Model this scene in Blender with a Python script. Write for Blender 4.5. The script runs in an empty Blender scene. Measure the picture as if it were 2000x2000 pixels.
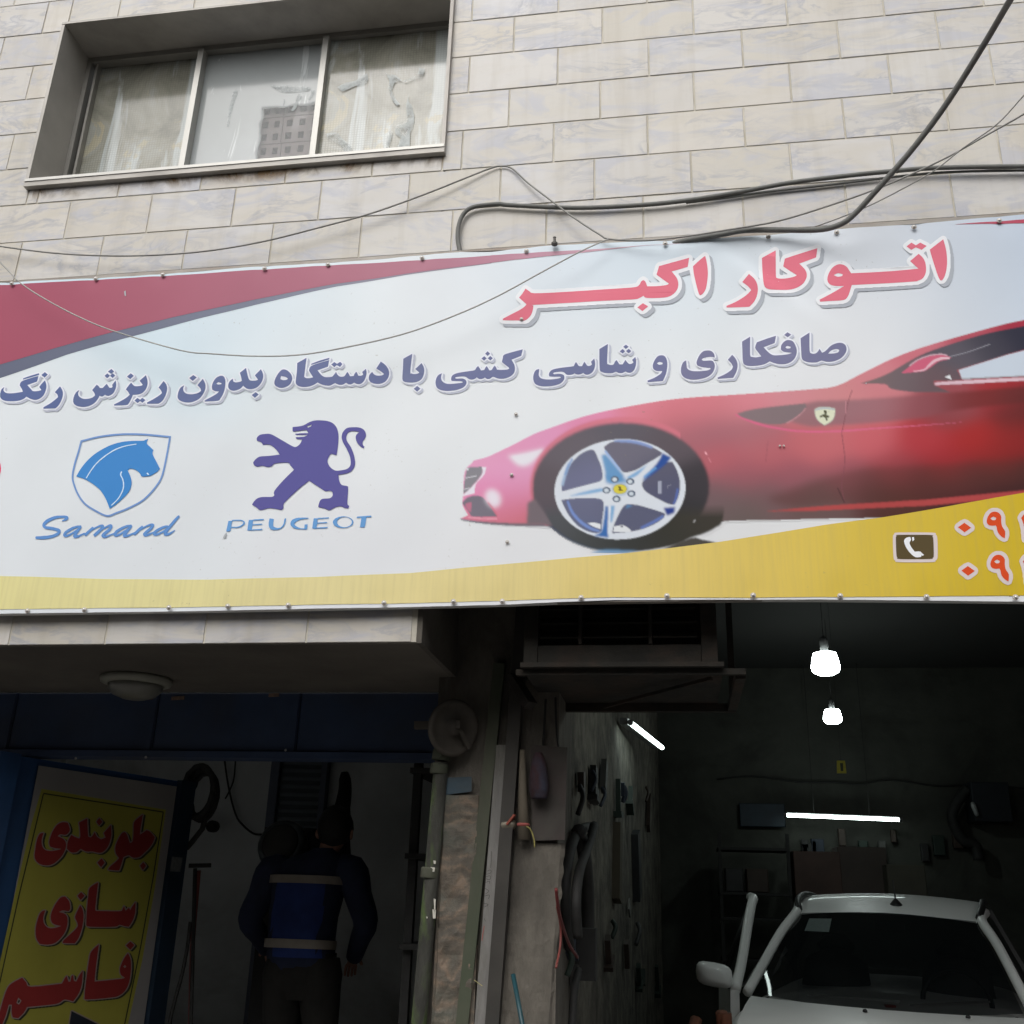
import bpy, bmesh, math, random
import numpy as np
from mathutils import Vector, Matrix
from mathutils.geometry import tessellate_polygon
random.seed(7)
np.random.seed(7)

# ---------------------------------------------------------------- camera
CAM = np.array([0.863, -3.476, 1.40])
YAW, PITCH, ROLL, FPX = -0.16505, 0.35809, 0.03076, 2000.0

def cam_axes():
    ca, sa = math.cos(YAW), math.sin(YAW)
    cb, sb = math.cos(PITCH), math.sin(PITCH)
    cc, sc = math.cos(ROLL), math.sin(ROLL)
    fwd = np.array([sa * cb, ca * cb, sb])
    right = np.array([ca, -sa, 0.0])
    up = np.cross(right, fwd)
    return right * cc + up * sc, -right * sc + up * cc, fwd

AR, AU, AF = cam_axes()
scene = bpy.context.scene
COL = scene.collection
cam_data = bpy.data.cameras.new('camera')
cam_data.sensor_width = 36
cam_data.lens = 36.0 * FPX / 2000.0
cam_data.clip_start = 0.05
cam_data.clip_end = 400
cam = bpy.data.objects.new('camera', cam_data)
COL.objects.link(cam)
cam.matrix_world = Matrix(((AR[0], AU[0], -AF[0], CAM[0]), (AR[1], AU[1], -AF[1], CAM[1]),
                           (AR[2], AU[2], -AF[2], CAM[2]), (0, 0, 0, 1)))
scene.camera = cam

# ---------------------------------------------------------------- sky, sun, exposure
SUN_EL, SUN_AZ = math.radians(45), math.radians(193)   # azimuth of the sun, from +Y clockwise
world = bpy.data.worlds.new('World')
scene.world = world
world.use_nodes = True
wn = world.node_tree
bg = wn.nodes['Background']
sky = wn.nodes.new('ShaderNodeTexSky')
sky.sky_type = 'NISHITA'
sky.sun_disc = False
sky.sun_elevation = SUN_EL
sky.sun_rotation = SUN_AZ
sky.air_density = 1.0
sky.dust_density = 6.0
hsv = wn.nodes.new('ShaderNodeHueSaturation')
hsv.inputs['Saturation'].default_value = 0.22          # overcast: a grey-white sky
wn.links.new(sky.outputs[0], hsv.inputs['Color'])
wn.links.new(hsv.outputs[0], bg.inputs['Color'])
bg.inputs['Strength'].default_value = 0.15
sun_data = bpy.data.lights.new('sun', 'SUN')
sun_data.energy = 1.2
sun_data.angle = math.radians(75)
sun_data.color = (1.0, 0.985, 0.965)
sun = bpy.data.objects.new('sun', sun_data)
COL.objects.link(sun)
sd = Vector((math.sin(SUN_AZ) * math.cos(SUN_EL), math.cos(SUN_AZ) * math.cos(SUN_EL), math.sin(SUN_EL)))
sun.rotation_euler = sd.to_track_quat('Z', 'Y').to_euler()
sun.location = (0, -8, 9)
vs = scene.view_settings
vs.view_transform = 'Standard'
vs.look = 'None'
vs.gamma = 1
vs.use_curve_mapping = False
vs.exposure = -0.08

# ---------------------------------------------------------------- helpers: projection
def ray(x, y):
    return AF + AR * (x - 1000) / FPX + AU * (1000 - y) / FPX

def onY(x, y, Y):
    d = ray(x, y)
    return CAM + (Y - CAM[1]) / d[1] * d

def onX(x, y, X):
    d = ray(x, y)
    return CAM + (X - CAM[0]) / d[0] * d

def onZ(x, y, Z):
    d = ray(x, y)
    return CAM + (Z - CAM[2]) / d[2] * d

def onP(x, y, p, n):
    d = ray(x, y)
    return CAM + np.dot(p - CAM, n) / np.dot(d, n) * d

def lin(c):
    c = c / 255.0
    return c / 12.92 if c <= 0.04045 else ((c + 0.055) / 1.055) ** 2.4

PRINT_GAIN = 1.07
VEIL = .085                                  # the photograph's grey veil, taken off the printed colours
def ink_lin(c):
    return max(.004, (lin(c) - VEIL) / (1 - VEIL))

def ink_rgb(r, g, b, k=1.0):
    return (min(.95, ink_lin(r) * k), min(.95, ink_lin(g) * k), min(.95, ink_lin(b) * k), 1.0)

def rgb(r, g, b, k=1.0):
    return (min(.95, lin(r) * k), min(.95, lin(g) * k), min(.95, lin(b) * k), 1.0)

# ---------------------------------------------------------------- helpers: objects
def mesh_obj(name, verts, faces, mat=None, parent=None, smooth=False, loc=None):
    me = bpy.data.meshes.new(name)
    vv = [tuple(map(float, v)) for v in verts]
    if loc is not None:
        vv = [(v[0] - loc[0], v[1] - loc[1], v[2] - loc[2]) for v in vv]
    me.from_pydata(vv, [], [tuple(f) for f in faces])
    me.update()
    if smooth:
        me.polygons.foreach_set('use_smooth', [True] * len(me.polygons))
    o = bpy.data.objects.new(name, me)
    COL.objects.link(o)
    if mat is not None:
        me.materials.append(mat)
    if loc is not None:
        o.location = tuple(map(float, loc))
    if parent is not None:
        o.parent = parent
    return o

def thing(name, label, cat, loc=(0, 0, 0), group=None):
    o = bpy.data.objects.new(name, None)
    COL.objects.link(o)
    o.empty_display_size = 0.1
    o['label'] = label
    o['category'] = cat
    if group:
        o['group'] = group
    return o

def tag(o, label, cat, group=None):
    o['label'] = label
    o['category'] = cat
    if group:
        o['group'] = group
    return o

def structure(o):
    o['kind'] = 'structure'
    return o

class MB:
    def __init__(self):
        self.v, self.f = [], []

    def add(self, verts, faces):
        n = len(self.v)
        self.v += [tuple(map(float, p)) for p in verts]
        self.f += [tuple(i + n for i in f) for f in faces]
        return self

    def box(self, a, b):
        x0, y0, z0 = a
        x1, y1, z1 = b
        v = [(x0, y0, z0), (x1, y0, z0), (x1, y1, z0), (x0, y1, z0), (x0, y0, z1), (x1, y0, z1), (x1, y1, z1), (x0, y1, z1)]
        return self.add(v, [(0, 3, 2, 1), (4, 5, 6, 7), (0, 1, 5, 4), (1, 2, 6, 5), (2, 3, 7, 6), (3, 0, 4, 7)])

    def bbox(self, a, b, c=0.003):
        """box with its front (-Y) edges chamfered"""
        x0, y0, z0 = a
        x1, y1, z1 = b
        v = [(x0, y1, z0), (x1, y1, z0), (x1, y1, z1), (x0, y1, z1),
             (x0, y0 + c, z0), (x1, y0 + c, z0), (x1, y0 + c, z1), (x0, y0 + c, z1),
             (x0 + c, y0, z0 + c), (x1 - c, y0, z0 + c), (x1 - c, y0, z1 - c), (x0 + c, y0, z1 - c)]
        f = [(0, 1, 5, 4), (1, 2, 6, 5), (2, 3, 7, 6), (3, 0, 4, 7), (4, 5, 9, 8), (5, 6, 10, 9), (6, 7, 11, 10), (7, 4, 8, 11), (8, 9, 10, 11), (3, 2, 1, 0)]
        return self.add(v, f)

    def hexa(self, p):
        """8 corners: 0-3 bottom ring, 4-7 top ring"""
        return self.add(p, [(0, 3, 2, 1), (4, 5, 6, 7), (0, 1, 5, 4), (1, 2, 6, 5), (2, 3, 7, 6), (3, 0, 4, 7)])

    def bar(self, a, b, w, h, up=(0, 0, 1)):
        a, b = Vector(a), Vector(b)
        d = (b - a).normalized()
        s = d.cross(Vector(up))
        if s.length < 1e-4:
            s = d.cross(Vector((0, 1, 0)))
        s.normalize()
        u = s.cross(d)
        s *= w / 2
        u *= h / 2
        return self.hexa([a - s - u, a + s - u, b + s - u, b - s - u, a - s + u, a + s + u, b + s + u, b - s + u])

    def tube(self, pts, r, n=8, cap=True):
        pts = [Vector(tuple(map(float, p))) for p in pts]
        k = len(pts)
        rr = r if isinstance(r, (list, tuple)) else [r] * k
        base = len(self.v)
        ref = None
        for i, p in enumerate(pts):
            d = (pts[min(i + 1, k - 1)] - pts[max(i - 1, 0)])
            d = d.normalized() if d.length > 1e-9 else Vector((0, 0, 1))
            if ref is None:
                ref = Vector((0, 0, 1)) if abs(d.z) < .9 else Vector((0, 1, 0))
            s = d.cross(ref)
            if s.length < 1e-5:
                s = d.cross(Vector((1, 0, 0)))
            s.normalize()
            u = s.cross(d)
            ref = u
            for j in range(n):
                a = 2 * math.pi * j / n
                self.v.append(tuple(p + (s * math.cos(a) + u * math.sin(a)) * rr[i]))
        for i in range(k - 1):
            for j in range(n):
                j2 = (j + 1) % n
                self.f.append((base + i * n + j, base + i * n + j2, base + (i + 1) * n + j2, base + (i + 1) * n + j))
        if cap:
            self.f.append(tuple(base + j for j in range(n))[::-1])
            self.f.append(tuple(base + (k - 1) * n + j for j in range(n)))
        return self

    def lathe(self, prof, centre, axis=(0, 0, 1), n=16):
        """prof: (radius, height along axis)"""
        ax = Vector(axis).normalized()
        s = ax.cross(Vector((0, 0, 1)))
        if s.length < 1e-4:
            s = Vector((1, 0, 0))
        s.normalize()
        u = ax.cross(s)
        c = Vector(tuple(map(float, centre)))
        base = len(self.v)
        for r, h in prof:
            for j in range(n):
                a = 2 * math.pi * j / n
                self.v.append(tuple(c + ax * h + (s * math.cos(a) + u * math.sin(a)) * r))
        for i in range(len(prof) - 1):
            for j in range(n):
                j2 = (j + 1) % n
                self.f.append((base + i * n + j, base + i * n + j2, base + (i + 1) * n + j2, base + (i + 1) * n + j))
        self.f.append(tuple(base + j for j in range(n))[::-1])
        self.f.append(tuple(base + (len(prof) - 1) * n + j for j in range(n)))
        return self

    def build(self, name, mat, parent=None, smooth=False, loc=None):
        return mesh_obj(name, self.v, self.f, mat, parent, smooth, loc)

def catmull(pts, n=6):
    pts = [np.array(p, float) for p in pts]
    out = []
    for i in range(len(pts) - 1):
        p0, p1, p2, p3 = pts[max(i - 1, 0)], pts[i], pts[i + 1], pts[min(i + 2, len(pts) - 1)]
        for k in range(n):
            t = k / n
            out.append(.5 * ((2 * p1) + (-p0 + p2) * t + (2 * p0 - 5 * p1 + 4 * p2 - p3) * t * t + (-p0 + 3 * p1 - 3 * p2 + p3) * t ** 3))
    out.append(pts[-1])
    return out

# ---------------------------------------------------------------- helpers: materials
def new_mat(name):
    m = bpy.data.materials.new(name)
    m.use_nodes = True
    nt = m.node_tree
    return m, nt, nt.nodes['Principled BSDF']

def N(nt, t, **kw):
    n = nt.nodes.new(t)
    for k, v in kw.items():
        setattr(n, k, v)
    return n

def mix_rgb(nt, fac, a, b, mode='MIX'):
    n = N(nt, 'ShaderNodeMix', data_type='RGBA', blend_type=mode)
    for idx, v in ((0, fac), (6, a), (7, b)):
        if hasattr(v, 'is_linked'):
            nt.links.new(v, n.inputs[idx])
        elif idx == 0:
            n.inputs[0].default_value = v
        else:
            n.inputs[idx].default_value = v
    return n.outputs[2]

def noise(nt, scale, detail=4, rough=.55, vec=None, dist=0.0):
    n = N(nt, 'ShaderNodeTexNoise')
    n.inputs['Scale'].default_value = scale
    n.inputs['Detail'].default_value = detail
    n.inputs['Roughness'].default_value = rough
    n.inputs['Distortion'].default_value = dist
    if vec is not None:
        nt.links.new(vec, n.inputs['Vector'])
    return n.outputs[0]

def ramp(nt, val, *stops):
    n = N(nt, 'ShaderNodeValToRGB')
    while len(n.color_ramp.elements) < len(stops):
        n.color_ramp.elements.new(.5)
    for e, (p, c) in zip(n.color_ramp.elements, stops):
        e.position = p
        e.color = c if len(c) == 4 else (*c, 1)
    nt.links.new(val, n.inputs[0])
    return n.outputs[0]

def coords(nt, kind='Object', scale=None):
    t = N(nt, 'ShaderNodeTexCoord')
    if scale is None:
        return t.outputs[kind]
    mp = N(nt, 'ShaderNodeMapping')
    mp.inputs['Scale'].default_value = scale
    nt.links.new(t.outputs[kind], mp.inputs[0])
    return mp.outputs[0]

G = lambda v: (v, v, v, 1)

def mat(name, col, rough=.7, metal=0.0, var=.25, scale=6.0, bump=0.0, bscale=40.0, dirt=None, dirt_amt=.4, stretch=None, coat=0.0, spec=.5):
    """plain surface with grain: noise varies the colour, optional dirt patches, optional relief"""
    m, nt, p = new_mat(name)
    vec = coords(nt, 'Object', stretch)
    n1 = noise(nt, scale, 5, .6, vec)
    lo = tuple(c * (1 - var) for c in col[:3]) + (1,)
    hi = tuple(min(1, c * (1 + var * .6)) for c in col[:3]) + (1,)
    c = ramp(nt, n1, (.3, lo), (.7, hi))
    if dirt is not None:
        n2 = noise(nt, scale * .45, 6, .65, vec, .6)
        f = ramp(nt, n2, (.48, G(0)), (.66, G(dirt_amt)))
        c = mix_rgb(nt, f, c, dirt)
    nt.links.new(c, p.inputs['Base Color'])
    p.inputs['Roughness'].default_value = rough
    p.inputs['Metallic'].default_value = metal
    p.inputs['Specular IOR Level'].default_value = spec
    p.inputs['Coat Weight'].default_value = coat
    if bump:
        b = N(nt, 'ShaderNodeBump')
        b.inputs['Strength'].default_value = bump
        b.inputs['Distance'].default_value = .01
        nt.links.new(noise(nt, bscale, 6, .6, vec), b.inputs['Height'])
        nt.links.new(b.outputs[0], p.inputs['Normal'])
    return m

def emit_mat(name, col, strength):
    m, nt, p = new_mat(name)
    p.inputs['Base Color'].default_value = (.8, .8, .8, 1)
    p.inputs['Emission Color'].default_value = col
    p.inputs['Emission Strength'].default_value = strength
    return m

def print_mat(name, attr=True, col=None, streak=0.0, rough=.55):
    """ink on the vinyl: flat colour (or the printed colour stored per vertex), faint weathering streaks and specks"""
    m, nt, p = new_mat(name)
    if attr:
        a = N(nt, 'ShaderNodeAttribute')
        a.attribute_name = 'ink'
        c = a.outputs['Color']
    else:
        r = N(nt, 'ShaderNodeRGB')
        r.outputs[0].default_value = col
        c = r.outputs[0]
    vec = coords(nt, 'Object', (1, 1, 1))
    f1 = ramp(nt, noise(nt, 1.6, 4, .6, vec), (.3, G(.955)), (.7, G(1.0)))
    c = mix_rgb(nt, 1.0, c, f1, 'MULTIPLY')
    sp = ramp(nt, noise(nt, 70, 2, .5, vec), (.70, G(0)), (.76, G(.35)))
    pa = ramp(nt, noise(nt, 1.7, 3, .5, vec), (.5, G(0)), (.62, G(1)))
    sp2 = mix_rgb(nt, 1.0, sp, pa, 'MULTIPLY')
    c = mix_rgb(nt, sp2, c, (.22, .19, .13, 1))
    if streak:
        v2 = coords(nt, 'Object', (26, 1, 1.1))
        st = ramp(nt, noise(nt, 2.2, 5, .65, v2), (.45, G(0)), (.75, G(streak)))
        c = mix_rgb(nt, st, c, (.30, .25, .16, 1))
    nt.links.new(c, p.inputs['Base Color'])
    p.inputs['Roughness'].default_value = rough
    p.inputs['Specular IOR Level'].default_value = .25
    return m

def set_ink(o, cols):
    me = o.data
    a = me.color_attributes.new('ink', 'FLOAT_COLOR', 'POINT')
    a.data.foreach_set('color', np.asarray(cols, dtype=np.float32).ravel())

def rbf(samples, sigma):
    P = np.array([s[:2] for s in samples], float)
    Cc = np.array([[ink_lin(v) for v in s[2]] for s in samples], float) * PRINT_GAIN
    def f(x, y):
        x = np.atleast_1d(np.asarray(x, float))
        y = np.atleast_1d(np.asarray(y, float))
        d2 = (x[:, None] - P[None, :, 0]) ** 2 + ((y[:, None] - P[None, :, 1]) * 1.4) ** 2
        w = np.exp(-d2 / (2 * sigma ** 2)) + 1e-9 + 1e-4 / (1 + d2 / sigma ** 2)
        w /= w.sum(1, keepdims=True)
        return np.c_[np.clip(w @ Cc, 0, .95), np.ones(len(x))]
    return f

# ---------------------------------------------------------------- helpers: outlines traced on a printed sheet
def corners_smooth(pts, n=3, lim=52):
    P = [np.array(p, float) for p in pts]
    k = len(P)
    cor = []
    for i in range(k):
        a, b = P[i] - P[i - 1], P[(i + 1) % k] - P[i]
        ang = abs(math.degrees(math.atan2(a[0] * b[1] - a[1] * b[0], a @ b)))
        cor.append(ang > lim)
    out = []
    for i in range(k):
        p1, p2 = P[i], P[(i + 1) % k]
        p0 = p1 if cor[i] else P[i - 1]
        p3 = p2 if cor[(i + 1) % k] else P[(i + 2) % k]
        for t in np.arange(n) / n:
            out.append(.5 * ((2 * p1) + (-p0 + p2) * t + (2 * p0 - 5 * p1 + 4 * p2 - p3) * t * t + (-p0 + 3 * p1 - 3 * p2 + p3) * t ** 3))
    return [tuple(p) for p in out]

CROP = {'A': (960, 470, 440), 'B': (1400, 450, 480), 'C': (0, 690, 340), 'D': (330, 690, 340), 'E': (640, 660, 340),
        'F': (960, 640, 340), 'G': (1250, 620, 420), 'J': (1720, 960, 280), 'H': (60, 830, 320), 'I': (430, 800, 320),
        'K': (880, 780, 300), 'L': (1060, 820, 340), 'M': (1300, 700, 400), 'N': (1600, 600, 400),
        'P': (0, 1500, 350), 'Q': (0, 1450, 550), 'R': (0, 1720, 300)}

def S(crop, *nums):
    """numbers measured on an enlarged view -> photograph pixels"""
    x0, y0, w = CROP[crop]
    k = w / 1932.0
    return [(x0 + nums[i] * k, y0 + nums[i + 1] * k) for i in range(0, len(nums), 2)]

def area(p):
    return .5 * sum(p[i - 1][0] * p[i][1] - p[i][0] * p[i - 1][1] for i in range(len(p)))

def pip(poly, X, Y):
    ins = np.zeros(X.shape, bool)
    k = len(poly)
    for i in range(k):
        x1, y1 = poly[i - 1]
        x2, y2 = poly[i]
        if y1 == y2:
            continue
        c = ((Y >= y1) != (Y >= y2)) & (X < (x2 - x1) * (Y - y1) / (y2 - y1) + x1)
        ins ^= c
    return ins

def blur(m, s):
    if s <= 0:
        return m
    r = max(1, int(s * 3))
    k = np.exp(-np.arange(-r, r + 1) ** 2 / (2 * s * s))
    k /= k.sum()
    p = np.pad(m, r, mode='edge')
    p = sum(k[i] * p[:, i:i + m.shape[1]] for i in range(2 * r + 1))
    return sum(k[i] * p[i:i + m.shape[0], :] for i in range(2 * r + 1))

def simplify(p, eps):
    if len(p) < 4:
        return p
    def dp(a):
        if len(a) < 3:
            return a
        A, B = np.array(a[0]), np.array(a[-1])
        Q = np.array(a[1:-1])
        d = B - A
        L = np.hypot(*d)
        dist = np.abs(d[0] * (Q[:, 1] - A[1]) - d[1] * (Q[:, 0] - A[0])) / L if L > 1e-9 else np.hypot(*(Q - A).T)
        i = int(dist.argmax())
        if dist[i] < eps:
            return [a[0], a[-1]]
        return dp(a[:i + 2])[:-1] + dp(a[i + 1:])
    h = len(p) // 2
    return dp(p[:h + 1])[:-1] + dp(p[h:] + p[:1])[:-1]

def contours(field, x0, y0, step):
    """closed level-.5 loops of a sampled field (marching squares)"""
    f = np.pad(field, 1)
    ins = f > .5
    segs = {}
    H, W = f.shape
    def lerp(a, b):
        return (.5 - a) / (b - a)
    code = ins[:-1, :-1] * 1 + ins[:-1, 1:] * 2 + ins[1:, 1:] * 4 + ins[1:, :-1] * 8
    ys, xs = np.nonzero((code > 0) & (code < 15))
    for j, i in zip(ys, xs):
        c = code[j, i]
        a, b, cc, d = f[j, i], f[j, i + 1], f[j + 1, i + 1], f[j + 1, i]
        e = {'t': lambda: (i + lerp(a, b), j), 'r': lambda: (i + 1, j + lerp(b, cc)),
             'b': lambda: (i + lerp(d, cc), j + 1), 'l': lambda: (i, j + lerp(a, d))}
        tab = {1: 'lt', 2: 'tr', 3: 'lr', 4: 'rb', 5: 'lt rb', 6: 'tb', 7: 'lb', 8: 'bl', 9: 'bt', 10: 'tr bl', 11: 'br', 12: 'rl', 13: 'rt', 14: 'tl'}[int(c)]
        for pr in tab.split():
            p, q = e[pr[0]](), e[pr[1]]()
            key = lambda s: (round(s[0], 4), round(s[1], 4))
            segs[key(p)] = (p, key(q))
    loops = []
    while segs:
        k0 = next(iter(segs))
        k, loop = k0, []
        while k in segs:
            p, nx = segs.pop(k)
            loop.append((x0 + (p[0] - 1) * step, y0 + (p[1] - 1) * step))
            k = nx
        if len(loop) > 5:
            loops.append(loop)
    return loops

def nest(loops):
    """loops -> [(outer, [holes])]"""
    loops = [l for l in loops if abs(area(l)) > 1.5]
    if not loops:
        return []
    loops.sort(key=lambda l: -abs(area(l)))
    outs = []
    for l in loops:
        x, y = np.array([l[0][0]]), np.array([l[0][1]])
        home = [o for o in outs if pip(o[0], x, y)[0]]
        if home and not any(pip(h, x, y)[0] for h in home[-1][1]):
            home[-1][1].append(l)
        else:
            outs.append((l, []))
    return outs

def dilate(shapes, r, step=1.0):
    allp = [p for o, hs in shapes for p in o]
    xs, ys = [p[0] for p in allp], [p[1] for p in allp]
    m = r + 4
    x0, y0 = min(xs) - m, min(ys) - m
    gx = np.arange(x0, max(xs) + m, step)
    gy = np.arange(y0, max(ys) + m, step)
    X, Y = np.meshgrid(gx, gy)
    M = np.zeros(X.shape, bool)
    for o, hs in shapes:
        k = pip(o, X, Y)
        for h in hs:
            k &= ~pip(h, X, Y)
        M |= k
    D = M.copy()
    R = int(math.ceil(r / step))
    for dy in range(-R, R + 1):
        for dx in range(-R, R + 1):
            if (dx * dx + dy * dy) * step * step <= r * r:
                D |= np.roll(np.roll(M, dy, 0), dx, 1)
    L = contours(blur(D.astype(float), .9), x0, y0, step)
    return nest([simplify(l, .3) for l in L])

def shift(shapes, dx, dy):
    mv = lambda p: [(a + dx, b + dy) for a, b in p]
    return [(mv(o), [mv(h) for h in hs]) for o, hs in shapes]

def tri_shapes(shapes):
    V, F = [], []
    for o, hs in shapes:
        loops = [[Vector((x, y, 0)) for x, y in l] for l in [o] + hs]
        flat = [p for l in [o] + hs for p in l]
        n = len(V)
        V += flat
        for t in tessellate_polygon(loops):
            F.append(tuple(i + n for i in t))
    return V, F

def stroke(pts, w, n=4, closed=False):
    """a ribbon along a path, width w (number or list)"""
    k = len(pts)
    q = catmull(pts, n) if n > 1 else [np.array(p, float) for p in pts]
    m = len(q)
    ws = np.interp(np.linspace(0, 1, m), np.linspace(0, 1, len(w)), w) if isinstance(w, (list, tuple)) else [w] * m
    L, Rr = [], []
    for i in range(m):
        d = q[min(i + 1, m - 1)] - q[max(i - 1, 0)]
        d = d / (np.hypot(*d) + 1e-9)
        nrm = np.array([-d[1], d[0]]) * ws[i] / 2
        L.append(tuple(q[i] + nrm))
        Rr.append(tuple(q[i] - nrm))
    return L + Rr[::-1]

# ---------------------------------------------------------------- the banner print: outlines
g = lambda *pts, hs=(): (corners_smooth(sum([list(p) for p in pts], [])), [corners_smooth(h) for h in hs])

TITLE = [
    [g(S('B', 1780,70,1800,140,1810,220,1808,290,1795,350,1775,388,1758,392,1740,360,1710,270,1685,190,1675,150)),
     g(S('B', 1587,183,1625,220,1643,270,1643,330,1620,375,1580,395,1520,403,1060,432,1048,470,1030,520,995,550,880,558,812,562,808,545,870,515,950,470,1000,440,930,440,885,425,868,390,880,340,910,295,950,272,985,272,1020,290,1045,325,1055,340,1300,325,1560,302,1580,295,1520,240),
       hs=[S('B', 955,340,990,350,985,362,950,368,918,355)]),
     g(S('B', 1530,95,1565,116,1600,95,1650,122,1610,152,1565,132,1530,152,1492,125)),
     g(S('B', 463,158,465,340,470,368,500,375,560,372,615,360,628,350,580,320,522,282,535,222,650,185,790,143,780,215,648,262,690,305,707,345,700,385,670,425,610,455,540,467,440,468,395,460,370,430,360,330,355,215)),
     g(S('B', 252,347,295,385,318,430,322,480,305,540,265,590,235,600,78,605,75,592,150,560,230,510,270,470,245,440,200,408))],
    [g(S('A', 1832,130,1845,180,1855,260,1852,330,1838,410,1815,450,1790,468,1775,445,1755,370,1735,280,1728,218,1780,170)),
     g(S('A', 1695,145,1683,222,1545,262,1590,320,1602,370,1590,420,1545,465,1480,485,1335,490,1303,472,1265,492,1200,505,800,528,380,550,358,555,355,590,340,635,315,665,290,682,240,685,97,683,97,670,170,632,250,590,290,560,298,545,270,520,237,490,265,455,292,413,325,435,370,452,600,442,900,425,1200,403,1262,385,1283,350,1303,338,1320,352,1335,390,1420,388,1500,378,1520,365,1470,330,1415,290,1437,217)),
     g(S('A', 1298,535,1343,562,1295,602,1250,572))]]

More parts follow.
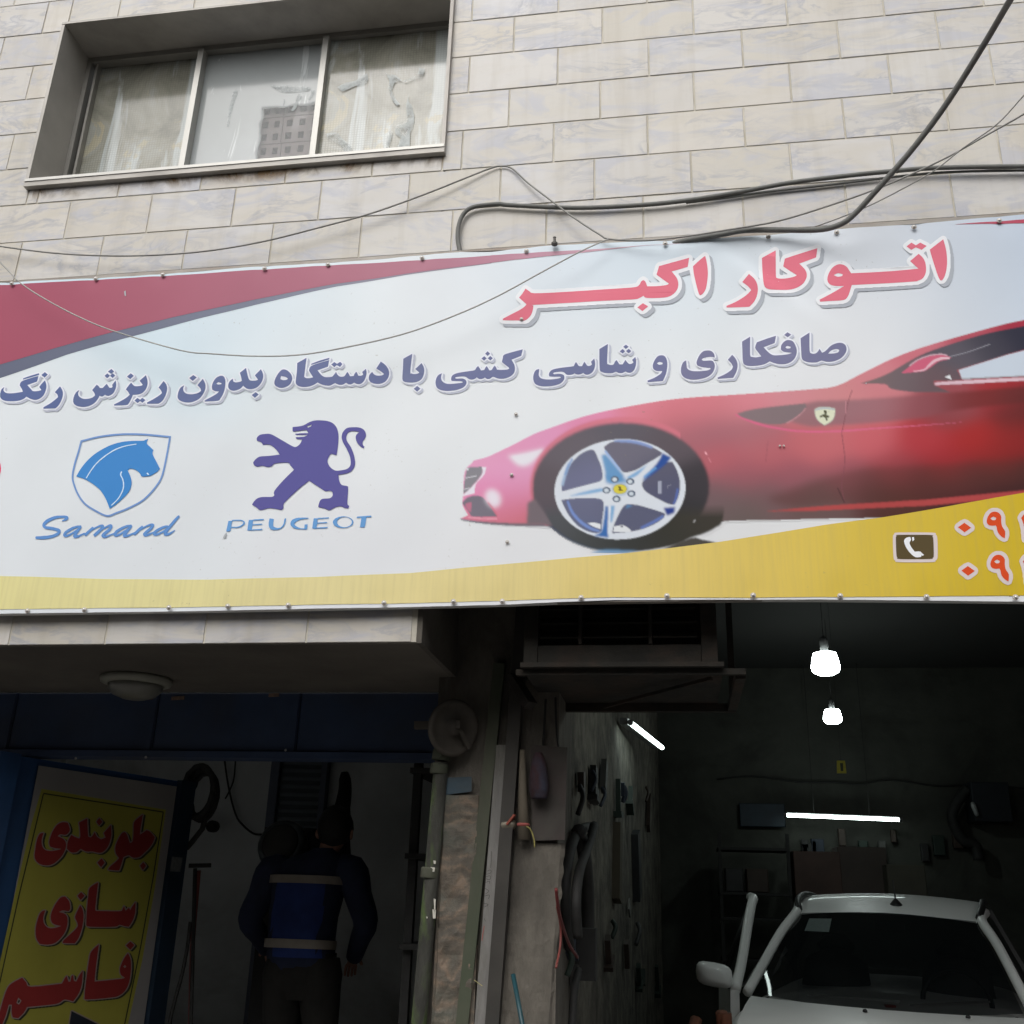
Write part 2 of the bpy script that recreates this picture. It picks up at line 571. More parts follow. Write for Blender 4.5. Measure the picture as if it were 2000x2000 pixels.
LINE2 = [
    [g(S('G', 1522,140,1523,300,1535,325,1560,330,1590,318,1612,285,1635,320,1665,305,1710,260,1760,235,1810,230,1845,250,1855,290,1840,330,1800,370,1740,395,1680,400,1630,390,1590,405,1540,408,1490,400,1455,375,1447,300,1442,190), hs=[S('G', 1760,285,1790,293,1780,315,1740,325,1690,328,1715,300)]),
     g(S('G', 990,170,990,330,1000,352,1040,358,1090,350,1060,310,1035,270,1050,222,1140,190,1222,165,1210,230,1110,268,1150,310,1190,338,1240,342,1320,335,1365,322,1340,318,1290,310,1265,290,1270,250,1300,215,1335,205,1375,220,1400,265,1408,310,1395,360,1360,400,1310,420,1250,422,1200,410,1165,395,1120,420,1060,432,990,435,945,425,925,395,920,300,917,215), hs=[S('G', 1325,258,1355,268,1350,280,1320,282,1305,270)]),
     g(S('G', 1325,135,1358,158,1325,180,1295,158)),
     g(S('G', 828,333,860,370,877,420,868,480,838,540,700,550,697,537,760,510,820,470,835,440,820,410,790,378)),
     g(S('G', 415,385,385,405,368,460,372,505,400,540,460,558,540,552,610,530,655,490,672,440,665,405,640,385,570,388,555,375,575,362,630,352,672,358,665,325,640,300,605,295,565,305,530,345,508,400,515,430,560,445,630,452,635,462,600,475,520,482,460,478,425,458,418,420))],
    [g(S('G', 185,338,220,345,242,385,245,440,232,510,205,570,70,580,68,565,130,540,185,505,200,480,150,478,120,460,115,425,130,385,155,350), hs=[S('G', 175,397,205,407,200,420,170,423,152,410)])],
    [g(S('F', 1292,182,1283,380,1295,405,1330,413,1355,405,1370,375,1388,358,1403,380,1420,405,1455,405,1470,380,1487,355,1505,380,1530,400,1560,395,1575,380,1560,355,1595,322,1605,365,1600,420,1580,470,1545,495,1510,495,1485,485,1450,500,1410,500,1380,487,1340,502,1270,503,1225,490,1200,460,1197,240)),
     g(S('F', 1492,187,1522,210,1490,235,1462,210)), g(S('F', 1455,235,1482,260,1455,285,1422,262)), g(S('F', 1522,232,1552,257,1522,282,1492,258)),
     g(S('F', 530,460,490,475,467,525,465,580,485,625,540,650,610,655,700,645,770,620,805,580,808,545,795,525,750,515,700,520,683,512,700,500,760,493,800,497,835,525,870,528,905,520,920,510,950,522,985,520,1018,505,1045,522,1080,520,1120,495,1145,445,1150,390,1140,345,1105,380,1115,410,1095,425,1065,425,1045,400,1033,380,1020,400,1005,430,970,428,950,400,937,385,925,405,915,430,870,438,780,448,690,465,650,490,637,525,645,545,700,548,760,548,770,558,740,568,660,578,590,575,545,560,525,530,528,490))],
    [g(S('E', 1268,390,1225,412,1200,460,1197,510,1215,555,1265,580,1340,588,1430,578,1500,553,1535,518,1540,485,1525,462,1490,450,1430,452,1415,445,1425,435,1480,428,1530,432,1570,458,1610,462,1640,450,1655,438,1680,455,1715,455,1745,440,1770,455,1800,453,1835,432),
       S('F', 60,560,100,567,150,563,210,540,250,500,260,450,250,405,222,355,330,312,347,240,250,265,140,300,125,340,115,380,150,410,190,440,195,455,170,465,100,468,60,465,50,440,35,420),
       S('E', 1835,330,1820,355,1795,360,1780,335,1765,312,1750,330,1735,355,1700,360,1690,340,1670,312,1650,330,1630,358,1560,370,1490,380,1420,395,1380,420,1370,455,1375,475,1400,478,1470,480,1500,488,1490,497,1430,505,1350,510,1300,500,1265,470,1258,430)),
     g(S('E', 1775,148,1803,175,1775,200,1748,175)), g(S('E', 1738,203,1765,228,1735,252,1706,228)), g(S('E', 1805,200,1833,225,1805,250,1775,226))],
    [g(S('E', 937,172,915,370,930,390,960,397,1000,390,1015,380,970,340,1040,275,1065,320,1070,370,1055,430,1020,470,960,490,890,490,845,480,827,450,833,340,838,228)), g(S('E', 992,528,1028,560,990,593,953,560))],
    [g(S('E', 590,263,640,300,672,345,682,390,670,440,635,485,580,508,520,507,475,490,457,455,465,410,495,378,515,405,550,418,600,415,625,400,595,375,540,340)),
     g(S('D', 1528,52,1505,230,1500,260,1520,275,1560,277,1600,268,1580,235,1555,195,1575,145,1680,105,1780,78,1765,150,1650,190,1690,240,1730,265,1790,265,1820,255),
       S('E', 95,378,110,410,140,432,185,428,205,400,222,380,235,400,250,428,290,425,300,400,318,378,330,395,340,420,370,422,395,410,385,380,425,345,433,390,420,445,395,490,360,513,325,512,295,498,260,517,230,515,205,500,170,520,130,522,100,512,80,505),
       S('D', 1790,360,1740,358,1690,345,1650,325,1610,350,1560,368,1500,375,1450,368,1415,345,1408,310,1420,210,1425,110)),
     g(S('D', 1782,52,1780,70,1680,100,1580,130,1580,118,1680,80)), g(S('E', 75,270,105,290,140,268,165,292,138,325,103,302,75,325,40,297)),
     g(S('D', 1262,182,1310,190,1350,225,1368,265,1365,305,1340,350,1290,378,1240,385,1195,370,1172,340,1180,290,1215,225), hs=[S('D', 1245,255,1290,262,1320,280,1310,295,1270,300,1238,288)])],
    [g(S('D', 1022,178,1045,230,1045,280,1025,330,985,375,930,398,880,398,845,380,825,360,790,395,730,415,690,410,660,385,657,345,675,305,708,280,712,310,740,322,790,315,808,305,800,260,785,215,855,162,870,230,885,280,905,303,960,305,990,295,955,245)), g(S('D', 965,433,998,460,955,497,920,465)),
     g(S('D', 575,245,610,260,625,310,618,390,600,450,570,500,540,525,395,533,398,518,470,480,530,445,553,420,510,417,478,400,473,360,490,310,525,265), hs=[S('D', 545,317,580,328,578,340,545,343,522,333)]),
     g(S('D', 372,278,398,330,402,380,385,430,345,490,290,525,225,543,160,538,110,515,93,480,105,420,130,375,168,352,155,390,165,425,200,447,260,450,320,435,352,412,345,385,312,350)), g(S('D', 268,238,305,265,260,303,222,272))],
    [g(S('C', 1815,308,1845,345,1855,395,1840,455,1810,515,1770,552,1730,560,1632,560,1635,545,1700,510,1770,465,1797,440,1785,410,1760,380)),
     g(S('C', 1620,243,1637,300,1637,350,1615,405,1580,440,1530,458,1475,462,1455,510,1430,555,1400,575,1268,580,1265,567,1330,535,1400,495,1440,460,1420,425,1397,400,1430,355,1455,325,1475,348,1500,365,1560,362,1585,350,1550,305)),
     g(S('C', 1452,222,1485,250,1445,287,1410,258)), g(S('C', 1525,495,1555,515,1580,495,1615,520,1580,550,1555,530,1527,553,1493,525)),
     g(S('C', 1285,300,1290,350,1280,400,1255,445,1215,470,1185,470,1165,460,1135,480,1105,472,1085,510,1045,555,990,585,930,597,870,590,830,570,815,535,825,480,850,435,885,410,870,445,880,480,920,505,970,507,1020,495,1055,470,1050,445,1025,410,1075,350,1095,365,1110,385,1140,385,1155,370,1185,340,1200,360,1215,383,1240,382,1250,370,1245,350)),
     g(S('C', 1238,175,1268,203,1235,230,1200,205)), g(S('C', 1192,225,1222,250,1190,278,1162,252)), g(S('C', 1250,222,1280,247,1250,275,1222,250))],
    [g(S('C', 670,370,695,410,703,450,695,500,665,565,630,605,600,615,485,618,487,600,560,560,620,515,648,490,640,460,612,435)),
     g(S('C', 500,300,515,350,513,400,490,460,450,500,400,517,350,510,310,490,290,480,260,505,200,525,110,530,40,520,5,495,-4,460,5,420,15,395,45,372,35,400,45,425,80,440,150,440,220,430,250,425,240,395,215,355,235,310,330,275,425,250,410,312,300,350,345,400,370,420,430,418,460,408,435,372,465,335)),
     g(S('C', 430,220,433,238,330,268,250,290,255,275,340,245)), g(S('C', 497,208,530,235,495,270,458,240))]]

SHIELD = S('H', 595,190,800,140,1000,115,1150,108,1350,112,1640,138)
SHIELD2 = S('H', 1640,138,1600,370,1550,590,1480,720,1330,880,1150,980,1000,1040,900,1072)
SHIELD3 = S('H', 900,1072,760,1010,640,930,560,820,510,700,492,600,520,450,560,320,595,190)
HORSE = g(S('H', 1385,163,1368,200,1372,225,1410,260,1445,295,1435,340,1480,430,1522,515,1490,550,1450,575,1410,598,1360,605,1315,608,1295,590,1290,575,1255,540,1210,520,1168,512,1143,537,1165,580,1185,640,1187,700,1170,760,1130,820,1070,880,1000,940,932,988,910,930,880,860,830,780,760,715,660,650,600,625,537,607,580,530,640,450,720,370,820,300,950,235,1080,200,1200,188,1320,185,1350,175))
HK = 320 / 1932.0
SAMAND = [
    (S('H', 370,1135,420,1115,432,1092,380,1085,300,1090,200,1130,155,1180,180,1210,270,1225,335,1245,330,1280,260,1315,150,1330,55,1330), [8,30,34,30,34,40,36,34,36,38,34,36,40,28]),
    (S('H', 600,1195,520,1210,430,1260,402,1300,430,1312,500,1275,580,1220), [20,30,34,34,26,22,18]),
    (S('H', 598,1200,540,1275,520,1318,570,1312,640,1275), [26,34,36,26,12]),
    (S('H', 738,1205,690,1255,640,1305), [20,32,34]), (S('H', 640,1300,720,1238,810,1192,850,1190,830,1230,745,1308), [10,18,22,30,34,34]),
    (S('H', 745,1300,850,1225,920,1188,950,1190,925,1235,850,1300,880,1318,985,1275), [10,18,26,32,36,36,28,10]),
    (S('H', 1190,1182,1110,1200,1020,1250,990,1292,1020,1302,1100,1255,1180,1205), [20,30,34,34,26,22,18]),
    (S('H', 1188,1188,1120,1270,1100,1308,1150,1302,1235,1262), [26,34,36,26,12]),
    (S('H', 1320,1190,1270,1240,1215,1295), [22,32,34]), (S('H', 1215,1290,1310,1222,1400,1178,1440,1178,1420,1215,1340,1285,1370,1300,1465,1255), [10,18,24,32,36,36,26,10]),
    (S('H', 1620,1192,1560,1207,1480,1250,1455,1285,1490,1292,1570,1250,1650,1190), [20,30,34,34,26,22,18]),
    (S('H', 1752,1070,1680,1150,1600,1250,1585,1288,1630,1285,1700,1240), [24,36,36,36,26,10])]
LION = g(S('I', 855,205,910,200,980,187,1060,145,1130,128,1200,128,1270,137,1335,165,1375,215,1395,290,1395,370,1385,460,1372,537,1310,520,1285,550,1268,595,1275,640,1305,685,1360,718,1420,715,1490,700,1530,665,1538,610,1525,540,1490,460,1450,390,1433,330,1445,270,1490,220,1550,207,1630,208,1680,225,1710,260,1718,305,1700,345,1680,375,1680,410,1700,435,1690,452,1650,430,1610,380,1597,335,1605,295,1640,265,1600,255,1545,253,1505,275,1487,320,1495,370,1540,440,1575,530,1590,610,1585,660,1555,715,1500,748,1395,768,1400,820,1415,865,1440,890,1495,900,1508,920,1505,1010,1500,1110,1522,1135,1510,1165,1470,1158,1420,1140,1370,1148,1330,1165,1285,1187,1230,1165,1155,1148,1175,1080,1210,1052,1290,1045,1325,1015,1325,975,1295,955,1245,962,1190,930,1052,840,960,910,870,990,755,1105,750,1160,725,1187,650,1172,570,1165,475,1187,430,1155,375,1120,400,1080,440,1045,500,1030,610,1030,640,1010,640,960,740,840,872,710,830,660,795,625,645,635,610,665,560,677,500,660,440,672,400,655,388,625,410,590,465,553,570,545,700,530,660,470,600,420,550,410,505,418,485,385,435,368,432,335,465,300,520,288,600,290,720,355,860,435,905,435,945,400,968,355,900,345,890,325,950,322,1000,318,1035,298,890,295,885,285,950,280,1040,278,1025,250,1000,242,870,258,853,245),
         hs=[S('I', 1020,195,1050,187,1082,175,1070,200,1035,212)])

def ell(crop, cx, cy, rx, ry, n=28, rot=0.0):
    pts = []
    for i in range(n):
        a = 2 * math.pi * i / n
        x, y = rx * math.cos(a), ry * math.sin(a)
        pts += [cx + x * math.cos(rot) - y * math.sin(rot), cy + x * math.sin(rot) + y * math.cos(rot)]
    return S(crop, *pts)

IK = 320 / 1932.0
def st(crop, w, *nums, n=4):
    return (stroke(S(crop, *nums), [v * CROP[crop][2] / 1932.0 for v in w] if isinstance(w, (list, tuple)) else w * CROP[crop][2] / 1932.0, n), [])

MAKER = [
    (S('I', 95,1310,140,1308,120,1432,68,1435), []), st('I', [12,12,16,20,14,12], 140,1305,230,1303,275,1318,280,1345,225,1382,128,1388),
    (S('I', 338,1300,392,1298,372,1426,318,1428), []), (S('I', 390,1296,520,1289,518,1303,388,1310), []), (S('I', 382,1353,500,1346,498,1358,380,1365), []), (S('I', 374,1414,502,1406,500,1421,372,1426), []),
    st('I', [52,54,50,26,14,16,20,18], 611,1288,600,1350,612,1392,660,1409,715,1400,752,1362,765,1320,772,1284),
    st('I', [8,26,48,50,34,12,9], 1045,1281,940,1288,872,1315,855,1352,885,1388,950,1405,1025,1409), (S('I', 998,1355,1034,1352,1026,1408,992,1408), []),
    (S('I', 1104,1282,1152,1280,1136,1404,1085,1406), []), (S('I', 1150,1278,1284,1269,1282,1282,1148,1291), []), (S('I', 1144,1332,1262,1325,1260,1338,1142,1345), []), (S('I', 1138,1391,1268,1382,1266,1397,1136,1404), []),
    (ell('I', 1450,1328, 122, 70), [ell('I', 1466,1326, 88, 60)]),
    (S('I', 1612,1262,1786,1250,1782,1268,1608,1279), []), (S('I', 1668,1274,1727,1270,1706,1389,1648,1391), [])]
PHONE_FRAME = [(corners_smooth(S('J', 235,552,690,552,745,580,765,640,768,880,740,930,690,952,250,952,195,930,172,880,165,620,185,575), 4, 80), [])]
PHONE_FIELD = [(corners_smooth(S('J', 250,583,665,583,700,605,712,660,716,860,700,895,660,910,262,910,225,890,212,840,205,640,215,600), 4, 80), [])]
HANDSET = [g(S('J', 320,650,350,620,400,610,410,650,390,690,415,750,460,810,520,805,550,845,545,880,470,885,400,830,345,755,320,690)), g(S('J', 422,615,450,612,455,650,430,672)), g(S('J', 532,805,585,855,562,868,520,818))]
NINE = S('J', 1540,270,1590,285,1625,330,1625,400,1640,470,1680,535,1675,630,1625,600,1580,545,1565,480,1550,455,1500,460,1450,445,1430,400,1445,340,1485,285)
NINE_H = S('J', 1520,335,1560,355,1550,382,1510,385,1480,360)
ONE = S('J', 1895,355,1935,300,1965,390,1980,500,1985,640,1955,640,1945,520,1920,410)
jd = lambda pts, dx, dy: [(x + dx * 280 / 1932, y + dy * 280 / 1932) for x, y in pts]
DIGITS = [[g(S('J', 1130,420,1220,487,1132,548,1042,482))], [g(NINE, hs=[NINE_H])], [g(ONE)],
          [g(S('J', 1175,1003,1270,1070,1178,1135,1088,1065))], [g(jd(NINE, 50, 580), hs=[jd(NINE_H, 50, 580)])], [g(jd(ONE, 25, 585))]]

def ring(pts, w):
    P = [np.array(p) for p in corners_smooth(pts, 4)]
    P = [p for i, p in enumerate(P) if np.hypot(*(p - P[i - 1])) > 1e-6]
    o, n = [], []
    for i in range(len(P)):
        a, b = P[i] - P[i - 1], P[(i + 1) % len(P)] - P[i]
        a, b = a / np.hypot(*a), b / np.hypot(*b)
        m = np.array([-a[1] - b[1], a[0] + b[0]])
        m /= np.hypot(*m)
        m /= max(.5, m @ np.array([-a[1], a[0]]))
        o.append(tuple(P[i] + m * w / 2))
        n.append(tuple(P[i] - m * w / 2))
    if abs(area(o)) < abs(area(n)):
        o, n = n, o
    return (o, [n])

# ---------------------------------------------------------------- the printed car picture, painted in ink per vertex
class Paint:
    def __init__(self, x0, y0, x1, y1, step):
        self.x0, self.y0, self.step = x0, y0, step
        self.gx = np.arange(x0, x1, step)
        self.gy = np.arange(y0, y1, step)
        self.X, self.Y = np.meshgrid(self.gx, self.gy)
        self.img = np.ones(self.X.shape + (3,)) * ink_lin(226)
        self.alpha = np.zeros(self.X.shape)

    def mask(self, poly, soft=.6):
        xs, ys = [p[0] for p in poly], [p[1] for p in poly]
        m = soft * 4 + 3
        i0 = max(0, int((min(xs) - m - self.x0) / self.step)); i1 = min(len(self.gx), int((max(xs) + m - self.x0) / self.step) + 2)
        j0 = max(0, int((min(ys) - m - self.y0) / self.step)); j1 = min(len(self.gy), int((max(ys) + m - self.y0) / self.step) + 2)
        out = np.zeros(self.X.shape)
        if i1 <= i0 or j1 <= j0:
            return out
        acc = 0
        for ox in (-.25, .25):
            for oy in (-.25, .25):
                acc = acc + pip(poly, self.X[j0:j1, i0:i1] + ox * self.step, self.Y[j0:j1, i0:i1] + oy * self.step)
        out[j0:j1, i0:i1] = blur(acc / 4.0, soft / self.step)
        return out

    def fill(self, poly, col, soft=.6, op=1.0, smooth=True, cover=False, clip=None):
        poly = corners_smooth(poly) if smooth else poly
        m = self.mask(poly, soft) * op
        if clip is not None:
            m = m * clip
        c = col if isinstance(col, np.ndarray) else np.array([ink_lin(v) for v in col])
        self.img = self.img * (1 - m[..., None]) + c * m[..., None]
        if cover:
            self.alpha = np.maximum(self.alpha, m)
        return m

    def line(self, pts, w, col, soft=.8, op=1.0):
        self.fill(stroke(pts, w), col, soft, op, False)

def field(P, samples, sigma):
    f = rbf(samples, sigma)
    return f(P.X.ravel(), P.Y.ravel())[:, :3].reshape(P.img.shape) / PRINT_GAIN

def paint_car():
    P = Paint(888, 556, 2702, 1082, 2.0)
    body = [(922,904),(926,899),(950,893),(981,879),(1012,864),(1043,848),(1082,833.6),(1128,817),(1180,803),(1262,787.5),(1330,778),(1403,772.5),(1507,766.7),(1580,761),(1633,754),(1683,729.4),(1745,699.4),(1807,676.6),(1890,651.8),(1952,635),(2000,625),(2150,600),(2350,577),(2550,574),(2760,590),
            (2760,1000),(1722,1012),(1507,1016),(1416,1018),(1380,1030),(1340,1040),(1080,1027),(1020,1026),(973,1024),(926,1018),(899,1013),(914,1006),(905,990),(903,980),(905,965),(906,930),(911,914)]
    B = [(940,905,(222,165,195)),(1000,880,(222,160,190)),(1060,850,(221,160,192)),(1150,815,(220,150,180)),(1250,795,(215,140,155)),(1350,785,(214,140,150)),(1450,780,(212,142,152)),(1550,772,(208,148,155)),(1620,765,(206,148,152)),
         (1000,930,(222,168,200)),(960,960,(222,150,185)),(990,985,(220,150,185)),(1015,960,(216,150,178)),(1010,1002,(205,128,140)),(1030,1012,(200,125,132)),(980,1008,(205,130,140)),
         (1300,815,(208,132,140)),(1350,803,(208,130,140)),(1400,800,(208,135,142)),(1400,836,(163,120,128)),(1360,850,(167,120,128)),(1330,838,(180,122,130)),(1480,848,(176,125,132)),(1400,885,(185,115,122)),(1500,880,(188,118,124)),(1600,870,(195,120,125)),(1600,850,(196,125,130)),(1700,857,(198,116,122)),(1800,860,(180,92,96)),(1900,860,(170,82,84)),(1990,855,(150,70,72)),
         (1450,930,(165,112,120)),(1550,930,(160,110,118)),(1650,930,(160,108,115)),(1750,918,(165,98,103)),(1850,908,(165,85,88)),(1950,898,(150,75,78)),(1420,970,(128,112,115)),(1500,970,(130,110,112)),(1600,970,(122,106,106)),(1700,958,(112,92,92)),(1800,940,(110,85,85)),(1900,932,(105,78,76)),(2000,930,(95,72,65)),(1450,1000,(120,112,110)),(1600,990,(120,105,104)),(1750,980,(105,88,85)),(1850,965,(100,84,75)),(1950,955,(97,80,68)),
         (1660,772,(205,145,148)),(1700,745,(205,140,148)),(1800,690,(200,128,138)),(1900,655,(180,105,115)),(1990,632,(165,85,95)),(1720,770,(198,135,140)),(1850,775,(165,105,110)),(1950,765,(165,85,88)),(1850,795,(140,95,98)),(1990,800,(115,70,72)),(2080,850,(140,62,64)),(2080,780,(150,75,78)),(2080,930,(90,68,60)), (2200,850,(150,58,62)), (2400,820,(160,62,66)), (2600,800,(165,66,70)), (2350,585,(170,85,95)), (2600,585,(165,80,90)), (2300,720,(150,70,75)), (2600,690,(160,72,78)), (2400,900,(110,66,66))]
    m_body = P.fill(body, field(P, B, 34), .8, cover=True)
    inb = P.alpha.copy()
    # darker band under the shoulder line, light lower flank
    P.fill(S('M', 1320,425,1700,392,2050,372,2950,300,5000,160,6900,60,6900,140,5000,300,2950,460,2400,560,1932,612,1600,628,1360,640,1180,600), field(P, [(1580,800,(152,126,130)),(1640,800,(150,122,128)),(1700,800,(158,122,128)),(1800,800,(150,105,110)),(1900,795,(128,80,82)),(2000,790,(115,68,70)),(2100,780,(112,66,68))], 40), 3.0, .85)
    P.fill(S('N', 300,1540,900,1500,1500,1470,1932,1440,2600,1400,5400,1250,5400,1500,2600,1600,1932,1640,900,1800,100,1860,-300,1880,-500,1800), (108,88,86), 7, .5)
    # highlight along the shoulder line
    P.line(S('M', 660,530,720,560,900,628,1100,668,1300,688,1650,685,1932,665,2300,640,2800,600), [2.5, 4.5, 4.5, 4, 3.5, 2, .3], (212,122,148), 1.0)
    # side vent
    P.fill(S('M', 680,520,850,478,1320,425,1320,480,1220,570,1130,615,1000,625,880,605,720,555), (142,129,132), 1.2)
    P.line(S('M', 1322,470,1280,520,1200,580,1140,612), 1.8, (205,155,162), .9)
    # door shut lines
    P.line(S('M', 1760,300,1725,400,1700,520,1672,660,1665,720,1690,930,1680,1080,1660,1200,1690,1370), 1.6, (135,98,104), .8, .8)
    P.line(S('M', 1700,400,1700,520), 1.4, (200,150,158), .8, .7)
    P.line(S('M', 1620,1220,1690,1370), 2.0, (95,72,76), .8, .8)
    P.line(S('M', 965,780,945,980), 1.4, (140,100,108), 1.0, .5)
    # sill highlight
    P.fill(S('M', 960,1442,1400,1400,1932,1366,2300,1340,2900,1290,6900,900,6900,980,2900,1350,2300,1395,1932,1415,1400,1438), (180,100,100), 1.3, .95)
    # glass, mirror, belt line
    P.fill(S('N', 380,722,620,640,830,520,1000,432,1300,326,1600,240,1932,178,2600,60,3700,-40,4700,-40,5200,60,5200,330,4600,300,3900,220,2600,280,1932,405,1600,500,1320,585,1310,600,1350,680,1250,690,1100,690,1080,705,1100,740,1240,800,900,800,680,770,620,725),
           field(P, [(1690,745,(135,122,122)),(1760,740,(126,116,120)),(1830,745,(122,108,112)),(1870,690,(112,109,116)),(1930,670,(95,94,101)),(1990,650,(84,84,92)),(2080,630,(80,80,88)), (2300,600,(78,78,86)), (2600,640,(76,76,84))], 30), 1.0)
    P.fill(S('N', 1318,590,1600,502,1932,410,2600,290,3600,210,4000,260,4000,600,2600,640,1932,650,1350,678), (196,206,218), .8)
    P.line(S('N', 1350,672,1932,652,2600,632,4000,590), 2.2, (158,160,165), .8)
    P.line(S('N', 1090,722,1300,708,1932,680,2600,655,4000,610,5000,560), [5, 7, 6, 5, 3], (214,188,198), .9)
    P.fill(S('N', 1185,655,1235,635,1250,682), (220,222,226), .7, smooth=False)
    P.fill(S('N', 770,625,850,560,930,500,1050,455,1160,445,1250,470,1210,490,1130,510,1060,560,990,600,880,615), (201,116,136), .8)
    P.line(S('N', 850,555,930,497,1050,452,1160,443,1210,455), 2.6, (200,172,182), .8)
    P.line(S('N', 890,605,990,590,1040,545,1090,505,1160,480,1230,478), [1.5, 3, 5, 5, 4], (222,190,200), .8)
    P.line(S('N', 1230,465,1400,420,1615,345), 1.6, (152,152,160), .7)
    # crest: black-edged shield with a prancing horse
    P.fill(S('M', 1400,478,1440,458,1500,452,1560,458,1604,468,1602,530,1573,592,1500,636,1437,592,1408,540), (172,160,158), .7)
    P.fill(S('M', 1408,484,1440,466,1500,460,1560,466,1596,476,1594,530,1567,587,1500,627,1443,587,1415,538), (217,220,198), .6)
    P.fill(S('M', 1408,484,1440,466,1500,460,1560,466,1596,476,1595,490,1500,478,1410,497), (188,196,196), .6)
    P.fill(S('M', 1492,490,1512,486,1524,505,1516,528,1548,545,1538,560,1524,552,1530,580,1512,590,1508,562,1482,548,1462,560,1450,545,1478,530,1498,524), (112,112,98), .5, smooth=False)
    # nose: grille, intake, lamps, splitter
    P.fill(S('K', 385,850,450,850,420,950,320,1060,300,1180,160,1215,165,1190,250,1110,340,1020,400,920), (226,223,232), .8, cover=True)
    P.fill(S('K', 205,855,390,845,400,920,340,1010,250,1110,165,1192,165,1110,185,970), (146,145,151), .8, cover=True)
    P.line(S('K', 188,988,330,960), 1.8, (205,205,212), .7)
    P.line(S('K', 163,1132,240,1110), 1.8, (205,205,212), .7)
    P.fill(S('K', 200,860,230,862,222,890,195,890), (222,222,228), .7)
    P.fill(S('K', 145,1300,200,1240,300,1210,400,1230,470,1310,530,1390,590,1475,290,1475,240,1430,180,1350), (133,129,139), .9, cover=True)
    P.fill(S('K', 185,1310,262,1290,260,1420,225,1400,192,1360), (190,130,150), 1.0)
    P.fill(S('K', 720,712,940,672,1190,615,1100,720,980,830,850,830), (227,224,232), 4.0)
    P.fill(S('K', 760,715,940,685,1170,625,1080,720,960,800,860,800), (228,226,233), 1.5, .6)
    P.fill(ell('K', 535,1245, 92, 118, rot=-.5), (228,224,233), 4.5, .95)
    P.line(S('K', 120,1505,300,1540,600,1566,960,1580,1270,1578), [2, 4, 5, 6, 5], (133,124,130), 1.2)
    P.line(S('K', 220,1482,400,1500,585,1505), 2.4, (222,165,180), .9)
    P.line(S('K', 470,1300,540,1385,590,1470), 2.2, (205,125,140), 1.2)
    # wheel arch and tyre
    P.fill(ell('L', 866,735, 1010, 770, 48, -.04), (208,132,144), 2.0, .9, clip=inb * (P.X < 1330))
    arch = ell('L', 866,752, 985, 722, 48, -.03)
    P.fill(arch, field(P, [(1060,960,(114,108,113)),(1060,1020,(108,103,109)),(1120,870,(120,115,121)),(1212,835,(112,110,117)),(1300,860,(113,107,112)),(1370,950,(92,90,93)),(1350,1010,(86,86,87)),(1212,1060,(92,93,95)),(1120,1040,(102,104,107))], 40), 2.4, 1, False, clip=np.clip((P.X - 1034) / 10, 0, 1))
    P.fill(S('K', 970,1300,1060,1250,1300,1582,958,1580), (130,122,127), 2.5, cover=True)
    tyre = S('L', 20,900,30,1020,110,1175,180,1240,250,1290,400,1370,630,1437,900,1452,1200,1440,1500,1380,1640,1310,1800,1260,1932,1190,1990,1130,2000,900,1800,500)
    P.fill(tyre, field(P, [(1090,1020,(104,106,109)),(1150,1055,(96,98,99)),(1230,1065,(90,91,90)),(1320,1040,(88,88,85)),(1380,1020,(92,90,87)),(1380,930,(98,92,95)),(1080,960,(112,110,115))], 40), 1.6, cover=True, clip=(P.Y > 985) * np.clip((P.Y - 985) / 25, 0, 1))
    P.fill(S('L', 1300,1450,1640,1310,1760,1325,1900,1355,1980,1380,1500,1470), (100,98,95), 1.2, cover=True)
    P.fill(S('L', 430,1530,520,1490,640,1450,800,1445,970,1450,1050,1450,900,1480), (130,165,198), 2.2, .9, cover=True)
    # rim
    disc = ell('L', 858,771, 728, 556, 56, -.07)
    P.fill(disc, (214,220,228), .9, 1, False)
    dark = field(P, [(1110,900,(120,122,140)),(1130,930,(126,128,152)),(1230,880,(124,122,134)),(1290,930,(112,112,126)),(1310,960,(106,108,128)),(1240,1010,(112,114,132)),(1130,1000,(120,122,142)),(1120,1040,(112,118,140))], 30)
    W = [S('L', 530,330,575,345,610,420,650,520,665,620,655,670,600,695,400,745,215,795,210,720,240,620,290,520,370,420,450,360),
         S('L', 680,300,740,255,830,232,960,236,1090,260,1220,305,1325,365,1300,400,1150,490,1040,555,960,580,905,585,850,540,770,430,700,350),
         S('L', 1440,465,1490,560,1518,650,1525,740,1505,850,1460,940,1380,925,1250,860,1150,800,1105,740,1110,690,1170,630,1280,540,1350,470),
         S('L', 935,940,1050,945,1200,985,1330,1025,1360,1045,1330,1095,1230,1160,1100,1212,980,1240,860,1252,770,1262,790,1170,850,1040,890,970),
         S('L', 205,890,270,880,400,870,550,870,640,880,675,920,675,1000,660,1120,650,1240,600,1260,500,1240,380,1170,290,1060,240,970)]
    for w in W:
        P.fill(w, dark, .9)
    blue, mid, deep = (112,154,196), (140,176,212), (82,104,160)
    P.line(S('L', 290,480,250,600,215,730), 5, (170,192,218), 1.5)
    P.line(S('L', 330,430,280,520,250,610), 4, (140,165,205), 1.2)
    P.line(S('L', 790,235,960,238,1100,265,1220,310), [3, 6, 6, 4], (142,160,205), 1.4)
    P.line(S('L', 275,900,330,1030,430,1140,540,1210,630,1235), [4, 6, 6, 4], (130,150,200), 1.1)
    P.line(S('L', 1500,760,1475,880,1450,935), 4, (110,125,180), 1.2)
    P.line(S('L', 1090,1200,1230,1130,1340,1065), 5, (118,135,190), 1.2)
    P.fill(S('L', 500,1150,570,1142,640,1160,640,1215,560,1185), (222,226,230), .8)
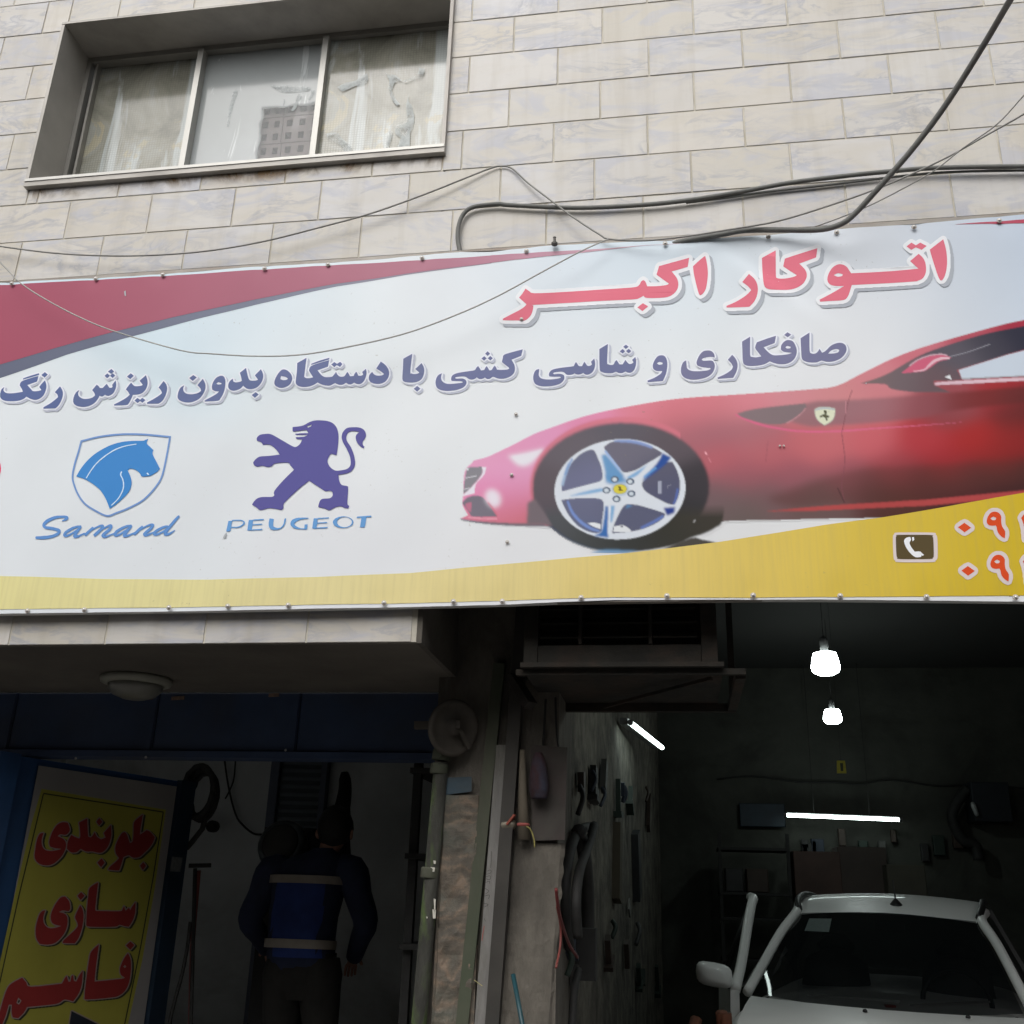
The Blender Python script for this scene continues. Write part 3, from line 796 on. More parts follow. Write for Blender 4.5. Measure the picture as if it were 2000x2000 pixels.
    P.fill(S('L', 790,1185,900,1172,980,1225,980,1245,785,1245), (220,224,228), .8)
    P.fill(S('L', 860,1180,895,1175,890,1192,865,1192), (130,132,140), .7)
    P.fill(S('L', 650,390,700,380,770,460,860,570,900,620,880,690,760,700,700,640,690,560), blue, 2.2, .95)
    P.fill(S('L', 700,620,900,640,950,700,780,720,700,700), blue, 2.5, .8)
    P.line(S('L', 690,340,780,460,860,560), 4, (160,182,220), 1.0)
    P.fill(S('L', 930,640,1050,570,1160,500,1060,610,960,660), mid, 1.3)
    P.fill(S('L', 1330,370,1425,415,1385,470,1300,545,1180,635,1110,685,1130,640,1270,480), deep, 1.6)
    P.line(S('L', 1120,640,1200,575,1260,530), 4, (120,165,215), 1.2)
    P.fill(S('L', 280,850,450,800,650,760,690,790,500,825), mid, 1.6)
    P.fill(S('L', 695,960,730,960,722,1250,740,1310,560,1290,650,1240,680,1100), (92,124,178), 1.6)
    P.fill(S('L', 755,955,800,955,775,1120,750,1140), mid, 1.3)
    P.line(S('L', 742,960,735,1260), 2.2, (214,222,232), .8)
    P.fill(S('L', 1340,975,1470,962,1462,1030,1380,1062), (76,94,148), 1.8)
    P.fill(S('L', 920,990,1000,950,940,945), (110,150,190), 1.5)
    P.fill(ell('L', 860,770, 100, 78, 24), (170,188,208), 1.5, .7, False)
    P.fill(ell('L', 858,770, 78, 56, 24), (176,172,120), .7, 1, False)
    P.fill(ell('L', 858,770, 71, 49, 24), (216,204,98), .7, 1, False)
    P.fill(S('L', 832,740,872,742,866,768,892,782,880,792,850,790,838,778,848,764), (128,116,70), .7)
    for x, y in ((800,662),(972,685),(985,820),(820,880),(708,783)):
        P.fill(ell('L', x, y, 46, 38, 20), (112,122,138), .7, 1, False)
        P.fill(ell('L', x - 2, y + 2, 26, 22, 16), (205,214,222), .8, 1, False)
    P.fill(S('L', 1278,680,1318,678,1318,816,1276,818), (168,172,188), .7, smooth=False)
    P.line(S('L', 1385,760,1390,730,1425,720), 1.2, (150,152,165), .7)
    P.fill(S('L', 1795,350,1815,355,1830,390,1805,380), (232,175,185), .8)
    P.line(S('L', 1840,420,1865,470), 1.4, (215,150,160), .8)
    P.fill(S('L', 1690,1100,1700,1110,1680,1140,1665,1135), (165,165,165), .8)
    return P

# ================================================================ BUILDING
ROW, TW = 0.205, 0.39374
ZROW0 = 5.2012 - 0.1
zrow = lambda j: ZROW0 - j * ROW
JOINT_OFF = {1: .032, 2: .020, 3: .020, 4: -.0045, 5: -.004, 13: -.064}
BY = -0.048                                  # front face of the banner
win_l = (onY(52, 357, 0)[0] + onY(142, 56, 0)[0]) / 2
win_r = -0.068
win_b = (onY(52, 357, 0)[2] + onY(865, 300, 0)[2]) / 2
win_t = (onY(142, 56, 0)[2] + onY(400, 25, 0)[2]) / 2
LINT_R = onY(812, 1254, 0)[0]               # right end of the low lintel
LINT_Z = zrow(14)
SOF_Y = 0.93                                # depth of the soffit over the shop front
GAR_Z = 3.70                                # garage ceiling
PIL_Y = 0.60                                # front face of the pillar
PIL_L = onY(848, 1500, PIL_Y)[0]
PIL_R = onY(1088, 1700, PIL_Y)[0]
BACK_Y = 7.4
SHOP_BACK = 4.6
FLOOR = 0.10

# ---- materials of the shell
def marble_mat():
    m, nt, p = new_mat('veined_marble')
    oi = N(nt, 'ShaderNodeObjectInfo')
    tc = N(nt, 'ShaderNodeTexCoord')
    r1 = N(nt, 'ShaderNodeMath', operation='MULTIPLY'); r1.inputs[1].default_value = 37.0
    nt.links.new(oi.outputs['Random'], r1.inputs[0])
    ad = N(nt, 'ShaderNodeVectorMath', operation='ADD')
    nt.links.new(tc.outputs['Object'], ad.inputs[0])
    nt.links.new(r1.outputs[0], ad.inputs[1])
    rot = N(nt, 'ShaderNodeMapping')
    rv = N(nt, 'ShaderNodeCombineXYZ')
    r2 = N(nt, 'ShaderNodeMath', operation='MULTIPLY'); r2.inputs[1].default_value = 2.6
    nt.links.new(oi.outputs['Random'], r2.inputs[0])
    nt.links.new(r2.outputs[0], rv.inputs['Y'])
    nt.links.new(rv.outputs[0], rot.inputs['Rotation'])
    rot.inputs['Scale'].default_value = (1.0, 1.0, 2.9)
    nt.links.new(ad.outputs[0], rot.inputs[0])
    v = rot.outputs[0]
    big = noise(nt, 2.0, 3, .5, v, 1.2)
    vein = noise(nt, 3.0, 7, .6, v, 1.1)
    fine = noise(nt, 13, 6, .6, v, 1.0)
    base = ramp(nt, oi.outputs['Random'], (0.0, rgb(216, 214, 211, .83)), (.12, rgb(206, 201, 190, .83)), (.3, rgb(219, 217, 214, .83)), (.42, rgb(207, 203, 196, .83)), (.58, rgb(214, 214, 216, .83)), (.7, rgb(212, 206, 195, .83)), (.85, rgb(219, 216, 211, .83)), (1.0, rgb(203, 200, 196, .83)))
    c = mix_rgb(nt, ramp(nt, big, (.42, G(0)), (.70, G(.65))), base, rgb(204, 197, 182, .83))
    msk = ramp(nt, noise(nt, 2.0, 2, .5, v), (.44, G(.05)), (.60, G(1)))
    vf = ramp(nt, vein, (.45, G(0)), (.50, G(.60)), (.525, G(.25)), (.60, G(0)))
    c = mix_rgb(nt, mix_rgb(nt, 1.0, vf, msk, 'MULTIPLY'), c, rgb(160, 164, 178, .83))
    cl = ramp(nt, noise(nt, 2.6, 4, .55, v, 1.8), (.52, G(0)), (.64, G(.6)))
    c = mix_rgb(nt, cl, c, rgb(188, 191, 203, .83))
    c = mix_rgb(nt, ramp(nt, fine, (.55, G(0)), (.75, G(.28))), c, rgb(190, 186, 182, .83))
    gm_ = coords(nt, 'Object')
    wz = N(nt, 'ShaderNodeNewGeometry')
    mp_ = N(nt, 'ShaderNodeMapping')
    mp_.inputs['Scale'].default_value = (5.5, 1, .5)
    nt.links.new(wz.outputs['Position'], mp_.inputs[0])
    c = mix_rgb(nt, ramp(nt, noise(nt, 1.5, 5, .65, mp_.outputs[0]), (.50, G(0)), (.72, G(.30))), c, rgb(168, 158, 138, .83))
    nt.links.new(c, p.inputs['Base Color'])
    p.inputs['Roughness'].default_value = .42
    p.inputs['Specular IOR Level'].default_value = .3
    return m

M_marble = marble_mat()
M_grout = mat('grout', rgb(196, 191, 178), .9, var=.2, scale=9, dirt=rgb(165, 157, 138), dirt_amt=.5)
M_render = mat('sooty_plaster', (.105, .095, .080, 1), .95, var=.4, scale=2.4, bump=.5, bscale=30, dirt=(.03, .027, .024, 1), dirt_amt=.8)
M_soffit = mat('sooty_soffit', (.12, .108, .09, 1), .92, var=.35, scale=1.6, bump=.2, dirt=(.06, .052, .045, 1), dirt_amt=.6)
M_pale = mat('stained_plaster', (.135, .122, .102, 1), .95, var=.4, scale=4.5, bump=.7, bscale=34, dirt=(.05, .045, .038, 1), dirt_amt=.8, stretch=(1.6, 1.6, .6))
M_shopwall = mat('old_white_wall', (.60, .63, .63, 1), .85, var=.2, scale=1.5, dirt=(.14, .135, .125, 1), dirt_amt=.5)
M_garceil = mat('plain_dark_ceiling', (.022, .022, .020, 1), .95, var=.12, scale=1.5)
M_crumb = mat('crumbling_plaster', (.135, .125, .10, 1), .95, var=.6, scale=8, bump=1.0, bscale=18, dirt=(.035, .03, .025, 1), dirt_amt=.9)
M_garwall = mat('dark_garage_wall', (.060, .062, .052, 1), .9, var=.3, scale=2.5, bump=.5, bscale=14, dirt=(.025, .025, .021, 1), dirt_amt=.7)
M_concrete = mat('concrete_floor', (.13, .125, .115, 1), .85, var=.3, scale=1.2, dirt=(.05, .045, .04, 1), dirt_amt=.6)
M_asphalt = mat('asphalt', (.055, .055, .056, 1), .92, var=.25, scale=5, bump=.5, bscale=160)
M_alu = mat('grey_window_metal', rgb(158, 156, 150), .5, .35, var=.12, scale=3, dirt=rgb(110, 106, 98), dirt_amt=.4)
M_alu2 = mat('pale_mullion_metal', rgb(178, 177, 172), .45, .3, var=.08, scale=4)

# ---- ground
gm = MB().add([(-60, -60, 0), (60, -60, 0), (60, -1.9, 0), (-60, -1.9, 0)], [(0, 1, 2, 3)])
structure(gm.build('street', M_asphalt))
sm = MB().box((-60, -1.9, -.3), (60, .2, .10))
structure(sm.build('pavement', mat('pavement_concrete', (.22, .21, .20, 1), .9, var=.2, scale=2, bump=.3)))
fm = MB().box((-6, .2, -.3), (8, BACK_Y + .3, FLOOR - .004))
structure(fm.build('floor', M_concrete))

opp = thing('added_facing_building', 'unseen plain rendered building across the street, added to dim the low daylight', 'building')  # added out of view; height and distance set to cut low sky light indoors
M_opp = mat('facing_render', (.24, .225, .20, 1), .9, var=.2, scale=.6, dirt=(.15, .14, .12, 1), dirt_amt=.4)
M_oppg = mat('facing_window_glass', (.03, .035, .04, 1), .1, var=.1)
m = MB().box((-32, -19, 0), (34, -10.5, 6.7))
m.build('wall', M_opp, opp)
for fz in (3.9,):
    for fx in range(-9, 10):
        w_ = MB().box((fx * 3.2 - .7, -10.52, fz), (fx * 3.2 + .7, -10.46, fz + 1.5)).build('window', mat('facing_frame', (.3, .3, .3, 1), .5) if fx == -9 else bpy.data.materials['facing_frame'], opp)
        MB().box((fx * 3.2 - .62, -10.458, fz + .08), (fx * 3.2 + .62, -10.45, fz + 1.42)).build('pane', M_oppg, w_)
for fx in range(-7, 8):
    MB().box((fx * 4.2 - 1.6, -10.52, .12), (fx * 4.2 + 1.6, -10.46, 2.9)).build('shutter', M_oppg, opp)

bld = thing('shop_building', 'stone clad building with a low shop front beside a tall open garage', 'building')
wall = MB()
W0, W1, ZT = -7.0, 7.5, 7.4
wall.box((W0, .0032, LINT_Z + .004), (win_l - .01, .25, ZT))
wall.box((win_l - .01, .0032, LINT_Z + .004), (LINT_R, .25, win_b - .01))
wall.box((LINT_R, .0032, GAR_Z), (win_r + .01, .25, win_b - .01))
wall.box((win_l - .01, .0032, win_t + .01), (win_r + .01, .25, ZT))
wall.box((win_r + .01, .0032, GAR_Z), (W1, .25, ZT))
wall.box((5.6, .0032, 0.1), (W1, .25, GAR_Z))
wall.box((W0, .0032, 0.1), (-4.2, .25, LINT_Z + .004))
wall.build('wall', M_grout, bld)

# lintel underside, its right end, and the dark ceilings behind
s = MB().box((-4.2, 0.008, LINT_Z), (LINT_R, SOF_Y, LINT_Z + .02))
s.build('soffit', M_soffit, bld)
s = MB().box((LINT_R + .0006, .004, LINT_Z), (LINT_R + .02, SOF_Y, GAR_Z - .002))
s.build('lintel_end', M_render, bld)
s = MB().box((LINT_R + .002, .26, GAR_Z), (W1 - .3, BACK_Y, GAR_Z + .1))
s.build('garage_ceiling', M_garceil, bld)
s = MB().box((-4.2, SOF_Y + .12, 2.75), (PIL_L - .004, SHOP_BACK, 2.85))
s.build('shop_ceiling', M_shopwall, bld)
s = MB().box((-4.25, SHOP_BACK, FLOOR), (PIL_L + .2, SHOP_BACK + .1, 2.75))
s.build('shop_back_wall', M_shopwall, bld)
s = MB().box((-4.25, .26, FLOOR), (-4.20, SHOP_BACK, 2.75))
s.build('shop_side_wall', M_shopwall, bld)
s = MB().box((PIL_L, PIL_Y + .005, FLOOR), (PIL_R, PIL_Y + .5, GAR_Z - .004))
s.build('pillar', M_pale, bld)
TA, TB = onZ(1232, 1412, 2.45), onZ(1293, 1460, 2.45)       # the tube lamp on the garage's left wall
GW0 = np.array([PIL_R - .004, PIL_Y + .505])
GWD = np.array([TA[0] - .09, TA[1]]) - GW0
GWD = GWD / np.hypot(*GWD)
GWN = np.array([GWD[1], -GWD[0]])                            # out of the wall, into the garage
def on_left_wall(x, y, off=0.0):
    n = np.array([GWN[0], GWN[1], 0.0])
    p = np.array([GW0[0], GW0[1], 0.0]) + n * off
    return onP(x, y, p, n)
gb = GW0 + GWD * ((BACK_Y - GW0[1]) / GWD[1])
s = MB().hexa([(PIL_L + .02, GW0[1], FLOOR), (GW0[0], GW0[1], FLOOR), (gb[0], gb[1], FLOOR), (PIL_L + .02, BACK_Y, FLOOR),
               (PIL_L + .02, GW0[1], GAR_Z - .004), (GW0[0], GW0[1], GAR_Z - .004), (gb[0], gb[1], GAR_Z - .004), (PIL_L + .02, BACK_Y, GAR_Z - .004)])
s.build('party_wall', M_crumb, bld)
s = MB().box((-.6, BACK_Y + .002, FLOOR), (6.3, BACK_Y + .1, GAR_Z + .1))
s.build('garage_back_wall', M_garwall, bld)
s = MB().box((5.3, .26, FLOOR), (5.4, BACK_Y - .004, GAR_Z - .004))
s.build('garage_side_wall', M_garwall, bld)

# ---- stone tiles, each one its own piece
def tile(x0, x1, z0, z1):
    gx, gz = .0036, .0031
    a, b, c, d = x0 + gx, x1 - gx, z0 + gz, z1 - gz
    if b - a < .02 or d - c < .02:
        return
    y = random.uniform(-.0008, .0008)
    cx, cz = (a + b) / 2, (c + d) / 2
    m = MB().bbox((a - cx, y, c - cz), (b - cx, .0030, d - cz), .0010)
    o = m.build('tile', M_marble, bld)
    o.location = (cx, 0, cz)

def clip_tile(x0, x1, z0, z1):
    L, Rr, Bt, T = win_l - .004, win_r + .004, win_b - .004, win_t + .004
    if x1 <= L or x0 >= Rr or z1 <= Bt or z0 >= T:
        return tile(x0, x1, z0, z1)
    if x0 < L:
        tile(x0, L, z0, z1)
    if x1 > Rr:
        tile(Rr, x1, z0, z1)
    a, b = max(x0, L), min(x1, Rr)
    if z1 > T:
        tile(a, b, T, z1)
    if z0 < Bt:
        tile(a, b, z0, Bt)

for j in range(-4, 14):
    off = JOINT_OFF.get(j, .03 if j < 5 else -.004 - (j - 5) * .0075)
    half = 0.0 if j % 2 else TW / 2
    k0, k1 = (-8, 8)
    if 7 <= j <= 11:
        continue
    for i in range(k0, k1):
        x0 = off + half + i * TW
        x1 = x0 + TW
        if j >= 13:
            if x0 >= LINT_R - .02:
                continue
            x1 = min(x1, LINT_R)
        z1, z0 = zrow(j), zrow(j + 1)
        if j == 13:
            z0 += .002
        if j < 13 and j > 10 and x0 > LINT_R:
            pass
        if j == 13 and x1 == LINT_R:                 # the end tile has lost its lower corner
            a, b, c, d = x0 + .0024, LINT_R, z0, z1 - .002
            poly = [(a, c), (b - .062, c), (b - .040, c + .012), (b - .022, c + .040), (b - .002, c + .056), (b, c + .058), (b, d), (a, d)]
            k = len(poly)
            cx, cz = (a + b) / 2, (c + d) / 2
            m = MB().add([(x - cx, 0, z - cz) for x, z in poly] + [(x - cx, .0030, z - cz) for x, z in poly],
                         [tuple(range(k))] + [(i + k, (i + 1) % k + k, (i + 1) % k, i) for i in range(k)])
            o = m.build('tile', M_marble, bld)
            o.location = (cx, 0, cz)
            o['label'] = 'pale stone tile with its lower right corner broken off at the end of the lintel'
            continue
        clip_tile(x0, x1, z0, z1)

# ---- the window
win = MB()
T = .016
frame_y0, frame_y1 = -.028, .012
pane_y = .225
win.box((win_l - T, frame_y0, win_b - .028), (win_r + T, frame_y1 + .2, win_b))              # sill with its front lip
win.box((win_l - T, frame_y0, win_t), (win_r + T, frame_y1 + .22, win_t + .012))
win.box((win_l - T, frame_y0 + .002, win_b), (win_l, frame_y1 + .22, win_t))
win.box((win_r, frame_y0 + .002, win_b), (win_r + T, frame_y1 + .22, win_t))
M_reveal = mat('dull_reveal_metal', rgb(176, 172, 166), .6, .2, var=.2, scale=2.5, dirt=rgb(112, 107, 100), dirt_amt=.5)
window = win.build('window', M_reveal, bld)
fr = MB()
fr.box((win_l, pane_y - .035, win_b + .001), (win_l + .022, pane_y + .02, win_t - .001))
fr.box((win_r - .022, pane_y - .035, win_b + .001), (win_r, pane_y + .02, win_t - .001))
fr.box((win_l + .022, pane_y - .035, win_t - .03), (win_r - .022, pane_y + .02, win_t - .001))
fr.box((win_l + .022, pane_y - .035, win_b + .001), (win_r - .022, pane_y + .02, win_b + .022))
fr.box((win_l + .04, pane_y - .02, win_b + .022), (win_l + .052, pane_y + .02, win_t - .03))
fr.build('frame', M_alu, window)
lt = MB().box((win_l - T + .001, frame_y0 - .004, win_b - .003), (win_r + T - .001, frame_y0 - .0005, win_b + .012))
lt.build('sill_lip', M_alu2, window)
mx = []
for (xa, ya, xb, yb) in ((397, 130, 366, 325), (648, 90, 612, 305)):
    mx.append(.5 * (onY(xa, ya, pane_y)[0] + onY(xb, yb, pane_y)[0]))
for xm in mx:
    mm = MB().box((xm - .014, pane_y - .05, win_b + .023), (xm + .014, pane_y + .018, win_t - .031))
    mm.build('mullion', M_alu2, window)

def pane_mat(name, kind):
    m, nt, p = new_mat(name)
    v = coords(nt, 'Object')
    vz = coords(nt, 'Object', (3.2, 1, .55))
    if kind == 'net':
        c = ramp(nt, noise(nt, 3.2, 6, .65, v, .8), (.28, rgb(104, 104, 94)), (.5, rgb(146, 145, 133)), (.72, rgb(164, 168, 164)))
        c = mix_rgb(nt, ramp(nt, noise(nt, 2.0, 5, .6, vz, .7), (.54, G(0)), (.60, G(.8))), c, rgb(186, 193, 193))
        c = mix_rgb(nt, ramp(nt, noise(nt, 3.0, 5, .7, v, 1.3), (.58, G(0)), (.62, G(.6))), c, rgb(178, 169, 140))
        w = N(nt, 'ShaderNodeTexBrick')
        w.offset = 0
        w.inputs['Scale'].default_value = 1
        w.inputs['Brick Width'].default_value = .0135
        w.inputs['Row Height'].default_value = .0135
        w.inputs['Mortar Size'].default_value = .002
        w.inputs['Color1'].default_value = G(1)
        w.inputs['Color2'].default_value = G(1)
        w.inputs['Mortar'].default_value = G(.72)
        vr = N(nt, 'ShaderNodeMapping')
        vr.inputs['Rotation'].default_value = (math.radians(90), 0, 0)
        nt.links.new(v, vr.inputs[0])
        nt.links.new(vr.outputs[0], w.inputs['Vector'])
        c = mix_rgb(nt, ramp(nt, noise(nt, 1.5, 3, .5, v), (.35, G(.15)), (.65, G(.85))), c, mix_rgb(nt, 1.0, c, w.outputs['Color'], 'MULTIPLY'))
        al = ramp(nt, noise(nt, 1.6, 5, .6, v, .5), (.3, G(.86)), (.6, G(1)))
    else:
        c = ramp(nt, noise(nt, 1.0, 4, .6, v, .4), (.3, rgb(152, 157, 156)), (.7, rgb(174, 179, 181)))
        c = mix_rgb(nt, ramp(nt, noise(nt, 2.4, 6, .65, vz, 1.0), (.62, G(0)), (.65, G(.9))), c, rgb(204, 209, 210))
        sp = N(nt, 'ShaderNodeSeparateXYZ')
        wob = N(nt, 'ShaderNodeVectorMath', operation='ADD')
        nz = N(nt, 'ShaderNodeTexNoise')
        nz.inputs['Scale'].default_value = 9
        nt.links.new(v, nz.inputs['Vector'])
        sc_ = N(nt, 'ShaderNodeVectorMath', operation='SCALE')
        sc_.inputs['Scale'].default_value = .06
        nt.links.new(nz.outputs['Color'], sc_.inputs[0])
        nt.links.new(v, wob.inputs[0])
        nt.links.new(sc_.outputs[0], wob.inputs[1])
        nt.links.new(wob.outputs[0], sp.inputs[0])
        # the film has come off the lower right of the glass
        ax_ = N(nt, 'ShaderNodeMapRange')
        ax_.inputs['From Min'].default_value = .065
        ax_.inputs['From Max'].default_value = .045
        nt.links.new(sp.outputs['X'], ax_.inputs['Value'])
        az_ = N(nt, 'ShaderNodeMapRange')
        az_.inputs['From Min'].default_value = .095
        az_.inputs['From Max'].default_value = .115
        nt.links.new(sp.outputs['Z'], az_.inputs['Value'])
        cv = N(nt, 'ShaderNodeMath', operation='MAXIMUM')
        nt.links.new(ax_.outputs[0], cv.inputs[0])
        nt.links.new(az_.outputs[0], cv.inputs[1])
        mr_ = N(nt, 'ShaderNodeMapRange')
        mr_.inputs['To Min'].default_value = .22
        mr_.inputs['To Max'].default_value = .96
        nt.links.new(cv.outputs[0], mr_.inputs['Value'])
        al = mr_.outputs[0]
    nt.links.new(c, p.inputs['Base Color'])
    nt.links.new(al, p.inputs['Alpha'])
    p.inputs['Roughness'].default_value = .12
    p.inputs['Specular IOR Level'].default_value = .4
    return m

M_net, M_clear = pane_mat('dusty_netted_glass', 'net'), pane_mat('streaked_glass', 'clear')
xs = [win_l + .053, mx[0] - .0145, mx[0] + .0145, mx[1] - .0145, mx[1] + .0145, win_r - .0225]
for i, mt in ((0, M_net), (1, M_clear), (2, M_net)):
    cx, cz = (xs[2 * i] + xs[2 * i + 1]) / 2, (win_b + win_t) / 2
    hw, hh = (xs[2 * i + 1] - xs[2 * i]) / 2, (win_t - win_b) / 2
    yo = (.012, 0, -.012)[i]
    pm = MB().box((-hw, -.002, -hh + .0225), (hw, .002, hh - .031))
    o = pm.build('pane', mt, window)
    o.location = (cx, pane_y + yo, cz)
    o['label'] = ('dusty netted pane on the left with yellowish stains', 'clearer pale middle pane with hollow bricks behind it', 'netted pane on the right with peeling white film')[i]
# flakes of white film hanging on the glass
M_flake = mat('peeling_white_film', rgb(196, 203, 203), .6, var=.06, scale=20)
_p = M_flake.node_tree.nodes['Principled BSDF']
M_flake.node_tree.links.new(ramp(M_flake.node_tree, noise(M_flake.node_tree, 16, 5, .6, coords(M_flake.node_tree)), (.35, G(.05)), (.65, G(.8))), _p.inputs['Alpha'])
FLK = [0]
def flake(pts, y):
    FLK[0] += 1
    y -= .0006 * FLK[0]
    q = [onY(x, yy, y) for x, yy in corners_smooth(pts, 3, 70)]
    V, F = tri_shapes([([(p[0], p[2]) for p in q], [])])
    o = mesh_obj('film_flake', [(a, y, b) for a, b in V], F, M_flake, window)
fk = .20704
f2 = lambda *n: [(400 + n[i] * fk, n[i + 1] * fk) for i in range(0, len(n), 2)]
fy = pane_y - .004
flake(f2(300,835, 310,880, 270,980, 240,1110, 225,1195, 205,1195, 220,1080, 245,960, 268,870), fy)
flake(f2(880,890, 918,900, 905,940, 885,960, 870,1010, 830,1055, 808,1040, 845,985, 860,930), fy)
flake(f2(1010,845, 1040,850, 1030,890, 995,935, 975,940, 995,890), fy)
flake(f2(745,930, 758,945, 745,1020, 732,1020), fy)
flake(f2(610,790, 700,810, 760,800, 900,815, 1000,820, 975,850, 900,860, 800,870, 740,865, 680,850), fy)
fy2 = fy - .012
flake(f2(1250,820, 1330,780, 1420,760, 1530,690, 1540,760, 1500,800, 1420,810, 1330,850, 1290,860), fy2)
flake(f2(1930,880, 1925,960, 1955,1000, 1975,1130, 1940,1250, 1890,1320, 1870,1410, 1820,1430, 1840,1330, 1880,1220, 1905,1100, 1900,980), fy2)
flake(f2(1700,690, 1800,710, 1860,760, 1790,780, 1770,860, 1800,930, 1840,980, 1815,1000, 1760,930, 1730,830, 1740,760), fy2)
flake(f2(1150,1260, 1250,1250, 1290,1300, 1380,1380, 1380,1440, 1330,1450, 1280,1370, 1200,1330, 1150,1330), fy2)
flake(f2(1740,1230, 1775,1240, 1750,1330, 1730,1420, 1705,1420, 1715,1330), fy2)
flake(f2(1790,1190, 1880,1150, 1930,1180, 1932,1400, 1800,1420, 1850,1300, 1800,1260), fy2)
flake(f2(2010,690, 2020,640, 2080,650, 2050,720, 1990,750, 1930,770, 1860,770, 1940,735), fy2)

# hollow bricks stacked behind the middle pane, and the pale board behind everything
M_board = mat('pale_blind', rgb(196, 203, 204), .8, var=.1, scale=1.2)
bb = MB().box((win_l, pane_y + .235, win_b), (win_r, pane_y + .25, win_t))
bb.build('blind', M_board, window)
M_brick = mat('hollow_brick_clay', rgb(150, 138, 136), .85, var=.15, scale=10)
M_hole = mat('brick_hole', rgb(105, 98, 104), .9, var=.1)
by = pane_y + .022
mx0 = onY(553, 250, by)[0]
bx0, bx1 = onY(508, 250, by)[0], mx[1] + .06
course = (onY(520, 180, by)[2] - win_b - .022) / 4
def hollow_brick(x0, x1, z0, z1, nh, lab):
    b = thing('hollow_brick', lab, 'brick', group='hollow bricks stacked behind the window')
    m = MB()
    w, h = x1 - x0, z1 - z0
    cols = np.linspace(x0, x1, nh + 1)
    rows_ = np.linspace(z0, z1, 3)
    mh = MB()
    for a in range(nh):
        for r in range(2):
            xa, xb, za, zb = cols[a], cols[a + 1], rows_[r], rows_[r + 1]
            ix, iz = (xb - xa) * .27, (zb - za) * .24
            o4 = [(xa, za), (xb, za), (xb, zb), (xa, zb)]
            i4 = [(xa + ix, za + iz), (xb - ix, za + iz), (xb - ix, zb - iz), (xa + ix, zb - iz)]
            v = [(x, by, z) for x, z in o4 + i4] + [(x, by + .05, z) for x, z in i4]
            f = [(0, 1, 5, 4), (1, 2, 6, 5), (2, 3, 7, 6), (3, 0, 4, 7), (4, 5, 9, 8), (5, 6, 10, 9), (6, 7, 11, 10), (7, 4, 8, 11)]
            m.add(v, f)
            mh.add([(x, by + .05, z) for x, z in i4], [(0, 1, 2, 3)])
    m.add([(x0, by, z0), (x1, by, z0), (x1, by + .19, z0), (x0, by + .19, z0), (x0, by, z1), (x1, by, z1), (x1, by + .19, z1), (x0, by + .19, z1)],
          [(0, 3, 2, 1), (4, 5, 6, 7), (1, 2, 6, 5), (2, 3, 7, 6), (3, 0, 4, 7)])
    m.build('shell', M_brick, b)
    mh.build('hollow', M_hole, b)
zb0 = win_b + .022
nm = ('lowest', 'second', 'third', 'topmost')
for k in range(4):
    sh = -.045 if k == 0 else random.uniform(-.006, .006)
    za, zb_ = zb0 + k * course, zb0 + (k + 1) * course - .006
    hollow_brick(bx0 + sh, mx0 + sh - .004, za, zb_, 2, f'narrow hollow clay brick in the left column behind the middle window pane, {nm[k]} course')
    hollow_brick(mx0 + sh, bx1 + sh, za, zb_, 4, f'wide hollow clay brick beside the right mullion behind the middle window pane, {nm[k]} course')

# rust and dirt under the sill
M_rust = mat('sill_runoff', rgb(150, 128, 100), .9, var=.4, scale=14)
def stain_mat():
    m, nt, p = new_mat('runoff_stain')
    v = coords(nt, 'Object', (1, 1, .8))
    nt.links.new(ramp(nt, noise(nt, 14, 4, .6, v), (.3, rgb(120, 98, 68)), (.7, rgb(160, 132, 98))), p.inputs['Base Color'])
    p.inputs['Roughness'].default_value = .9
    a1 = ramp(nt, noise(nt, 5.5, 6, .7, v, .8), (.44, G(0)), (.62, G(.75)))
    sep = N(nt, 'ShaderNodeSeparateXYZ')
    tcg = N(nt, 'ShaderNodeTexCoord')
    nt.links.new(tcg.outputs['Generated'], sep.inputs[0])
    fade = ramp(nt, sep.outputs['Z'], (.1, G(0)), (.8, G(1)))
    nt.links.new(mix_rgb(nt, 1.0, a1, fade, 'MULTIPLY'), p.inputs['Alpha'])
    return m
mesh_obj('runoff_stain', [(win_l + .02, -.0022, win_b - .10), (win_r + .01, -.0022, win_b - .10), (win_r + .01, -.0022, win_b - .029), (win_l + .02, -.0022, win_b - .029)], [(0, 1, 2, 3)], stain_mat(), window)

# ================================================================ BANNER
M_ink = print_mat('printed_vinyl')
M_yellow = print_mat('yellow_printed_vinyl', streak=.16)
banner = thing('shop_banner', 'wide white printed vinyl banner with red and yellow sweeps and a red sports car', 'banner')
def layer(k):
    return BY - .0005 * k

def print_part(name, shapes, k, material, ink=None, label=None, parent=None):
    V, F = tri_shapes(shapes)
    W3 = [onY(x, y, layer(k)) for x, y in V]
    o = mesh_obj(name, W3, F, material, parent or banner)
    if ink is not None:
        set_ink(o, ink(np.array([v[0] for v in V]), np.array([v[1] for v in V])))
    if label:
        o['label'] = label
    return o

def solid(name, r_, g_, b_, **kw):
    return print_mat(name, attr=False, col=ink_rgb(r_, g_, b_, PRINT_GAIN), **kw)

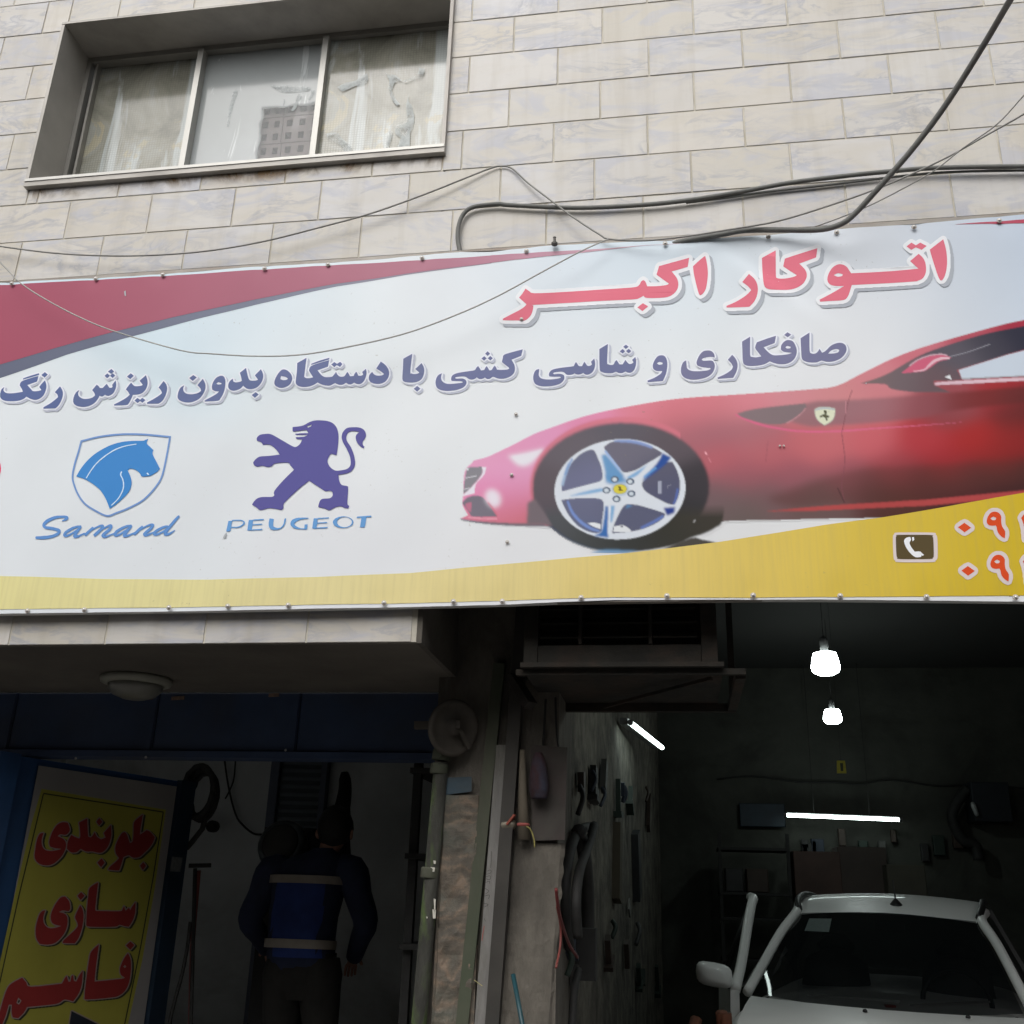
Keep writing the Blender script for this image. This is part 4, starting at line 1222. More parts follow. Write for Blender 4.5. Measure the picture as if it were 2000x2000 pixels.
TOP = [(-700, 600), (0, 552), (259, 540), (500, 521), (660, 513), (900, 492), (960, 492), (1074, 480), (1165, 475), (1301, 470), (1490, 460), (1635, 448), (1780, 438), (2000, 419), (2700, 372)]
BOT = [(-700, 1206), (0, 1199), (414, 1193), (800, 1185.5), (973, 1181.5), (1200, 1172), (1400, 1171), (1614, 1171.5), (1800, 1173), (2000, 1175), (2700, 1178)]
REDT = [(-700, 606), (0, 556.5), (259, 543), (500, 527), (660, 518), (900, 503), (960, 498.5), (1051, 493.5), (1119, 489), (1188, 485), (1256, 479.5), (1330, 474.5)]
REDB = [(-700, 920), (-300, 800), (0, 711.5), (103.5, 680.4), (220, 649.4), (336, 619.6), (500, 584), (659, 554.5), (788, 535.5), (900, 520), (960, 513), (1051, 503), (1142, 492.8), (1256, 480.2), (1330, 475)]
DARKB = [(-700, 960), (-300, 832), (0, 738), (129, 693.5), (259, 657), (388, 622), (500, 594.5), (659, 560), (788, 538.2), (900, 521.5), (960, 514)]
YELT = [(-700, 1050), (-300, 1098), (0, 1125), (207, 1131), (414, 1132), (621, 1127), (800, 1118.8), (890, 1110.5), (1097, 1092), (1200, 1083), (1407, 1058), (1614, 1025), (1722, 1010.8), (1821, 994), (2000, 962), (2300, 895), (2700, 790)]
YELB = [(-700, 1198), (0, 1190.5), (414, 1185), (800, 1178), (973, 1173.5), (1200, 1166.5), (1400, 1167), (1614, 1166.5), (1800, 1165), (2000, 1162.5), (2700, 1158)]
def itp(c, xs):
    return np.interp(xs, [p[0] for p in c], [p[1] for p in c])

def band(name, top, bot, x0, x1, k, material, ink, rows_=1, step=20, label=None):
    xs_ = np.arange(x0, x1 + .1, step)
    t, b = itp(top, xs_), itp(bot, xs_)
    V, F = [], []
    for r in range(rows_ + 1):
        for i, x in enumerate(xs_):
            V.append((x, t[i] + (b[i] - t[i]) * r / rows_))
    n = len(xs_)
    for r in range(rows_):
        for i in range(n - 1):
            F.append((r * n + i, (r + 1) * n + i, (r + 1) * n + i + 1, r * n + i + 1))
    o = mesh_obj(name, [onY(x, y, layer(k)) for x, y in V], F, material, banner)
    set_ink(o, ink(np.array([v[0] for v in V]), np.array([v[1] for v in V])))
    if label:
        o['label'] = label
    return o

sheet_ink_haze = rbf([(0, 900, (222, 227, 231)), (100, 800, (220, 226, 230)), (300, 640, (206, 222, 231)), (500, 620, (214, 225, 232)), (640, 700, (222, 228, 231)), (900, 620, (222, 227, 231)), (900, 800, (225, 229, 232)), (300, 1000, (218, 223, 227)), (700, 1050, (221, 224, 228)), (800, 900, (224, 228, 231)),
                 (1090, 520, (214, 222, 229)), (1250, 520, (206, 219, 229)), (1400, 520, (208, 219, 228)), (1440, 600, (220, 225, 228)), (1600, 520, (214, 219, 226)), (1850, 520, (206, 213, 222)), (1980, 520, (190, 202, 217)), (1980, 600, (195, 205, 217)), (1800, 610, (216, 220, 224)), (1600, 660, (223, 225, 228)), (1250, 680, (223, 227, 230)), (1600, 1015, (218, 220, 222)), (1000, 1070, (221, 223, 226)), (2200, 500, (186, 198, 214))], 110)  # print tint plus the banner's uneven brightness and haze, put into the colour
band('sheet', TOP, BOT, -700, 2700, 0, M_ink, sheet_ink_haze, 70, 10)
# a thin edge turned back round the frame gives the sheet its thickness
eb = MB()
xs_ = np.arange(-700, 2701, 100)
for cv in (TOP, BOT):
    ys_ = itp(cv, xs_)
    A = [onY(x, y, BY + .0004) for x, y in zip(xs_, ys_)]
    n0 = len(eb.v)
    for p in A:
        eb.v.append(tuple(p)); eb.v.append((p[0], p[1] + .03, p[2]))
    for i in range(len(A) - 1):
        eb.f.append((n0 + 2 * i, n0 + 2 * i + 2, n0 + 2 * i + 3, n0 + 2 * i + 1))
eb.build('folded_hem', mat('vinyl_back', rgb(205, 205, 203), .6, var=.05), banner)
# steel tube frame behind the vinyl
M_tube = mat('rusty_grey_steel', rgb(150, 145, 138), .6, .3, var=.2, scale=5, dirt=rgb(110, 90, 74), dirt_amt=.5)
zt_, zb_ = onY(1000, 486, BY)[2], onY(1000, 1180, BY)[2]
xl_, xr_ = onY(-680, 700, BY)[0], onY(2680, 900, BY)[0]
ft = MB()
ft.box((xl_, BY + .004, zt_ - .018), (xr_, BY + .034, zt_ + .011))
ft.build('frame_tube', M_tube, banner)
ft = MB().box((xl_, BY + .004, zb_ + .004), (xr_, BY + .034, zb_ + .034))
ft.build('frame_tube', M_tube, banner)
for px_ in (-670, 60, 560, 1010, 1600, 2100, 2660):
    x = onY(px_, 820, BY)[0]
    ft = MB().box((x - .015, BY + .005, zb_ + .035), (x + .015, BY + .035, zt_ - .019))
    ft.build('frame_tube', M_tube, banner)
for px_, yy in ((60, zt_ - .004), (560, zt_ - .004), (1010, zt_ - .004), (1600, zt_ - .004), (60, zb_ + .02), (560, zb_ + .02)):
    x = onY(px_, 820, BY)[0]
    ft = MB().box((x - .012, BY + .036, yy - .008), (x + .012, .004, yy + .008))
    ft.build('bracket', M_tube, banner)

red_ink = rbf([(-300, 700, (166, 102, 116)), (0, 600, (168, 106, 120)), (0, 690, (168, 104, 118)), (250, 590, (170, 112, 126)), (500, 550, (174, 122, 136)), (800, 520, (178, 130, 143)), (1000, 505, (184, 142, 158)), (1200, 485, (196, 162, 174)), (1330, 475, (210, 190, 198))], 130)
dark_ink = rbf([(-300, 800, (118, 120, 134)), (0, 720, (118, 122, 138)), (250, 655, (126, 130, 146)), (500, 590, (134, 138, 153)), (700, 550, (150, 153, 166)), (900, 521, (172, 160, 172))], 130)
band('dark_sweep', REDB, DARKB, -700, 960, 1, M_ink, dark_ink, 3, 10, 'slate grey edge of the red sweep')
band('red_sweep', REDT, REDB, -700, 1330, 2, M_ink, red_ink, 16, 10, 'dull red sweep tapering along the top left of the banner')
band('red_sweep', [(1866, 438), (2000, 428.5), (2700, 380)], [(1866, 438.4), (2000, 436), (2700, 420)], 1866, 2700, 2, M_ink, rbf([(1900, 436, (188, 120, 132)), (2000, 432, (182, 98, 112))], 60), 1, 20, 'thin red sliver at the top right end of the banner')
# the car picture
P = paint_car()
sel = P.alpha > .03
quad = sel[:-1, :-1] | sel[1:, :-1] | sel[:-1, 1:] | sel[1:, 1:]
# blend the painted edge into the hazed tint of the sheet
sh = sheet_ink_haze(P.X.ravel(), P.Y.ravel())[:, :3].reshape(P.img.shape)
img = P.img * PRINT_GAIN
outm = np.clip(P.alpha, 0, 1)[..., None]
base_white = ink_lin(226) * PRINT_GAIN
img = np.where(outm > .999, img, img + (1 - outm) * (sh - base_white))
below = P.Y > itp(YELT, P.gx)[None, :] + 6
quad &= ~(below[:-1, :-1])
idx = -np.ones(P.X.shape, int)
used = np.zeros(P.X.shape, bool)
used[:-1, :-1] |= quad; used[1:, :-1] |= quad; used[:-1, 1:] |= quad; used[1:, 1:] |= quad
idx[used] = np.arange(used.sum())
yl = layer(1.5)
D = AF[None] + AR[None] * ((P.X[used] - 1000) / FPX)[:, None] + AU[None] * ((1000 - P.Y[used]) / FPX)[:, None]
V3 = CAM[None] + ((yl - CAM[1]) / D[:, 1])[:, None] * D
jj, ii = np.nonzero(quad)
Fq = np.c_[idx[jj, ii], idx[jj + 1, ii], idx[jj + 1, ii + 1], idx[jj, ii + 1]]
me = bpy.data.meshes.new('car_picture')
me.vertices.add(len(V3)); me.vertices.foreach_set('co', V3.astype(np.float32).ravel())
me.loops.add(Fq.size); me.loops.foreach_set('vertex_index', Fq.ravel().astype(np.int32))
me.polygons.add(len(Fq)); me.polygons.foreach_set('loop_start', np.arange(0, Fq.size, 4, dtype=np.int32)); me.polygons.foreach_set('loop_total', np.full(len(Fq), 4, dtype=np.int32))
me.update(calc_edges=True)
carpic = bpy.data.objects.new('car_picture', me)
COL.objects.link(carpic)
carpic.parent = banner
me.materials.append(M_ink)
set_ink(carpic, np.c_[np.clip(img[used], 0, .95), np.ones(used.sum())])
carpic['label'] = 'printed picture of a red two door sports car with a five spoke wheel'
yel_ink_haze = rbf([(-300, 1150, (222, 215, 162)), (0, 1150, (222, 215, 162)), (300, 1160, (222, 215, 164)), (600, 1150, (222, 212, 164)), (900, 1140, (221, 208, 156)), (1200, 1120, (220, 202, 140)), (1400, 1110, (218, 196, 122)), (1600, 1090, (214, 191, 108)), (1800, 1080, (211, 188, 100)), (1950, 1060, (206, 182, 86)), (1950, 1140, (200, 176, 84)), (2300, 1080, (202, 176, 78))], 130)  # paler left end is uneven lens haze put into the yellow
band('yellow_sweep', YELT, YELB, -700, 2700, 3, M_yellow, yel_ink_haze, 12, 10, 'yellow sweep along the bottom of the banner')

# lettering: soft grey drop shadow, white outline, then the coloured word
M_sh1 = solid('title_shadow_ink', 176, 181, 189); M_wh = solid('white_ink', 230, 232, 236); M_t1 = solid('rose_red_ink', 220, 130, 145)
M_sh2 = solid('line_shadow_ink', 190, 194, 208); M_wh2 = solid('pale_outline_ink', 227, 230, 238); M_t2 = solid('slate_blue_ink', 147, 152, 181)
def word(shapes, r, dx, dy, ms, mw, mt, lab, k=4):
    out = dilate(shapes, r)
    o = print_part('lettering', shapes, k + 2, mt, label=lab)
    print_part('letter_shadow', shift(out, dx, dy), k, ms, parent=o)
    print_part('letter_outline', out, k + 1, mw, parent=o)
    return o
word(TITLE[0], 7.5, 6.5, 6, M_sh1, M_wh, M_t1, 'rose red title word on the right')
word(TITLE[1], 7.5, 6.5, 6, M_sh1, M_wh, M_t1, 'rose red title word on the left')
ink2 = [(132, 133, 159), (127, 130, 160), (125, 130, 160), (125, 130, 161), (127, 133, 162), (122, 129, 162), (119, 128, 161), (116, 126, 160), (113, 124, 161)]
M2 = [solid('slate_blue_ink_%d' % i, *c) for i, c in enumerate(ink2)]
for i, sset in enumerate(LINE2):
    word(sset, 3.0, 3.6, 3.2, M_sh2, M_wh2, M2[min(i, 8)], 'slate blue word number %d from the right in the second line' % (i + 1))
union = lambda shapes: dilate(shapes, 0.01, .5)
M_horse = solid('horse_blue_ink', 96, 146, 204); M_line = solid('shield_blue_ink', 132, 160, 206); M_white = solid('white_line_ink', 205, 226, 246); M_samand = solid('script_blue_ink', 118, 154, 206)
em = print_part('emblem', [HORSE], 4, M_horse, label='blue horse head emblem in a shield')
print_part('shield_outline', [ring(SHIELD + SHIELD2[1:] + SHIELD3[1:-1], 3.6)], 4, M_line, parent=em)
print_part('emblem_highlight', union([(stroke(S('H', 1250,225,1130,245,1000,290,880,365,780,450,710,540,655,630), [1.4, 2.2, 2.2, 2.2, 2.0]), []),
            (stroke(S('H', 1075,548,1060,585,1085,640,1095,710,1080,780,1030,870,950,950), [2.4, 2.2, 2.2, 2.0, 1.6]), []), (S('H', 1360,565,1380,560,1398,590,1375,585), [])]), 5, M_white, parent=em)
print_part('lettering', union([(stroke(p, [v * HK for v in w]), []) for p, w in SAMAND]), 4, M_samand, label='blue script word below the horse emblem')
M_lion = solid('lion_violet_ink', 112, 110, 160); M_maker = solid('capital_blue_ink', 122, 164, 212)
print_part('emblem', [LION], 4, M_lion, label='violet blue standing lion emblem')
print_part('lettering', union(MAKER), 4, M_maker, label='light blue wide capitals below the lion emblem')
M_digit = solid('orange_red_ink', 213, 104, 84); M_dout = solid('pinkish_white_ink', 214, 203, 202); M_field = solid('brown_grey_ink', 110, 102, 88)
for i, sset in enumerate(DIGITS):
    o = print_part('lettering', sset, 6, M_digit, label='orange red digit of the %s phone number' % ('upper', 'lower')[i // 3])
    print_part('letter_outline', dilate(sset, 8), 5, M_dout, parent=o)
ph = print_part('telephone_sign', PHONE_FIELD, 6, M_field, label='dark box with a white telephone handset')
print_part('sign_border', PHONE_FRAME, 5, M_dout, parent=ph)
print_part('handset', HANDSET, 7, M_wh, parent=ph)
# the red edge of a further emblem cut off at the left
print_part('emblem', [(ell('H', -520, 515, 170, 185), [])], 4, solid('emblem_red_ink', 226, 96, 120), label='red round emblem, all but its edge outside the view')
# bird droppings and scuffs
M_mark = solid('grey_scuff', 178, 182, 186)
print_part('scuff', [(S('H', 140, 1000, 150, 1000, 148, 1010), [])] and [([(243, 570), (246, 568), (247, 579), (244, 578)], []), ([(439, 1042), (443, 1040), (440, 1051), (435, 1050)], []), ([(1690, 748), (1693, 747), (1692, 751)], [])], 7, M_mark)

# the vinyl is not quite taut: shallow waves, puckers at the fixings and one diagonal crease
def relief(x, z):
    d = .0022 * np.sin(6.5 * x + 1.8 * np.sin(3.1 * z)) * np.sin(3.0 * z + .7) + .0012 * np.sin(15 * x - 7 * z + 1.3)
    for px_, py_ in SCREWS[:26]:
        p = onY(px_, py_, BY)
        r2 = (x - p[0]) ** 2 + ((z - p[2]) * .8) ** 2
        d = d + .0035 * np.exp(-r2 / .0016) - .0022 * np.exp(-r2 / .012)
    a, b = onY(1385, 470, BY), onY(1640, 640, BY)
    ux, uz = b[0] - a[0], b[2] - a[2]
    L_ = math.hypot(ux, uz)
    t = ((x - a[0]) * ux + (z - a[2]) * uz) / L_ ** 2
    n_ = ((x - a[0]) * uz - (z - a[2]) * ux) / L_
    d = d - .006 * np.tanh(n_ / .022) * np.exp(-(n_ / .07) ** 2) * np.clip(1 - np.abs(t - .4) / .7, 0, 1)
    return d
def lay_on_vinyl():
    for o in banner.children_recursive:
        if o.type != 'MESH' or o.name.split('.')[0] in ('frame_tube', 'bracket', 'folded_hem', 'screw', 'screw_head', 'hook'):
            continue
        me_ = o.data
        if o.name.split('.')[0] not in ('car_picture', 'sheet', 'red_sweep', 'dark_sweep', 'yellow_sweep'):
            bm = bmesh.new()
            bm.from_mesh(me_)
            for _ in range(4):
                long_ = [e for e in bm.edges if e.calc_length() > .035]
                if not long_:
                    break
                bmesh.ops.subdivide_edges(bm, edges=long_, cuts=1)
                bmesh.ops.triangulate(bm, faces=[f for f in bm.faces if len(f.verts) > 3])
            bm.to_mesh(me_)
            bm.free()
        co = np.empty(len(me_.vertices) * 3, np.float32)
        me_.vertices.foreach_get('co', co)
        co = co.reshape(-1, 3)
        co[:, 1] += relief(co[:, 0].astype(float), co[:, 2].astype(float))
        me_.vertices.foreach_set('co', co.ravel())
        me_.polygons.foreach_set('use_smooth', [True] * len(me_.polygons))
        me_.update()
# pole-head screws with washers
M_washer = mat('washer_steel', rgb(196, 191, 184), .6, .05, var=.3, scale=60, dirt=rgb(120, 86, 60), dirt_amt=.5)
M_head = mat('screw_head', rgb(205, 203, 200), .35, .4, var=.1, scale=60)
SCREWS = [(23, 554), (187, 544.6), (318, 536.8), (516.5, 524.6), (640.7, 517), (824.4, 504), (1028, 490), (1299, 475.7), (1500.6, 462.4), (1634, 453.7), (1785, 443.5), (1951.6, 431),
          (53.8, 1193), (165, 1191), (330, 1186.7), (445, 1184), (563, 1182), (750, 1177.5), (885.7, 1175), (981, 1174.5), (1135, 1167.6), (1302.7, 1164), (1471, 1163), (1641, 1164), (1809.5, 1166), (1983.4, 1167),
          (1007.6, 809), (999.2, 927.5), (990.7, 1058.4), (1018.5, 623), (1523, 870.8), (1531, 871)]
wm = MB().lathe([(.0095, 0), (.0095, .0022), (.0078, .0030)], (0, 0, 0), (0, -1, 0), 14)
hm = MB().lathe([(.0050, .003), (.0050, .0055), (.0036, .0075), (.0012, .0084)], (0, 0, 0), (0, -1, 0), 12)
w0 = h0 = None
for i, (x, y) in enumerate(SCREWS):
    p = onY(x, y, BY - .0065)
    if w0 is None:
        w0 = wm.build('screw', M_washer, banner)
        h0 = hm.build('screw_head', M_head, w0)
        w0.location = p
    else:
        w = w0.copy(); COL.objects.link(w); w.location = p
        h = h0.copy(); COL.objects.link(h); h.parent = w
        if i >= 26:
            w.scale = (.72, .72, .72) if i < 30 else (.42, .5, .42)
lay_on_vinyl()
kn = MB().lathe([(.012, 0), (.013, .008), (.006, .014), (.005, .03), (.007, .034)], onY(1083, 478, -.07), (0, 0, 1), 10)
kn.build('hook', mat('dark_iron', rgb(92, 90, 86), .6, .3), banner)

# ================================================================ CABLES
def cable(name, label, pts, r, material, cat='cable'):
    q = catmull([onY(x, y, Y) for x, y, Y in pts], 5)
    o = MB().tube(q, r, 8).build(name, material, None, True)
    return tag(o, label, cat)
M_cab = mat('hazed_black_cable', rgb(108, 109, 106), .75, var=.15, scale=30)  # lens haze put into the base colour turns these black cables grey
M_wire = mat('weathered_grey_wire', rgb(146, 145, 141), .75, var=.15, scale=30)
M_wire2 = mat('pale_grey_wire', rgb(172, 172, 168), .75, var=.15, scale=30)
cable('cable', 'thick black cable slanting down across the stones from the top right to the banner edge',
      [(2030, -90, -1.0), (1973, 0, -.75), (1921, 88, -.58), (1849, 202, -.42), (1787, 285, -.32), (1725, 357, -.24), (1668, 419, -.17), (1637, 440, -.145), (1595, 449, -.105), (1518, 449, -.085), (1455, 450, -.075), (1414, 457, -.066), (1373, 464, -.056), (1335, 471, -.046), (1300, 480, -.03)], .0108, M_cab)
cable('cable', 'black cable bent in a hook above the banner and running right along the stones',
      [(900, 505, -.035), (898, 489, -.03), (894, 466, -.025), (896, 440, -.022), (906, 417, -.02), (926, 404, -.02), (973, 398.6, -.02), (1000, 401, -.02), (1129, 406, -.02), (1259, 400, -.02), (1352, 390, -.02), (1445, 375, -.02), (1543, 357, -.02), (1647, 344, -.025), (1735, 335, -.03), (1828, 328, -.03), (2000, 325, -.03), (2300, 322, -.03), (2800, 340, -.03)], .0092, M_cab)
cable('cable', 'thinner black cable following close under the bent black cable on the right',
      [(1340, 396, -.010), (1420, 386, -.012), (1500, 374, -.012), (1600, 363, -.012), (1700, 351, -.014), (1790, 341, -.014), (1860, 336, -.014), (2000, 333, -.014), (2400, 330, -.014)], .005, M_cab)
cable('wire', 'grey wire sagging below the window then peaking and running along the banner top',
      [(-300, 440, -.04), (-100, 466, -.04), (0, 481, -.04), (103, 494, -.045), (207, 499.5, -.05), (310, 498, -.05), (414, 489, -.05), (517, 471, -.05), (621, 445, -.045), (724, 417, -.04), (828, 380, -.03), (906, 349, -.02), (957, 329, -.012), (978, 324.5, -.010), (1000, 329, -.012), (1031, 357, -.02), (1078, 393, -.035), (1119, 424, -.05), (1171, 458, -.07), (1191, 467, -.075), (1254, 470, -.09), (1331, 463, -.1), (1414, 450, -.1), (1518, 432, -.1), (1621, 401, -.1), (1709, 370, -.1), (1776, 342, -.1), (1854, 305, -.12), (1932, 261, -.14), (2000, 222.6, -.2), (2100, 160, -.3)], .0037, M_wire)
cable('wire', 'thin pale wire crossing the black cables and rising to the right edge',
      [(1560, 450, -.09), (1600, 440, -.1), (1688, 406, -.11), (1766, 367, -.13), (1828, 331, -.15), (1880, 290, -.18), (1947, 243, -.24), (2000, 186, -.3), (2080, 100, -.4)], .0026, M_wire)
cable('wire', 'pale wire hanging in a long loop across the front of the banner',
      [(-120, 400, -.13), (0, 512, -.13), (41, 553.5, -.13), (103.5, 593, -.135), (178, 630, -.14), (248.5, 655, -.145), (356, 685, -.15), (414, 691, -.15), (497, 695.6, -.15), (580, 693.5, -.15), (662.6, 681, -.148), (786, 653, -.142), (890, 615.6, -.137), (973, 578, -.132), (1055.5, 533, -.125), (1138, 489, -.118), (1188, 467, -.1)], .0028, M_wire2)

# ================================================================ LEFT SHOP FRONT
M_blue = mat('dull_blue_paint', (.035, .060, .125, 1), .55, var=.3, scale=3, dirt=(.05, .05, .05, 1), dirt_amt=.4)
M_blue2 = mat('strong_blue_paint', (.03, .085, .21, 1), .5, var=.25, scale=3, dirt=(.03, .04, .06, 1), dirt_amt=.4)
sz0, sz1 = 1.936, LINT_Z - .003
shut = thing('shutter_housing', 'dull blue sheet metal roller shutter housing under the dark soffit', 'shutter housing')
sx = [-4.15] + [onY(x, 1430, SOF_Y)[0] for x in (20, 300, 580)] + [onY(858, 1430, SOF_Y)[0]]
for i in range(len(sx) - 1):
    a, b = sx[i] + .002, sx[i + 1] - .002
    m = MB().bbox((a, SOF_Y + .002, sz0 + .03), (b, SOF_Y + .11, sz1), .006)
    m.box((b - .034, SOF_Y - .004, sz0 + .032), (b - .004, SOF_Y + .0015, sz1 - .01))
    m.build('panel', M_blue, shut)
m = MB().box((sx[0], SOF_Y - .018, sz0), (sx[-1], SOF_Y + .11, sz0 + .028))
m.build('bottom_rail', M_blue, shut)
m = MB()
for px_, py_ in ((285, 1479), (558, 1465), (148, 1481)):
    p = onY(px_, py_, SOF_Y - .02)
    m.lathe([(.006, 0), (.005, .004), (.001, .006)], p, (0, -1, 0), 8)
m.build('rivet', mat('bright_rivet', (.5, .5, .5, 1), .4, .5), shut)
m = MB()
for a, b, yy in ((278, 300, 1364), (335, 360, 1364), (525, 545, 1358)):
    p, q = onY(a, yy, SOF_Y - .003), onY(b, yy - 1, SOF_Y - .003)
    m.bar(p, q, .004, .016)
m.build('flaked_rust', mat('flaked_rust', (.22, .15, .11, 1), .9, var=.4, scale=40), shut)

lamp_c = np.array([-1.43, .60, LINT_Z - .001])
cl = thing('ceiling_lamp', 'round grey ceiling lamp, unlit, under the dark soffit', 'lamp')
M_lampw = mat('dusty_lamp_plastic', (.24, .24, .20, 1), .5, var=.15, scale=10)
MB().lathe([(.145, 0), (.150, .012), (.146, .026), (.13, .032)], lamp_c, (0, 0, -1), 32).build('base', M_lampw, cl, True)
MB().lathe([(.115, .031), (.112, .05), (.09, .075), (.05, .09), (.01, .094)], lamp_c, (0, 0, -1), 32).build('shade', mat('dusty_lamp_glass', (.17, .17, .15, 1), .35), cl, True)

# open blue door leaf with the hanging vinyl sign
p0 = onY(75, 1495, .95)
LZ = p0[2]
p1 = onZ(345, 1536, LZ)
ld = np.array([p1[0] - p0[0], p1[1] - p0[1], 0])
LW = np.hypot(ld[0], ld[1])
ld = ld / LW
ln = np.array([ld[1], -ld[0], 0])
def leaf(s_, z, off=0.0):
    return p0 * np.array([1, 1, 0]) + ld * s_ + ln * off + np.array([0, 0, z])
def on_leaf(x, y, off):
    return onP(x, y, p0 + ln * off, ln)
def leaf_box(s0, s1, z0, z1, o0, o1):
    return [leaf(s0, z0, o0), leaf(s1, z0, o0), leaf(s1, z0, o1), leaf(s0, z0, o1), leaf(s0, z1, o0), leaf(s1, z1, o0), leaf(s1, z1, o1), leaf(s0, z1, o1)]
door = thing('door_leaf', 'blue metal door leaf folded open into the shop at left', 'door')
m = MB().hexa(leaf_box(-.24, LW + .13, FLOOR, LZ + .03, -.05, -.012))
m.build('leaf', M_blue2, door)
m = MB()
m.hexa(leaf_box(LW + .012, LW + .13, FLOOR, LZ + .034, -.011, .02))
m.build('edge_post', mat('navy_paint', (.014, .030, .052, 1), .5, var=.3, scale=4), door)
m = MB().hexa(leaf_box(-.24, -.13, FLOOR, LZ + .034, -.011, .03))
m.build('edge_post', M_blue2, door)
sti = [on_leaf(x, y, .0215) for x, y in ((336, 1673), (357, 1675), (352, 1703), (332, 1702))]
o = mesh_obj('sticker', sti, [(0, 1, 2, 3)], mat('grey_sticker', (.16, .17, .17, 1), .6, var=.3, scale=60), door)

post = MB().box((onY(0, 1700, .96)[0] - .12, .945, FLOOR), (onY(16, 1700, .96)[0] - .02, 1.02, sz0 - .002))
tag(post.build('door_post', mat('dark_post_paint', (.02, .025, .03, 1), .6, var=.3)), 'dark upright door post at the far left of the shop opening', 'post')

poster = thing('hanging_sign', 'yellow vinyl sign with dark red lettering hung on the open blue door leaf', 'sign')
M_psheet = mat('grey_white_vinyl', (.30, .29, .28, 1), .55, var=.12, scale=2)
M_pyel = mat('yellow_vinyl', (.40, .375, .06, 1), .55, var=.14, scale=2.2, stretch=(1, 1, .5))
M_pred = mat('crimson_ink', (.30, .030, .028, 1), .55, var=.1)
M_pout = mat('grey_outline_ink', (.34, .27, .25, 1), .55, var=.1)
M_pblk = mat('black_ink', (.035, .04, .018, 1), .6, var=.1)
def pposter(name, shapes, k, material, lab=None, parent=None):
    V, F = tri_shapes(shapes)
    o = mesh_obj(name, [on_leaf(x, y, .002 + .0004 * k) for x, y in V], F, material, parent or poster)
    if lab:
        o['label'] = lab
    return o
zs = .28475
Qc = lambda *n: [(n[i] * zs, 1450 + n[i + 1] * zs) for i in range(0, len(n), 2)]
ztop = on_leaf(75, 1495, .002)[2]
m = MB().hexa([*[tuple(p) for p in (leaf(0, FLOOR + .05, .0), leaf(LW, FLOOR + .05, .0), leaf(LW, FLOOR + .05, .0018), leaf(0, FLOOR + .05, .0018), leaf(0, ztop, .0), leaf(LW, ztop, .0), leaf(LW, ztop, .0018), leaf(0, ztop, .0018))]])
m.build('sheet', M_psheet, poster)
pposter('yellow_field', [(Qc(285,318, 1138,462, 1062,1000, 975,1500, 830,2150, -150,2150, -30,1640, 100,1050, 215,560), [])], 0, M_pyel)
bt = [Qc(298,350, 1122,478), Qc(298,352, 215,700, 130,1050, 0,1640, -130,2150), Qc(1120,478, 1050,930, 965,1400, 862,1900, 810,2150)]
pposter('border_line', [(stroke(b, 2.6, 1), []) for b in bt[:1]], 1, M_pblk)
pposter('border_line', [(stroke(b, 2.4, 1), []) for b in bt[1:2]], 1.3, M_pblk)
pposter('border_line', [(stroke(b, 2.4, 1), []) for b in bt[2:]], 1.3, M_pblk)
